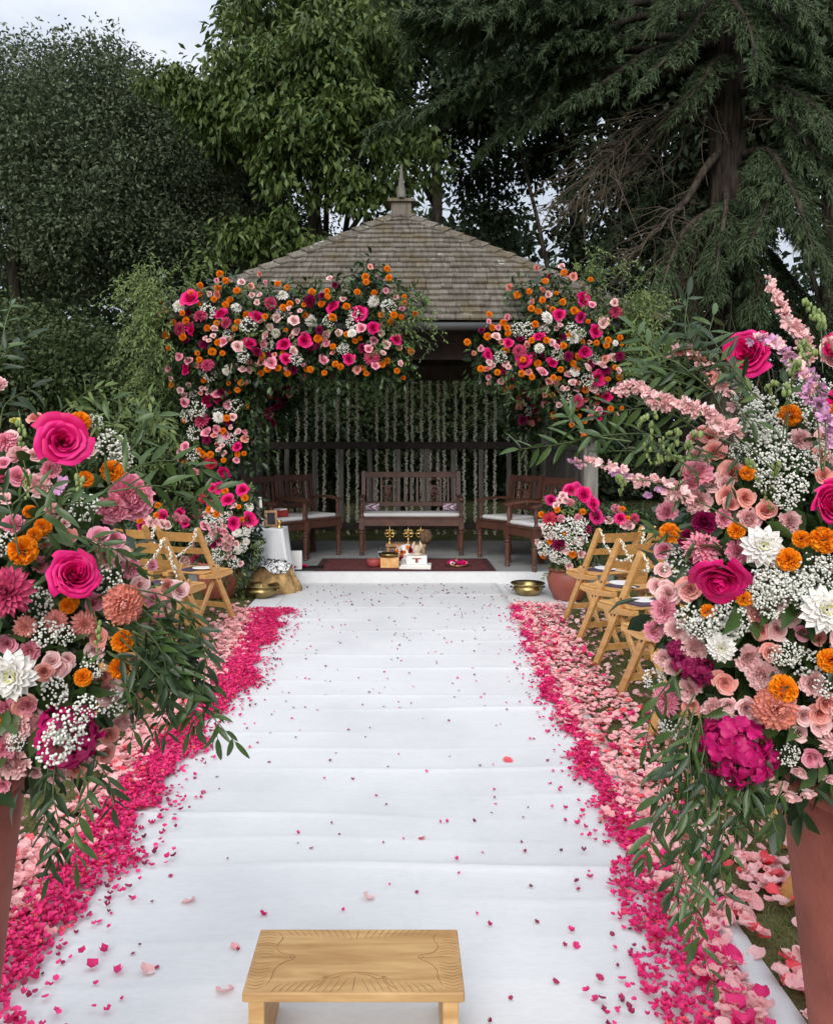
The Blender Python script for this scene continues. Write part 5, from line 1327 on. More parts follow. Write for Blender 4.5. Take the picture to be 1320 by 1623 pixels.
def lamp(x, label, kind):
    t = thing('brass_lamp', label, 'lamp', (x, 9.66, RZ0 + 0.2005), 0, 'brass ritual lamps on the low table'); t.scale = (0.8, 0.8, 0.78)
    mb = MB(); mb.lathe([(0.045, 0), (0.048, 0.008), (0.02, 0.02), (0.012, 0.04), (0.022, 0.055), (0.010, 0.07), (0.010, 0.10), (0.026, 0.115), (0.008, 0.125)], seg=14); mb.build('stem', M('brass'), t, True)
    for s in (-1, 1):
        for a0, r0 in ((0.0, 0.026), (0.055, 0.022)):
            mb = MB(); mb.tube([(s * (0.035) + r0 * math.cos(a), 0, 0.12 + a0 + r0 * math.sin(a)) for a in np.linspace(0, 2 * pi, 13)], 0.007, 5); mb.build('scroll', M('brass'), t, True)
        mb = MB(); mb.ball((s * 0.068, 0, 0.145), 0.012, 8, 6); mb.build('bead', M('brass'), t, True)
    mb = MB(); mb.lathe([(0.014, 0.12), (0.026, 0.15), (0.010, 0.185), (0.014, 0.20), (0.004, 0.215), (0.003, 0.215 + kind)], seg=10); mb.build('finial', M('brass'), t, True)
lamp(-0.135, 'brass lamp with a tall thin spike, left of three', 0.09)
lamp(0.08, 'brass lamp with a round scrolled crown, middle of three', 0.035)
lamp(0.225, 'brass lamp half hidden by the coconut, right of three', 0.05)
mb = MB(); mb.lathe([(0.03, 0), (0.05, 0.01), (0.062, 0.06), (0.05, 0.11), (0.03, 0.13)], seg=14); small('coconut', 'brown fibrous coconut in the ritual display beside the right brass lamp', 'coconut', MB().ball((0, 0, 0.085), 0.085, 12, 9, (0.9, 0.9, 1.0)), M('coconut'), (0.285, 9.60, RZ0 + 0.201), 0, True)
mb = MB(); mb.lathe([(0.042, 0), (0.044, 0.01), (0.044, 0.12), (0.03, 0.14)], seg=14); mb.cur = 1; mb.lathe([(0.032, 0.14), (0.032, 0.165)], seg=12); small('glass_jar', 'clear jar with a black lid behind the red clay bowl', 'jar', mb, [mat_plain('smoky_glass', rgb(0.20, 0.22, 0.21), 0.1, 0, 0.03), M('gutter')], (-0.235, 9.50, RZ0), 0, True)
mb = MB(); mb.lathe([(0.05, 0), (0.075, 0.02), (0.082, 0.06), (0.078, 0.085), (0.068, 0.085), (0.06, 0.03), (0.01, 0.02)], seg=18); small('clay_bowl', 'small red clay bowl at the left of the ritual display', 'bowl', mb, M('redclay'), (-0.30, 9.15, RZ0), 0, True)
cardmat = mat_plain('orange_marigold_card', rgb(0.72, 0.30, 0.05), 0.6, 0, 0.2, 22, col2=rgb(0.75, 0.55, 0.30))
mb = MB(); mb.box((0, 0, 0.055), (0.20, 0.13, 0.11)); small('printed_box', 'orange and white printed box at the front of the ritual display', 'box', mb, cardmat, (-0.13, 9.13, RZ0), 0.05, bevel=0.003)
mb = MB(); mb.lathe([(0.05, 0), (0.10, 0.012), (0.115, 0.04), (0.108, 0.042), (0.09, 0.018), (0.01, 0.012)], seg=18); small('brass_dish', 'shallow yellow dish on top of the orange printed box', 'dish', mb, M('oldbrass'), (-0.14, 9.13, RZ0 + 0.1105), 0, True)
mb = MB(); mb.box((0, 0, 0.012), (0.34, 0.22, 0.024)); mb.box((0.01, 0.01, 0.034), (0.32, 0.20, 0.018)); small('book_stack', 'two white books lying at the front of the rug', 'books', mb, M('paper'), (0.155, 9.07, RZ0), -0.08, bevel=0.002)
mb = MB(); mb.box((0, 0, 0.045), (0.22, 0.12, 0.09)); mb.cur = 1; mb.box((0, -0.061, 0.06), (0.10, 0.004, 0.012)); mb.box((0.0, -0.061, 0.035), (0.03, 0.004, 0.04))
small('white_box', 'white box with a red bow motif on the stacked books', 'box', mb, [M('paper'), M('redclay')], (0.17, 9.10, RZ0 + 0.0435), -0.05, bevel=0.0)
mb = MB()
for s in (-1, 1): mb.tube([(s * 0.02, 0, 0.03), (s * 0.05, -0.01, 0.10), (s * 0.03, -0.01, 0.15)], [0.01, 0.022, 0.008], 8)
mb.ball((0, 0, 0.06), 0.05, 10, 7, (1.0, 0.7, 1.1)); mb.lathe([(0.05, 0), (0.06, 0.02), (0.02, 0.03)], seg=12)
small('shell_ornament', 'cream shell-shaped ornament on the white box', 'ornament', mb, mat_plain('cream_shell', rgb(0.62, 0.50, 0.38), 0.5), (0.17, 9.10, RZ0 + 0.134), 0.3, True)
dp = thing('deity_display', 'little bouquet of orange and red blooms on white cloth in the ritual display', 'flower display', (0.06, 9.40, RZ0))
mb = MB(); mb.lathe([(0.16, 0), (0.15, 0.06), (0.10, 0.16), (0.06, 0.21), (0.01, 0.22)], seg=14); mb.build('draped_cloth', M('cloth'), dp, True)
for k in range(46):
    a = random.uniform(1.05 * pi, 1.95 * pi); h = random.uniform(0.03, 0.21); rr = 0.165 - 0.5 * max(0, h - 0.06)
    flower(dp, random.choice(('marigold', 'spray')), random.choice(('orange', 'orange', 'red', 'burgundy', 'white')), dp.location + Vector((rr * math.cos(a), rr * math.sin(a) * 0.9, h)), random.uniform(0.016, 0.034), (math.cos(a), math.sin(a), 0.5))
pl = thing('petal_plate', 'round tray of magenta petals on the right of the rug', 'tray', (0.62, 9.22, RZ0))
mb = MB(); mb.lathe([(0.10, 0), (0.13, 0.01), (0.135, 0.02), (0.125, 0.018), (0.01, 0.008)], seg=20); mb.build('tray', M('oldbrass'), pl, True)
for k in range(20):
    a = k * 0.8; flower(pl, 'spray', random.choice(('magenta', 'hot', 'hot')) if k % 5 else 'white', pl.location + Vector((0.09 * math.cos(a), 0.09 * math.sin(a), 0.035)), random.uniform(0.02, 0.032), (random.gauss(0, .3), -0.5, 1))
mb = MB(); mb.lathe([(0.014, 0.008), (0.006, 0.03), (0.006, 0.08), (0.012, 0.09), (0.002, 0.105)], seg=8); mb.build('wick_holder', M('brass'), pl, True)

# draped table with frames on the left
def drape(root, w, d, h, name, mat, amp=0.03, seed=0):
    n = 72; V = []; per = 2 * (w + d); lev = [0.0, 0.02, 0.12, 0.35, 0.65, 0.9, 1.0]
    for li, t in enumerate(lev):
        for k in range(n):
            s = per * k / n
            if s < w: x, y = -w / 2 + s, -d / 2
            elif s < w + d: x, y = w / 2, -d / 2 + (s - w)
            elif s < 2 * w + d: x, y = w / 2 - (s - w - d), d / 2
            else: x, y = -w / 2, d / 2 - (s - 2 * w - d)
            f = 1 + 0.26 * t
            corner = (abs(x) / (w / 2)) ** 8 * (abs(y) / (d / 2)) ** 8
            a = amp * t * (math.sin(k * 0.9 + seed) + 0.7 * math.sin(k * 0.41 + 1 + 2 * t)) + 0.05 * t * corner
            nx_, ny_ = (0, -1) if s < w else (1, 0) if s < w + d else (0, 1) if s < 2 * w + d else (-1, 0)
            V.append((x * f + nx_ * a, y * f + ny_ * a, h - (h - 0.012) * t))
    V.append((0, 0, h + 0.002)); c = len(V) - 1
    Fs = [(l * n + k, (l + 1) * n + k, (l + 1) * n + (k + 1) % n, l * n + (k + 1) % n) for l in range(len(lev) - 1) for k in range(n)] + [(c, k, (k + 1) % n) for k in range(n)]
    mb = MB(); mb.add(V, Fs); return mb.build(name, mat, root, True)
TX, TY = -1.44, 8.56
tb = thing('draped_table', 'small table under a white floor-length cloth beside the left armchair', 'table', (TX, TY, 0.0))
drape(tb, 0.50, 0.34, 0.62, 'tablecloth', M('cloth'), 0.036)
mb = MB(); mb.box((0, 0, 0.60), (0.40, 0.28, 0.03)); mb.build('table_top', M('boxwood'), tb)
for x in (-.16, .16):
    for y in (-.10, .10): mb = MB(); mb.box((x, y, 0.30), (0.035, 0.035, 0.57)); mb.build('leg', M('boxwood'), tb)
mb = MB(); mb.box((0, 0, 0.10), (0.13, 0.02, 0.20)); o = small('white_board', 'white card propped at the foot of the draped table', 'card', mb, M('paper'), (-1.13, 8.93, HP + 0.014), 0.1)
o.rotation_euler = (-0.14, 0, 0.1)
def frame(label, w, h, loc, rz, fm, pm, lean=-0.18, name='picture_frame'):
    t = thing(name, label, 'picture frame', loc, rz, 'frames on the draped table'); t.rotation_euler = (lean, 0, rz)
    for cx, cz, sx, sz in ((0, 0.012, w, 0.024), (0, h - 0.012, w, 0.024), (-w / 2 + 0.012, h / 2, 0.024, h - 0.048), (w / 2 - 0.012, h / 2, 0.024, h - 0.048)):
        mb = MB(); mb.box((cx, 0, cz), (sx, 0.016, sz)); mb.build('frame_side', fm, t)
    mb = MB(); mb.box((0, 0.003, h / 2), (w - 0.046, 0.006, h - 0.046)); mb.build('picture', pm, t)
    mb = MB(); mb.bar((0, 0.01, h * 0.7), (0, h * 0.24, 0.045 * 0 + 0.04), 0.03, 0.004); mb.build('strut', fm, t)
frame('large white picture frame with a brown picture on the draped table', 0.24, 0.30, (-1.52, 8.60, 0.627), 0.75, M('paper'), mat_plain('brown_print', rgb(0.16, 0.13, 0.11), 0.6, 0, 0.3, 12))
frame('small gold picture frame with a black picture on the draped table', 0.13, 0.17, (-1.33, 8.54, 0.627), 0.45, M('boxwood'), mat_plain('black_print', rgb(0.012, 0.013, 0.02), 0.3))
mb = MB(); mb.lathe([(0.03, 0), (0.032, 0.006), (0.008, 0.02), (0.02, 0.05), (0.026, 0.075), (0.022, 0.075), (0.01, 0.05)], seg=12); small('brass_cup', 'tiny brass cup beside the small frame on the draped table', 'cup', mb, M('brass'), (-1.24, 8.48, 0.6245), 0, True)
mb = MB(); mb.box((0, 0, 0.012), (0.34, 0.20, 0.024)); small('black_book', 'flat black folder on the gazebo floor left of the rug', 'folder', mb, M('bolt'), (-1.02, 9.04, HP + 0.002), 0.05, bevel=0.002)
pb = thing('pink_bundle', 'little heap of pink petals on the black folder left of the rug', 'petals', (-1.12, 8.98, HP + 0.03))
for k in range(10): flower(pb, 'spray', random.choice(('hot', 'pink')), pb.location + Vector((random.gauss(0, .05), random.gauss(0, .03), 0.012)), 0.028, (random.gauss(0, .4), -0.3, 1))

# bundle of sacking with patterned cloth, brass bowls
SB = G(425, 944)
sk = thing('sack_bundle', 'brown sacking bundle topped with black and white cloth, by the left aisle end', 'bundle', (SB.x + 0.02, SB.y + 0.16, 0.012))
V = []; n = 48; prof = [(0.245, 0.0), (0.255, 0.03), (0.235, 0.09), (0.20, 0.16), (0.175, 0.22), (0.165, 0.245), (0.10, 0.26), (0.0, 0.262)]
for li, (r, z) in enumerate(prof):
    for k in range(n):
        a = 2 * pi * k / n; f = 1 + (0.10 * math.sin(a * 7 + li * 0.35) + 0.06 * math.sin(a * 13 + 1)) * (1 - 0.1 * li) * (r > 0.05)
        V.append((r * f * math.cos(a) * 1.05, r * f * math.sin(a) * 0.75, z))
mb = MB(); mb.add(V, [(l * n + k, l * n + (k + 1) % n, (l + 1) * n + (k + 1) % n, (l + 1) * n + k) for l in range(len(prof) - 1) for k in range(n)])
mb.build('sack', mat_plain('printed_sacking', rgb(0.40, 0.25, 0.10), 0.85, 0, 0.3, 14, 0.5, 60), sk, True)
pc = thing('patterned_cloth', 'crumpled black and white cloth lying on the sacking bundle', 'cloth', sk.location + Vector((0, 0, 0.262)))
m_zeb, N, L = nodes_of('black_white_print'); out = N.new('ShaderNodeOutputMaterial'); b = N.new('ShaderNodeBsdfPrincipled'); b.inputs['Roughness'].default_value = 0.7
tc = N.new('ShaderNodeTexCoord'); wv = N.new('ShaderNodeTexNoise'); wv.inputs['Scale'].default_value = 22; wv.inputs['Distortion'].default_value = 2.0; wv.inputs['Detail'].default_value = 1
rp = N.new('ShaderNodeValToRGB'); rp.color_ramp.elements[0].position = 0.48; rp.color_ramp.elements[0].color = rgb(0.03, 0.03, 0.03); rp.color_ramp.elements[1].position = 0.53; rp.color_ramp.elements[1].color = rgb(0.75, 0.75, 0.74)
L.new(tc.outputs['Object'], wv.inputs['Vector']); L.new(wv.outputs['Fac'], rp.inputs['Fac']); L.new(rp.outputs['Color'], b.inputs['Base Color']); L.new(b.outputs['BSDF'], out.inputs['Surface'])
V = []; n = 40; m2 = 12
for i in range(m2):
    for k in range(n):
        a = 2 * pi * k / n; r = 0.205 * i / (m2 - 1); z = 0.045 * math.cos(r * 6) + 0.018 * math.sin(a * 5 + r * 40) * (r / 0.2) + 0.014 * math.sin(a * 3 - r * 55) - 0.07 * max(0, r - 0.15) / 0.055 * (1 + math.sin(a * 4))
        V.append((r * math.cos(a) * 1.0, r * math.sin(a) * 0.8, max(z, -0.06 if r > 0.185 else 0.004)))
mb = MB(); mb.add(V, [(l * n + k, l * n + (k + 1) % n, (l + 1) * n + (k + 1) % n, (l + 1) * n + k) for l in range(m2 - 1) for k in range(n)])
o = mb.build('cloth_sheet', m_zeb, pc, True)
def urli(loc, s, label):
    t = thing('brass_bowl', label, 'bowl', loc, 0, 'brass bowls at the end of the aisle')
    mb = MB(); mb.lathe([(0.10 * s, 0), (0.13 * s, 0.012 * s), (0.185 * s, 0.06 * s), (0.195 * s, 0.085 * s), (0.17 * s, 0.115 * s), (0.165 * s, 0.125 * s), (0.215 * s, 0.14 * s), (0.222 * s, 0.15 * s), (0.212 * s, 0.158 * s), (0.16 * s, 0.135 * s), (0.155 * s, 0.10 * s), (0.11 * s, 0.03 * s), (0.0, 0.025 * s)], seg=32); mb.build('bowl', M('oldbrass'), t, True)
    for sg in (-1, 1):
        mb = MB(); mb.tube([(sg * (0.19 + 0.0) * s + sg * 0.03 * s * math.sin(a), 0.045 * s * math.cos(a), 0.10 * s) for a in np.linspace(0, pi, 9)], 0.009 * s, 6); mb.build('handle', M('oldbrass'), t, True)
u = G(415, 948); urli((u.x, u.y, 0.010), 0.78, 'aged brass bowl in front of the sacking bundle on the left')
u = G(836, 944); urli((u.x, u.y, 0.010), 0.76, 'aged brass bowl beside the terracotta pot on the right')

# ------------------------------------------------------------------ carved wooden stool in the foreground
ST = thing('carved_stool', 'low pale wooden stool with carved scroll border on the white runner', 'stool', (-0.108, 2.003, 0.012))
sw, sd_, sh = 0.502, 0.252, 0.19
mb = MB(); mb.box((0, 0, sh - 0.011), (sw, sd_, 0.022)); top = mb.build('stool_top', M('stoolwood'), ST, bevel=0.003)
for s in (-1, 1):
    mb = MB(); mb.box((s * (sw / 2 - 0.031), 0, (sh - 0.022) / 2), (0.036, sd_ - 0.02, sh - 0.022)); mb.build('side_panel', M('stoolwood'), ST, bevel=0.002)
MATS['groove'] = mat_plain('burnt_groove', rgb(0.27, 0.145, 0.055), 0.8, 0, 0.2, 30)
carve = MB()
def groove(pts, r=0.0011):
    P3 = [((u - 0.5) * sw, (0.5 - v) * sd_, sh + 0.0002) for u, v in pts]      # u left to right, v far to near
    L = smooth_line(P3, max(6, 4 * len(P3))); k = len(L)
    carve.tube([Vector(q) for q in L], [r * (0.35 + 0.65 * math.sin(pi * min(1, (i + 0.7) / k))) for i in range(k)], 5)
def scroll(u, v, r, s=1, turn=1.4, ph=0.0, asp=0.5):
    return [(u + s * r * (1 - t * 0.75) * math.cos(ph + t * turn * 2 * pi), v + r / asp * (1 - t * 0.75) * math.sin(ph + t * turn * 2 * pi)) for t in np.linspace(0, 1, 12)]
for s in (0, 1):
    mx_ = (lambda u: u) if s == 0 else (lambda u: 1 - u)
    g = lambda pts, **k: groove([(mx_(u), v) for u, v in pts], **k)
    g([(0.100, 0.06), (0.125, 0.16), (0.105, 0.30), (0.135, 0.40), (0.195, 0.43)]); g([(mx_(a) if False else a, b) for a, b in scroll(0.195, 0.465, 0.017, -1, 1.2, -pi / 2)])
    g([(0.195, 0.50), (0.150, 0.56), (0.120, 0.66), (0.115, 0.78), (0.095, 0.90)]); g([(0.04, 0.47), (0.09, 0.465), (0.15, 0.475), (0.19, 0.47)])
    for k in range(9):
        v0 = 0.05 + 0.045 * k; g([(0.010, v0 + 0.03), (0.05, v0 + 0.005), (0.085 + 0.002 * k, v0 + 0.02)], r=0.0008)
        v1 = 0.94 - 0.046 * k; g([(0.010, v1 - 0.03), (0.05, v1 + 0.0), (0.085 + 0.003 * k, v1 - 0.035)], r=0.0008)
    for k in range(10):
        u0 = 0.14 + 0.033 * k; g([(u0, 0.015), (u0 + 0.012, 0.06), (u0 + 0.034, 0.105 + 0.008 * k)], r=0.0008)
        g([(u0 - 0.01, 0.985), (u0 + 0.004, 0.92), (u0 + 0.03, 0.865 - 0.008 * k)], r=0.0008)
    g([(0.485, 0.72), (0.44, 0.74), (0.40, 0.79), (0.36, 0.78)]); g(scroll(0.362, 0.775, 0.015, -1, 1.2, 0))
    g([(0.36, 0.82), (0.34, 0.88), (0.30, 0.95)])
groove([(0.502, 0.76), (0.498, 0.86), (0.495, 0.97)]); groove([(0.50, 0.02), (0.497, 0.09), (0.492, 0.17)])
groove([(0.36, 0.78), (0.43, 0.715), (0.50, 0.70), (0.57, 0.715), (0.64, 0.78)])
carve.build('carved_ornament', M('groove'), top, True)

# ------------------------------------------------------------------ big flower urns in the foreground
def urn(label, x, d, h, rim, mat):
    t = thing('planter', label, 'planter', (x, d, 0.012))
    k = rim / 0.205
    mb = MB(); mb.lathe([(0.105 * k, 0), (0.115 * k, 0.012), (0.128 * k, 0.10), (0.155 * k, h * 0.45), (0.185 * k, h * 0.78), (0.202 * k, h * 0.95), (0.205 * k, h)], seg=48); mb.lathe([(0.205 * k, h), (0.205 * k, h + 0.001), (0.190 * k, h), (0.18 * k, h - 0.06)], seg=48, cap=False); mb.build('pot_wall', mat, t, True)
    mb = MB(); mb.lathe([(0.20 * k, h - 0.03), (0.212 * k, h - 0.022), (0.212 * k, h + 0.002), (0.20 * k, h + 0.006)], seg=48, cap=False); mb.build('rim', mat, t, True)
    mb = MB(); mb.lathe([(0.186 * k, h - 0.06), (0.0, h - 0.05)], seg=24, cap=False); mb.build('soil', M('coconut'), t)
    return t
UD = 1.42
urn('tall dusty red planter at the right edge of the picture', 0.872, UD, 0.865, 0.212, M('rosepot'))
urn('tall dusty red planter at the left edge of the picture', -0.868, UD, 0.865, 0.212, M('rosepot'))

class Bouquet:
    def __init__(s, label, c, R, base, name='flower_arrangement'):
        s.root = thing(name, label, 'flower arrangement', base); s.c = Vector(c); s.R = Vector(R); s.pts = []; s.px = []
    def at(s, px, py, push=0.0):
        """point on the bouquet's near surface seen at a pixel; beyond its outline, at its centre depth"""
        d = s.c.y
        for _ in range(5):
            q = P(px, py, d); e = ((q.x - s.c.x) / s.R.x) ** 2 + ((q.z - s.c.z) / s.R.z) ** 2
            d = s.c.y - s.R.y * math.sqrt(max(0.0, 1 - e))
        return P(px, py, d - push)
    def add(s, kind, col, px, py, rpx, face=None, push=0.0, spin=None, big=0):
        p = s.at(px, py, push + 0.03); r = rpx * p.y / F * (1.08 if kind in ('spray', 'gyp', 'marigold', 'bud', 'floret') else 0.97)
        if face is None:
            o = (p - s.c); o = Vector((o.x / s.R.x, o.y / s.R.y, o.z / s.R.z)) * 0.75
            face = o + Vector((0, -0.75, 0)) + Vector((random.gauss(0, .25), random.gauss(0, .1), random.gauss(0, .25)))
        if big: ob = big_rose(s.root, col, p, r, face, spin or 0, big)
        else: ob = flower(s.root, kind, col, p, r, face, spin)
        q = p.lerp(s.c, 0.22) ; s.pts.append(q); s.px.append((px, py, rpx))
        return ob
    def fill(s, x0, x1, y0, y1, n, gap=30):
        """small blooms between the big ones"""
        made = 0
        for _ in range(5000):
            if made >= n: break
            x, y = random.uniform(x0, x1), random.uniform(y0, y1)
            q = P(x, y, s.c.y)
            if ((q.x - s.c.x) / s.R.x) ** 2 + ((q.z - s.c.z) / s.R.z) ** 2 > 0.86: continue
            if any((x - a) ** 2 + (y - b) ** 2 < (r * 0.8 + gap * 0.5) ** 2 for a, b, r in s.px): continue
            made += 1; kind, col, r = random.choice((('peony', 'pale', 19), ('spray', 'salmon', 14), ('carnation', 'pale', 20), ('carnation', 'pink', 18), ('bud', 'pale', 13), ('gyp', 'x', 22), ('carnation', 'pink', 17), ('spray', 'pink', 14), ('marigold', 'orange', 14)))
            s.add(kind, col, x, y, r * random.uniform(0.8, 1.2), push=-0.01)
    def leafy(s, per=22, ln=0.06, wd=0.028, rad=0.075):
        core = []
        for _ in range(130):
            v = Vector((random.gauss(0, 1), random.gauss(0, 1), random.gauss(0, 1))).normalized() * random.random() ** 0.4 * 0.78
            core.append(Vector((s.c.x + v.x * s.R.x, s.c.y + v.y * s.R.y, s.c.z + v.z * s.R.z)))
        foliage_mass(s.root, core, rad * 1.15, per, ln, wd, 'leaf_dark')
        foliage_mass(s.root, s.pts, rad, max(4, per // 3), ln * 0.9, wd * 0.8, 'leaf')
def zt(txt, sx, ox, oy):
    """list of 'x,y,r' measured in an enlarged view -> photo pixels"""
    out = []
    for it in txt.split():
        q = [float(v) for v in it.split(',')]; out.append((ox + q[0] / sx, oy + q[1] / sx, (q[2] if len(q) > 2 else 0) / sx))
    return out

# ---- left
bl = Bouquet('lush pink, orange and white flower arrangement filling the left foreground', (-0.80, UD, 1.10), (0.40, 0.34, 0.38), (-0.868, UD, 0.83))
A = bl.add
A('bigrose', 'hot', 100, 700, 42, Vector((0.55, -1, 0.12)), 0.13, 0.4, big=1)
A('bigrose', 'hot', 117, 912, 47, Vector((0.62, -0.8, 0.50)), 0.05, 1.4, big=2)
for x, y, r in zt('413,708,56 578,965,60 440,1005,44 222,1250,46 120,1370,76 180,1290,40', 3.245, 0, 450): A('marigold', 'orange', x, y, r * 1.05, push=0.03)
A('peony', 'pink', 205, 790, 40, Vector((0.65, -0.8, 0.25)), 0.02); A('peony', 'pink', 178, 805, 26, Vector((0.2, -0.9, -0.2)), 0.02)
A('dahlia', 'dusty', 12, 938, 42, Vector((0.1, -1, 0.1)), 0.05); A('peony', 'pale', -4, 610, 16); A('dahlia', 'pink', 8, 700, 20)
for x, y, r in zt('180,690,36 455,860,34 60,790,40 180,880,34 20,920,30', 3.245, 0, 450): A('spray', random.choice(('pale', 'pink', 'salmon')), x, y, r * 1.1)
for x, y, r in zt('325,1030,44 300,1060,36', 3.245, 0, 450): A('floret', 'lilac', x, y, r, push=0.02)
for x, y, r in zt('80,705,26', 3.245, 0, 450): A('bud', 'yellow', x, y, r)
for x, y, r in zt('570,840,80 620,900,60 490,710,40 30,1340,60 610,850,55', 3.245, 0, 450): A('gyp', 'x', x, y, r * 1.05)
L6 = lambda t: zt(t, 2.245, 0, 900)
for x, y, r in L6('440,130,76'): A('ball', 'peach', x, y, r * 1.1, Vector((0.35, -1, 0.1)), 0.03)
for x, y, r in L6('300,200,52 200,190,46 90,210,44'): A('dahlia', 'salmon', x, y, r)
for x, y, r in L6('555,215,55 540,250,40'): A('peony', 'pink', x, y, r, Vector((0.7, -0.8, 0)), 0.0)
for x, y, r in L6('438,262,40 425,357,38 297,390,32'): A('marigold', 'orange', x, y, r * 1.05, push=0.03)
A('marigold', 'orange', 108, 960, 14); A('marigold', 'orange', 115, 955, 12)
for x, y, r in L6('42,385,92'): A('white_dahlia', 'white', x, y, r, Vector((0.15, -1, 0.05)), 0.05)
for x, y, r in L6('210,355,36 240,330,28 185,330,28 550,110,34 590,125,34 640,80,30 500,60,30 385,440,42 370,390,30 420,430,26 340,290,30 350,250,30 275,720,28 310,700,24 480,330,20 90,490,36 160,370,30'): A('spray', random.choice(('pale', 'pale', 'salmon')), x, y, r * 1.1)
for x, y, r in zt('640,1010,60 740,1040,60 800,1130,45 980,1200,36 985,1420,42 1080,1330,42 1060,1440,36 900,1330,30 300,1060,40 420,930,30', 4.056, 0, 600): A('spray', random.choice(('pale', 'pink', 'salmon')), x, y, r * 1.05)
for x, y, r in L6('160,230,44 190,445,48 400,480,44 330,350,40 230,240,34 60,620,30'): A('gyp', 'x', x, y, r * 1.1, push=0.02)
for x, y, r in L6('240,600,122'): A('hydrangea', 'magenta', x, y, r, Vector((0.45, -1, -0.1)), 0.04)
for x, y, r in L6('240,560,60 190,640,60 260,600,50 310,500,44'): A('gyp', 'x', x, y, r * 1.05, Vector((0.2, -1, 0.2)), 0.085)
for x, y, r in L6('60,570,50 140,555,50 50,690,62 95,490,36 20,640,44 10,770,30'): A('carnation', random.choice(('pale', 'pink')), x, y, r * 1.05)
for x, y, r in L6('130,590,26 145,595,22'): A('marigold', 'orange', x, y, r)
for x, y in ((-30, 760), (-40, 860), (-35, 1000), (-50, 1120), (-45, 660), (-60, 930), (-70, 800)): A(random.choice(('dahlia', 'carnation', 'rose')), random.choice(('pink', 'dusty', 'hot', 'pale')), x, y, 34)
bl.fill(-30, 270, 640, 1230, 32)
bl.leafy()
def spray_px(b, pts, n, ln, mat='leaf', split=True, d0=None, **k):
    """leaf spray along photo pixels (px, py, metres nearer than the bouquet's centre)"""
    w = [P(x, y, (d0 or UD) - near) for x, y, near in pts]
    return leaf_spray(b.root, w, n, ln, mat, split, **k)
SPL = [  # right-hand cascade
    ([(200, 930, .25), (290, 960, .20), (330, 1060, .18), (345, 1170, .17)], 20, .052), ([(210, 950, .25), (270, 1010, .22), (300, 1090, .20), (372, 1175, .18)], 20, .050),
    ([(200, 970, .25), (255, 1030, .24), (265, 1110, .22), (240, 1170, .2)], 16, .048), ([(220, 940, .24), (300, 985, .2), (325, 1040, .2), (318, 1140, .2)], 18, .05),
    ([(190, 1010, .25), (240, 1060, .25), (270, 1100, .24), (262, 1165, .22)], 15, .046), ([(210, 1000, .25), (280, 1040, .22), (310, 1100, .2), (300, 1160, .2)], 16, .046),
    # tail down the pot
    ([(90, 1190, .26), (85, 1260, .27), (95, 1320, .28), (78, 1390, .28)], 18, .046), ([(110, 1190, .26), (140, 1250, .27), (120, 1310, .28), (122, 1372, .28)], 16, .044), ([(130, 1180, .26), (170, 1230, .25), (180, 1280, .25)], 10, .044), ([(80, 1200, .26), (70, 1280, .27), (82, 1360, .28)], 14, .042),
    # upper right
    ([(150, 790, .2), (220, 740, .15), (270, 730, .12), (320, 745, .1)], 16, .055), ([(180, 740, .1), (220, 700, .1), (250, 660, .12), (235, 655, .1)], 12, .05), ([(170, 780, .2), (250, 770, .15), (300, 790, .1), (345, 775, .1)], 15, .055),
    ([(60, 690, .0), (110, 640, .0), (160, 630, .02), (220, 650, .04)], 14, .046), ([(0, 680, .1), (10, 640, .1), (50, 615, .1)], 8, .05), ([(-20, 640, .2), (0, 560, .18), (10, 510, .15), (18, 485, .12)], 12, .05), ([(-30, 600, .2), (10, 560, .18), (45, 535, .16)], 10, .05),
    # across the front
    ([(40, 830, .33), (100, 800, .33), (150, 800, .30)], 11, .046), ([(130, 850, .30), (180, 870, .28), (215, 900, .24)], 10, .046), ([(30, 880, .30), (20, 820, .30), (0, 770, .28)], 9, .046), ([(20, 800, .30), (60, 770, .30), (110, 780, .28)], 9, .046)]
for pts, n, ln in SPL: spray_px(bl, pts, n, ln * 0.9, random.choice(('leaf', 'leaf', 'leaf_dark')))
for _ in range(12):
    x, y = random.uniform(10, 150), random.uniform(760, 1180); spray_px(bl, [(x, y, .16), (x + random.uniform(-40, 50), y + random.uniform(-60, 30), .22), (x + random.uniform(-60, 80), y + random.uniform(-70, 60), .24)], 9, .042, 'leaf', False)
for _ in range(14):
    x, y = random.uniform(190, 280), random.uniform(960, 1080); spray_px(bl, [(x - 30, y, .22), (x + 15, y + 30, .22), (x + random.uniform(0, 60), y + random.uniform(60, 110), .18)], 10, .046, random.choice(('leaf', 'leaf_dark')), False)
for _ in range(8):
    x, y = random.uniform(100, 240), random.uniform(630, 690); spray_px(bl, [(x, y + 20, .02), (x + 20, y - 10, .02), (x + random.uniform(10, 60), y + random.uniform(-35, 20), .04)], 9, .030, 'leaf_light', False)
for x, y in ((38, 770), (30, 690), (120, 775), (150, 1010)): bud_spike(bl.root, [P(x, y - 40, 1.14), P(x + 6, y - 10, 1.12), P(x + 4, y + 20, 1.11)], 12, 0.004)

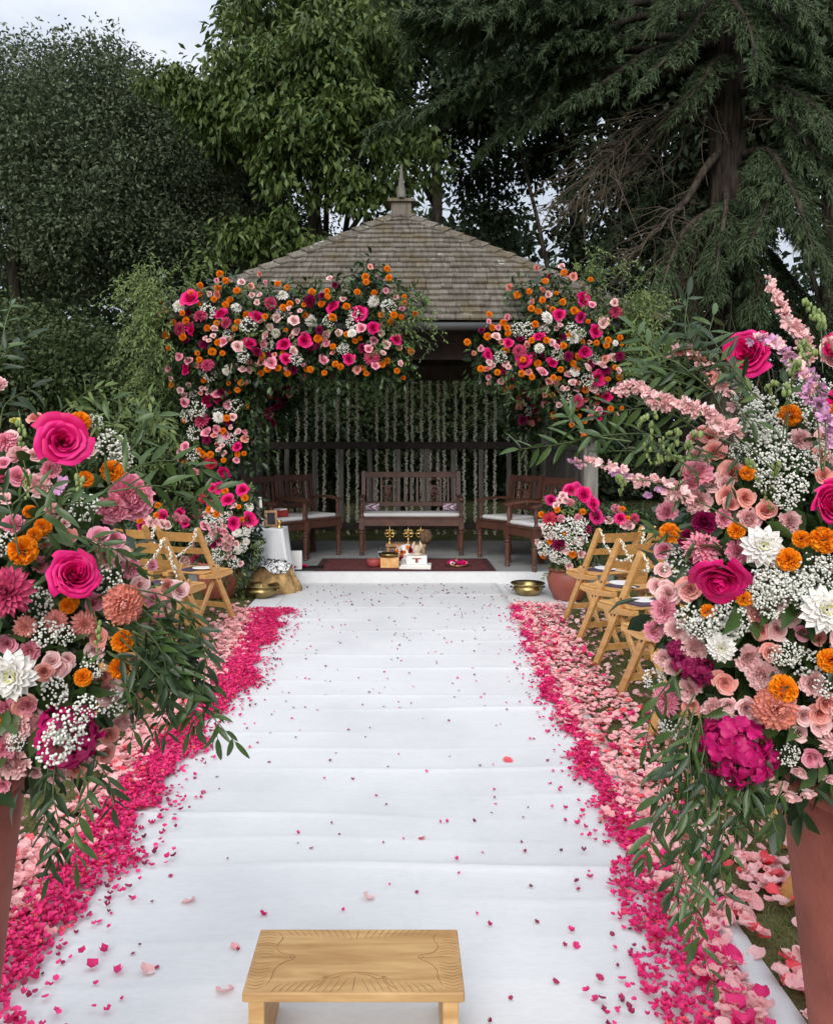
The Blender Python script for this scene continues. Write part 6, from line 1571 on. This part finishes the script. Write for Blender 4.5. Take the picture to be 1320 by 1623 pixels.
# ---- right
br = Bouquet('towering flower arrangement with larkspur, roses and baby\'s breath in the right foreground', (0.80, UD, 1.13), (0.44, 0.34, 0.42), (0.872, UD, 0.83))
A = br.add
A('bigrose', 'hot', 1185, 560, 42, Vector((-0.8, -0.75, 0.12)), 0.06, 0.3, big=5)
A('bigrose', 'hot', 1142, 915, 47, Vector((-0.35, -0.75, -0.65)), 0.06, 2.0, big=3)
A('bigrose', 'hot', 1312, 797, 42, Vector((0.30, -1, 0.05)), 0.06, 2.6, big=4)
R7 = lambda t: zt(t, 3.062, 900, 420); R8 = lambda t: zt(t, 2.245, 900, 900)
for x, y, r in R7('1075,730,56 870,1010,38 490,1300,50 815,1290,42 1068,1430,58 1130,1330,44 1240,1335,66 1280,720,44'): A('marigold', 'orange', x, y, r * 1.05, push=0.03)
for x, y, r in R7('945,1365,104'): A('white_dahlia', 'white', x, y, r, Vector((-0.25, -1, 0.15)), 0.04)
for x, y, r in R8('915,150,86 545,285,54'): A('white_dahlia', 'white', x, y, r, push=0.04)
for x, y, r in R7('625,1010,80 600,1060,50'): A('carnation', 'pink', x, y, r, Vector((-0.3, -0.7, 0.7)))
for x, y, r in R7('650,1370,94'): A('dahlia', 'pink', x, y, r, Vector((-0.1, -0.8, 0.55)))
for x, y, r in R7('650,820,44 710,905,46 625,915,40 690,830,40 610,840,36 795,1005,54 770,1120,44 860,1130,40 700,1060,40 760,1060,38 790,1160,36 750,1035,36 1260,400,44 1285,470,46 1245,830,40 1225,920,36 1240,1020,38 1010,1440,30'): A('spray', random.choice(('salmon', 'salmon', 'pale')), x, y, r * 1.1)
for x, y, r in R7('585,1575,48 485,1590,42 460,1480,34 430,1560,36 470,1560,30'): A('spray', 'pale', x, y, r * 1.1)
for x, y, r in R7('660,1250,60 580,1330,50 620,1410,46'): A('peony', 'burgundy', x, y, r)
for x, y, r in R7('820,1390,60'): A('carnation', 'pink', x, y, r)
for x, y, r in R8('432,75,38 355,95,34 675,165,36 780,175,37 743,222,34 685,225,30 635,500,34 570,490,26 560,410,34 595,550,28 660,540,24 680,590,26 840,525,32 895,520,32 920,480,32 895,560,32 540,395,26 720,300,30 760,120,24 690,150,30'): A('spray', random.choice(('pale', 'pale', 'salmon')), x, y, r * 1.1)
for x, y, r in R8('340,150,50 350,120,36'): A('carnation', 'pink', x, y, r)
for x, y, r in R8('385,220,44 450,285,50 640,320,52 690,380,60 865,410,50 520,500,46 340,320,36 370,350,34'): A('carnation', 'pale', x, y, r)
for x, y, r in R8('430,340,64 480,370,50 390,290,44'): A('hydrangea', 'burgundy', x, y, r)
for x, y, r in R8('497,155,28 625,110,30 765,430,52 930,330,46'): A('marigold', 'orange', x, y, r, push=0.03)
for x, y, r in R8('738,500,80'): A('ball', 'peach', x, y, r * 1.1, Vector((-0.1, -1, 0.12)), 0.03)
for x, y, r in R8('345,472,60'): A('dahlia', 'pink', x, y, r, Vector((-0.9, -0.6, 0)))
for x, y, r in R8('600,650,128'): A('hydrangea', 'magenta', x, y, r, Vector((-0.3, -1, -0.1)), 0.04)
for x, y, r in R8('690,690,60 540,590,70'): A('hydrangea', 'magenta', x, y, r)
for x, y, r in R8('825,725,28 730,780,36 790,810,32 850,800,28 940,750,30 710,740,26 760,770,24'): A('bud', 'pale', x, y, r * 1.15, Vector((random.gauss(-.1, .2), -0.7, -0.7)))
for x, y, r in R7('870,650,70 900,740,70 960,700,70 890,830,80 960,800,75 1000,860,75 930,900,75 1010,760,60 1110,600,60 1180,640,60 1230,600,50 1120,680,60 1200,740,60 1040,930,70 1090,1080,70 1060,1130,60 1000,980,60 860,760,50 830,910,50 1150,960,60 1250,900,50 930,980,60 960,1050,55'): A('gyp', 'x', x, y, r, push=0.02)
for x, y, r in R7('940,1540,70 1020,1560,75 1100,1540,75 1180,1470,75 1250,1500,70 1150,1600,70 920,1600,60 1010,1500,50 1270,1440,50'): A('gyp', 'x', x, y, r, push=0.02)
for x, y, r in R8('430,180,50 500,200,60 560,190,65 610,190,50 470,215,46 540,230,50 720,60,60 790,80,60 850,70,60 780,300,44 750,310,36 720,130,50 690,100,46 920,420,44 580,150,50'): A('gyp', 'x', x, y, r, push=0.02)
for x, y in ((1340, 640), (1350, 900), (1345, 1010), (1350, 1130), (1330, 560), (1335, 1180)): A(random.choice(('dahlia', 'carnation', 'rose')), random.choice(('pink', 'dusty', 'hot', 'pale')), x, y, 34)
br.fill(1030, 1340, 520, 1230, 30)
br.leafy()
def pxs(txt, d0, d1, sx=3.062, ox=900, oy=420):
    q = zt(txt, sx, ox, oy); n = len(q)
    return [P(x, y, d0 + (d1 - d0) * i / (n - 1)) for i, (x, y, r) in enumerate(q)]
spike(br.root, pxs('1200,700 1160,460 1120,340 1060,260 1010,160 965,70', 1.25, 1.30), 40, 0.0135, 'pale')
spike(br.root, pxs('900,800 780,620 700,540 630,460 560,405 480,440', 1.2, 1.25), 34, 0.0125, ('pale', 'pale', 'salmon'))
spike(br.root, pxs('1000,1000 850,860 740,770 600,690 440,660 330,590 230,620', 1.15, 1.22), 60, 0.0145, 'pale')
spike(br.root, pxs('900,1300 640,1150 420,1060 260,1000 120,960 0,965', 1.15, 1.26), 32, 0.0125, ('pale', 'pale', 'lilac'))
spike(br.root, pxs('1230,1000 1200,700 1130,540 1060,440 980,370 890,365', 1.12, 1.18), 32, 0.0135, ('lilac', 'pale'))
spike(br.root, pxs('1240,1000 1250,800 1210,620 1150,520', 1.10, 1.16), 16, 0.015, 'lilac')
for x, y, r in R7('830,830,46 1215,790,34 790,690,30 820,580,30 340,1075,24 390,1120,26 500,1060,30'): A('floret', random.choice(('pale', 'lilac')), x, y, r)
for t in ('560,1000 450,800 385,740 375,860 390,990', '640,1000 540,820 490,790 480,880 490,960', '400,1060 300,1040 245,1045 240,1130', '1020,900 1000,980 1010,1150 1020,1280', '1060,900 1010,620 970,600 985,700', '1230,600 1180,400 1150,370 1160,440', '1280,500 1230,230 1195,215 1190,300', '1290,420 1250,230 1270,240', '800,900 600,880 560,930 550,1180', '960,950 940,1050 930,1200', '690,1000 560,930 450,920 420,960', '1080,820 1050,560 1030,540 1045,640', '1240,640 1170,500 1140,400 1130,440'):
    for j in range(1):
        pts = pxs(t, 1.12, 1.2); pts = [p + Vector((random.gauss(0, .008), random.gauss(0, .02), random.gauss(0, .008))) for p in pts]
        bud_spike(br.root, pts, 22, 0.0040)
SPR = [  # upper left fans
    ([(1150, 640, .2), (1080, 580, .2), (1040, 560, .18), (1003, 520, .15)], 15, .052), ([(1130, 600, .2), (1100, 560, .2), (1085, 520, .18), (1090, 470, .15)], 12, .055), ([(1160, 620, .2), (1120, 560, .2), (1130, 500, .16)], 10, .05), ([(1120, 620, .2), (1060, 600, .2), (1020, 590, .18)], 8, .05),
    ([(1130, 720, .22), (1040, 690, .2), (960, 690, .18), (880, 705, .15), (822, 712, .12)], 22, .050), ([(1120, 690, .22), (1050, 650, .2), (990, 650, .18), (950, 660, .15)], 14, .05), ([(1110, 730, .22), (1030, 715, .2), (970, 715, .18)], 10, .048), ([(1000, 700, .2), (940, 690, .18), (905, 670, .16), (900, 660, .16)], 9, .046), ([(1190, 620, .22), (1160, 580, .22), (1130, 540, .2)], 9, .05),
    # long tail
    ([(1100, 1120, .26), (1075, 1250, .27), (1085, 1400, .28), (1130, 1560, .28)], 26, .044), ([(1110, 1130, .26), (1100, 1260, .27), (1110, 1380, .28), (1095, 1500, .28)], 24, .044), ([(1090, 1120, .26), (1050, 1240, .26), (1030, 1330, .26), (1020, 1360, .26)], 16, .044), ([(1130, 1180, .28), (1150, 1270, .28), (1140, 1360, .28), (1150, 1430, .28)], 18, .044),
    ([(1080, 1060, .24), (1040, 1110, .22), (1022, 1180, .2)], 9, .05), ([(1100, 1100, .25), (1060, 1180, .24), (1040, 1260, .24)], 11, .046), ([(1120, 1170, .28), (1090, 1300, .28), (1060, 1420, .28)], 18, .042), ([(1160, 1200, .28), (1185, 1250, .28), (1195, 1300, .28)], 8, .042), ([(1110, 1140, .26), (1120, 1250, .28), (1075, 1380, .28), (1075, 1450, .28)], 18, .042),
    ([(1240, 1240, .3), (1225, 1290, .3), (1230, 1320, .3)], 6, .042)]
for pts, n, ln in SPR: spray_px(br, pts, n, ln * 0.9, random.choice(('leaf', 'leaf', 'leaf_dark')))
for _ in range(8):
    x, y = random.uniform(1060, 1190), random.uniform(1180, 1300); spray_px(br, [(x, y - 60, .25), (x + random.uniform(-20, 15), y, .28), (x + random.uniform(-50, 30), y + random.uniform(60, 160), .28)], 12, .042, random.choice(('leaf', 'leaf_dark')), False)
for _ in range(22):
    x, y = random.uniform(1080, 1310), random.uniform(540, 1200); spray_px(br, [(x, y, .12), (x + random.uniform(-40, 40), y + random.uniform(-50, 20), .19), (x + random.uniform(-80, 60), y + random.uniform(-80, 40), .22)], 9, .038, random.choice(('leaf', 'leaf_dark')), False)
for _ in range(9):
    x, y = random.uniform(1000, 1150), random.uniform(560, 720); spray_px(br, [(x + 70, y + 40, .18), (x + 20, y, .18), (x - random.uniform(0, 40), y - random.uniform(-20, 40), .15)], 10, .042, random.choice(('leaf', 'leaf_light')), False)

# ------------------------------------------------------------------ pots of flowers at the end of the aisle
def clay_pot(label, x, y, s):
    t = thing('flower_pot', label, 'flower pot', (x, y, 0.010)); mb = MB()
    mb.lathe([(0.13 * s, 0), (0.14 * s, 0.01), (0.19 * s, 0.12 * s), (0.205 * s, 0.20 * s), (0.185 * s, 0.27 * s), (0.175 * s, 0.285 * s)], seg=32); mb.lathe([(0.175 * s, 0.285 * s), (0.20 * s, 0.30 * s), (0.20 * s, 0.325 * s), (0.18 * s, 0.325 * s), (0.165 * s, 0.28 * s)], seg=32, cap=False); mb.build('pot_wall', M('terra'), t, True)
    mb = MB(); mb.lathe([(0.17 * s, 0.29 * s), (0.0, 0.30 * s)], seg=20, cap=False); mb.build('soil', M('coconut'), t)
clay_pot('round terracotta pot under the flowers right of the gazebo step', 1.57, 7.86, 0.95)
clay_pot('terracotta pot behind the first left chair, under a tall flower mound', -1.74, 7.98, 1.05)
def mound(label, c, R, base, txt, sx, ox, oy, extra, seed=3):
    b = Bouquet(label, c, R, base, 'flower_mound')
    for kind, col, q in parse(txt):
        b.add(kind, col if kind != 'gyp' else 'x', ox + q[0] / sx, oy + q[1] / sx, q[2] / sx * (1.15 if kind in ('spray', 'marigold', 'gyp') else 1.05))
    b.leafy(20, 0.075, 0.034, 0.10)
    for px, py, dx, dy in extra: leaf_spray(b.root, [b.at(px, py), b.at(px + dx * .5, py + dy * .5, .03), b.at(px + dx, py + dy, .04)], 9, 0.05, random.choice(('leaf_light', 'leaf')), False, 1.3, 0.003, 'vine')
    return b
LM = P(366, 838, 7.95)
mound('tall mound of pink roses and white blooms left of the gazebo step', LM, (0.36, 0.28, 0.60), (-1.74, 7.98, 0.34), '''
rose hot: 130,245,72 400,270,75 230,385,80 300,655,78 480,620,88 60,250,60
marigold orange: 200,280,38 430,360,42 100,550,44 15,500,40 395,617,32 360,465,28
white_dahlia white: 480,470,58 335,770,56 340,980,56 440,880,52 80,950,50 450,760,46
dahlia red: -60,370,60
dahlia dusty: -130,760,60 20,430,50
peony pale: 240,840,66 225,930,66 60,790,56
spray pale: 95,490,50 255,545,28 170,545,28 195,700,30 210,1055,28 245,1010,30 300,1060,24 380,1130,30 260,460,26 310,450,24 150,640,30 -20,560,40 330,900,34
spray pink: 50,700,48 120,740,44 190,760,40 140,880,44 -40,680,44
peony burgundy: 70,900,60 120,860,44
gyp x: 100,660,70 30,850,60 130,1020,70 430,770,60 480,720,50 300,1120,60 110,1090,60 400,940,55 20,620,60 200,590,50
''', 7.376, 330, 740, [(random.uniform(345, 395), random.uniform(880, 925), random.uniform(-20, 20), random.uniform(10, 35)) for _ in range(16)] + [(random.uniform(335, 400), random.uniform(760, 900), random.uniform(-30, 25), random.uniform(-20, 20)) for _ in range(24)] + [(395, 905, 20, -20), (400, 890, 15, -25), (395, 870, 18, -10)])
RM = P(905, 838, 7.85)
mound('round mound of magenta and white flowers right of the gazebo step', RM, (0.31, 0.27, 0.46), (1.57, 7.86, 0.30), '''
rose hot: 310,20,60 370,85,58 210,-20,50
rose magenta: 400,180,62 250,-30,44 60,60,42
dahlia red: 50,205,62
dahlia burgundy: 120,400,62 330,280,44
ball pink: 208,80,38 140,200,36 268,195,38
marigold orange: 300,150,24 110,135,22 170,300,26 55,370,26 225,470,30 5,480,24 -10,170,24
white_dahlia white: 90,500,48 180,520,34
spray pale: 150,30,28 130,60,24 170,60,24 20,260,30 170,430,34 270,370,34 60,330,28 200,560,26 290,470,28 -30,380,26 100,100,22
gyp x: 200,260,66 60,290,60 20,420,56 280,330,60 140,300,60 230,400,56 130,480,52 260,270,50 60,440,46 290,240,46
''', 4.77, 860, 780, [(random.uniform(865, 935), random.uniform(870, 905), random.uniform(-22, 20), random.uniform(5, 35)) for _ in range(22)] + [(random.uniform(865, 950), random.uniform(780, 880), random.uniform(-20, 25), random.uniform(-20, 20)) for _ in range(20)])
mound('low row of pink flowers behind the left folding chairs', P(265, 838, 8.3), (0.50, 0.2, 0.22), P(265, 880, 8.35), '''
ball pink: 440,175,36 490,190,38
rose hot: 345,165,40 465,145,34 500,215,34
rose magenta: 200,240,34
marigold orange: 305,165,26 313,93,22 635,232,24 190,200,26 345,140,22
dahlia dusty: 640,75,40 575,465,42 590,150,40
spray pale: 260,210,30 300,220,30 340,220,28 590,390,40 500,475,34 240,190,26 380,230,26
''', 4.4, 180, 780, [(random.uniform(215, 320), random.uniform(795, 850), random.uniform(-25, 25), random.uniform(-20, 15)) for _ in range(24)])
mound('low row of pink flowers behind the right folding chairs', P(985, 838, 8.4), (0.40, 0.2, 0.22), P(985, 880, 8.45), '''
ball pink: 550,125,42 640,235,36
rose hot: 585,200,48
dahlia dusty: 690,200,42 535,515,40
marigold orange: 600,130,24 640,200,22 410,420,28
spray pale: 500,215,28 610,250,26 660,260,26
''', 4.77, 860, 780, [(random.uniform(960, 1010), random.uniform(805, 850), random.uniform(-20, 25), random.uniform(-15, 15)) for _ in range(14)])

# ------------------------------------------------------------------ fallen petals
PETV = []
def petal_tpl(k):
    def fn(u, v):
        w = 0.5 * np.sin(np.clip(0.12 + 0.80 * v, 0, 1) * pi) ** 0.6
        return u * w, v - 0.5, (0.25, 0.45, 0.7)[k] * (u ** 2 * 0.8 + (v - 0.5) ** 2 * 2) * 0.9 + 0.02 * u * (k - 1)
    return patch(fn, 3, 3)
TPL = [petal_tpl(k) for k in range(3)]
def big_tpl(k, g):
    def fn(u, v):
        w = 0.52 * np.sin(np.clip(0.10 + 0.80 * v, 0, 1) * pi) ** 0.5
        return u * w + 0.05 * v * v * (k - 1), v - 0.5 + 0.10 * (1 - u ** 2) * v ** 3 - 0.12 * u ** 2 * v, (0.10, 0.20, 0.30)[k] * (u ** 2 * 0.8 + (v - 0.5) ** 2 * 2) + 0.035 * np.sin(4 * u + 3 * v + k) * v
    return patch(fn, g, g)
BTPL = [big_tpl(k, 4) for k in range(3)]; NTPL = [big_tpl(k, 6) for k in range(3)]
def tpl(c, k): return BTPL[k] if c in 'pr' else TPL[k]
R_IN = [(925, 800), (970, 818), (1010, 835), (1060, 850), (1100, 870), (1140, 880), (1180, 905), (1230, 930), (1280, 945), (1320, 955), (1360, 965), (1400, 985), (1450, 1005), (1500, 1015), (1560, 1010), (1650, 1035)]
R_MID = [(925, 808), (970, 823), (1010, 843), (1060, 862), (1100, 882), (1140, 902), (1180, 926), (1230, 955), (1280, 984), (1320, 1010), (1360, 1030), (1400, 1060), (1450, 1085), (1500, 1105), (1560, 1150), (1650, 1190)]
R_OUT = [(925, 870), (970, 885), (1010, 902), (1060, 940), (1100, 975), (1140, 1012), (1180, 1042), (1230, 1075), (1280, 1098), (1320, 1112), (1360, 1120), (1400, 1112), (1450, 1110), (1500, 1118), (1560, 1150), (1650, 1190)]
L_IN = [(955, 468), (965, 466), (1000, 442), (1040, 412), (1080, 402), (1120, 372), (1160, 325), (1200, 302), (1240, 268), (1290, 255), (1340, 205), (1380, 200), (1430, 140), (1480, 110), (1530, 62), (1570, 58), (1660, 80)]
L_MID = [(955, 405), (965, 400), (1000, 392), (1040, 372), (1080, 345), (1120, 318), (1160, 272), (1200, 228), (1240, 205), (1290, 165), (1340, 125), (1380, 95), (1430, 50), (1480, 5), (1530, -40), (1570, -80), (1660, -160)]
L_OUT = [(955, 385), (965, 380), (1000, 352), (1040, 335), (1080, 308), (1120, 265), (1160, 222), (1200, 192), (1240, 160), (1290, 115), (1340, 45), (1380, 10), (1430, -40), (1480, -90), (1530, -150), (1570, -200), (1660, -300)]
def edge(tab):
    """photo-measured border -> x position on the ground as a function of distance"""
    d = np.array([CH * F / (y - HY) for y, x in tab]); x = np.array([(px - CX) * q / F for (y, px), q in zip(tab, d)])
    o = np.argsort(d); return lambda q: np.interp(q, d[o], x[o])
eRI, eRM, eRO, eLI, eLM, eLO = [edge(t) for t in (R_IN, R_MID, R_OUT, L_IN, L_MID, L_OUT)]
pet = []          # x, y, z, size, colour
def wob(y, s): return 0.035 * np.sin(y * 5.3 + s) + 0.03 * np.sin(y * 11.7 + s * 2) + 0.02 * np.sin(y * 23 + s)
def band(n, ya, yb, ea, eb, size, cols, bias=1.0, spread=0.03, heap=0.012, clumpy=0.0, pw=1.0):
    y = ya + (yb - ya) * rng.random(n) ** pw; a, b = ea(y), eb(y)
    t = rng.random(n) ** bias; x = a + (b - a) * t + rng.normal(0, spread, n) + wob(y, n % 7) * (1 - t) * np.sign(a - b)
    if clumpy:
        k = (np.sin(x * 17 + y * 9) + np.sin(y * 13 - x * 7) + rng.normal(0, 0.7, n)) > clumpy; x, y = x[k], y[k]
    for i in range(len(x)):
        pet.append((x[i], y[i], rng.random() * heap, size * rng.uniform(0.65, 1.25), cols[rng.integers(len(cols))]))
band(11500, 1.85, 7.3, eLI, eLM, 0.0170, ('m',) * 11 + ('r',), 0.85, 0.014, 0.022, pw=0.85)
band(520, 1.85, 7.3, eLI, lambda q: eLI(q) + 0.14, 0.017, ('m', 'm', 'd'), 2.2, 0.03)
band(380, 1.9, 7.3, eLM, eLO, 0.036, ('r', 'p', 'p'), 1.6, 0.02, 0.02)
band(1500, 1.9, 7.3, eLM, eLO, 0.038, ('p',), 1.1, 0.05, 0.02)
band(330, 1.9, 7.6, eLO, lambda q: eLO(q) - 0.4, 0.036, ('p',), 2.2, 0.06, 0.012)
band(6000, 1.75, 7.4, eRI, eRM, 0.0170, ('m',) * 11 + ('r',), 0.9, 0.014, 0.018, pw=1.05)
band(300, 1.75, 7.4, eRI, lambda q: eRI(q) - 0.12, 0.017, ('m', 'm', 'd'), 2.2, 0.03)
band(3000, 2.5, 7.6, eRM, eRO, 0.033, ('p',) * 11 + ('r', 'm'), 1.5, 0.03, 0.025)
band(420, 1.75, 2.6, eRM, eRO, 0.040, ('p', 'p', 'm'), 0.8, 0.03, 0.02)
band(420, 2.6, 7.6, eRO, lambda q: eRO(q) + 0.42, 0.036, ('p',), 2.2, 0.06, 0.012)
band(520, 1.7, 3.0, lambda q: CR + 0.02 + 0 * q, lambda q: CR + 0.30 + 0 * q, 0.042, ('p', 'p', 'p', 'p', 'r'), 1.3, 0.03, 0.02, 0.1)
band(120, 1.7, 3.2, lambda q: CR + 0.25 + 0 * q, lambda q: CR + 0.6 + 0 * q, 0.042, ('p',), 1.3, 0.05, 0.012)
# loose bits across the runner
n = 330
y = 1.7 + 5.9 * rng.random(n) ** 0.75; s = rng.choice([-1, 1], n); t = rng.random(n) ** 1.5
lo, hi = eLI(y), eRI(y); x = np.where(s < 0, lo + (hi - lo) * t * 0.55, hi - (hi - lo) * t * 0.55)
for i in range(n): pet.append((x[i], y[i], 0.0, rng.uniform(0.008, 0.015), ('d', 'd', 'm')[rng.integers(3)]))
n = 120
for i in range(n): pet.append((rng.uniform(-1.0, 1.3), rng.uniform(7.5, 8.7), 0.0, rng.uniform(0.010, 0.02), 'd'))
for px, py, sz, c in ((300, 1433, .042, 'p'), (582, 1428, .038, 'p'), (805, 1207, .045, 'r'), (356, 1574, .042, 'p'), (232, 1543, .040, 'p'), (668, 1333, .026, 'r'), (372, 1504, .024, 'p'), (416, 1453, .022, 'm'), (912, 1503, .024, 'm'), (945, 1588, .022, 'm'), (147, 1536, .03, 'm'), (185, 1546, .026, 'm'), (166, 1513, .026, 'm'), (935, 1395, .02, 'm'), (905, 1480, .018, 'm'), (850, 1465, .016, 'd'), (880, 1560, .018, 'd'), (775, 1470, .014, 'd')):
    g = G(px, py, 0.01); pet.append((g.x, g.y, 0.0, sz, c))
pet = [q for q in pet if not (abs(q[0] + 0.108) < 0.27 and 1.85 < q[1] < 2.16)]
def base_z(x, y):
    if CL < x < CR and y < 8.75: return float(runner_z(np.float64(x), np.float64(y))) + 0.0035
    if 7.42 <= y < 8.75 and -1.38 < x < 1.62: return 0.008
    return 0.016
pet.sort(key=lambda q: -q[3] / q[1])
def in_frame(q):
    px = CX + q[0] * F / q[1]; py = HY + CH * F / q[1]
    return 5 < px < 1315 and py < 1618
names = {'m': 'magenta', 'p': 'pink', 'r': 'coral', 'd': 'dried crimson'}
cnt = 0; rest = {'m': [], 'p': [], 'r': [], 'd': []}
pm = {(c, k): mesh_np('rose_petal', NTPL[k][0], NTPL[k][1], [M('petal_' + c)], smooth=True) for c in 'mprd' for k in range(3)}
for x, y, z, s, c in pet:
    k = random.randrange(3); tilt = (random.gauss(0, .28), random.gauss(0, .28), random.uniform(0, 6.28)); zz = base_z(x, y) + z + 0.002
    if cnt < 300 and in_frame((x, y)):
        cnt += 1
        where = 'on the white runner' if CL < x < CR else 'on the grass by the runner'
        o = obj('rose_petal', pm[(c, k)], None, (x, y, zz), tilt, s)
        tag(o, 'fallen %s petal %s, %s of the stool' % (names[c], where, 'left' if x < -0.1 else 'right'), 'petal', 'fallen %s petals %s, %s' % (names[c], where, 'left' if x < -0.1 else 'right'))
    else: rest[c].append((x, y, zz, s, k, tilt))
for c, lst in rest.items():
    Vs, Fs, off = [], [], 0
    for x, y, zz, s, k, tl in lst:
        tv, tf = tpl(c, k); R = np.array(Euler(tl).to_matrix())
        Vs.append((tv * s) @ R.T + np.array([x, y, zz])); Fs.append(tf + off); off += len(tv)
    lab = {'m': 'thick drift of magenta rose petals edging both sides of the runner', 'p': 'drift of pale pink rose petals spilling onto the grass', 'r': 'coral red rose petals mixed into the petal borders', 'd': 'tiny dark crimson petal bits strewn over the white runner'}[c]
    tag(obj('petal_drift', mesh_np('petal_drift', np.concatenate(Vs), np.concatenate(Fs), [M('petal_' + c)], smooth=True)), lab, 'petals', kind='stuff')
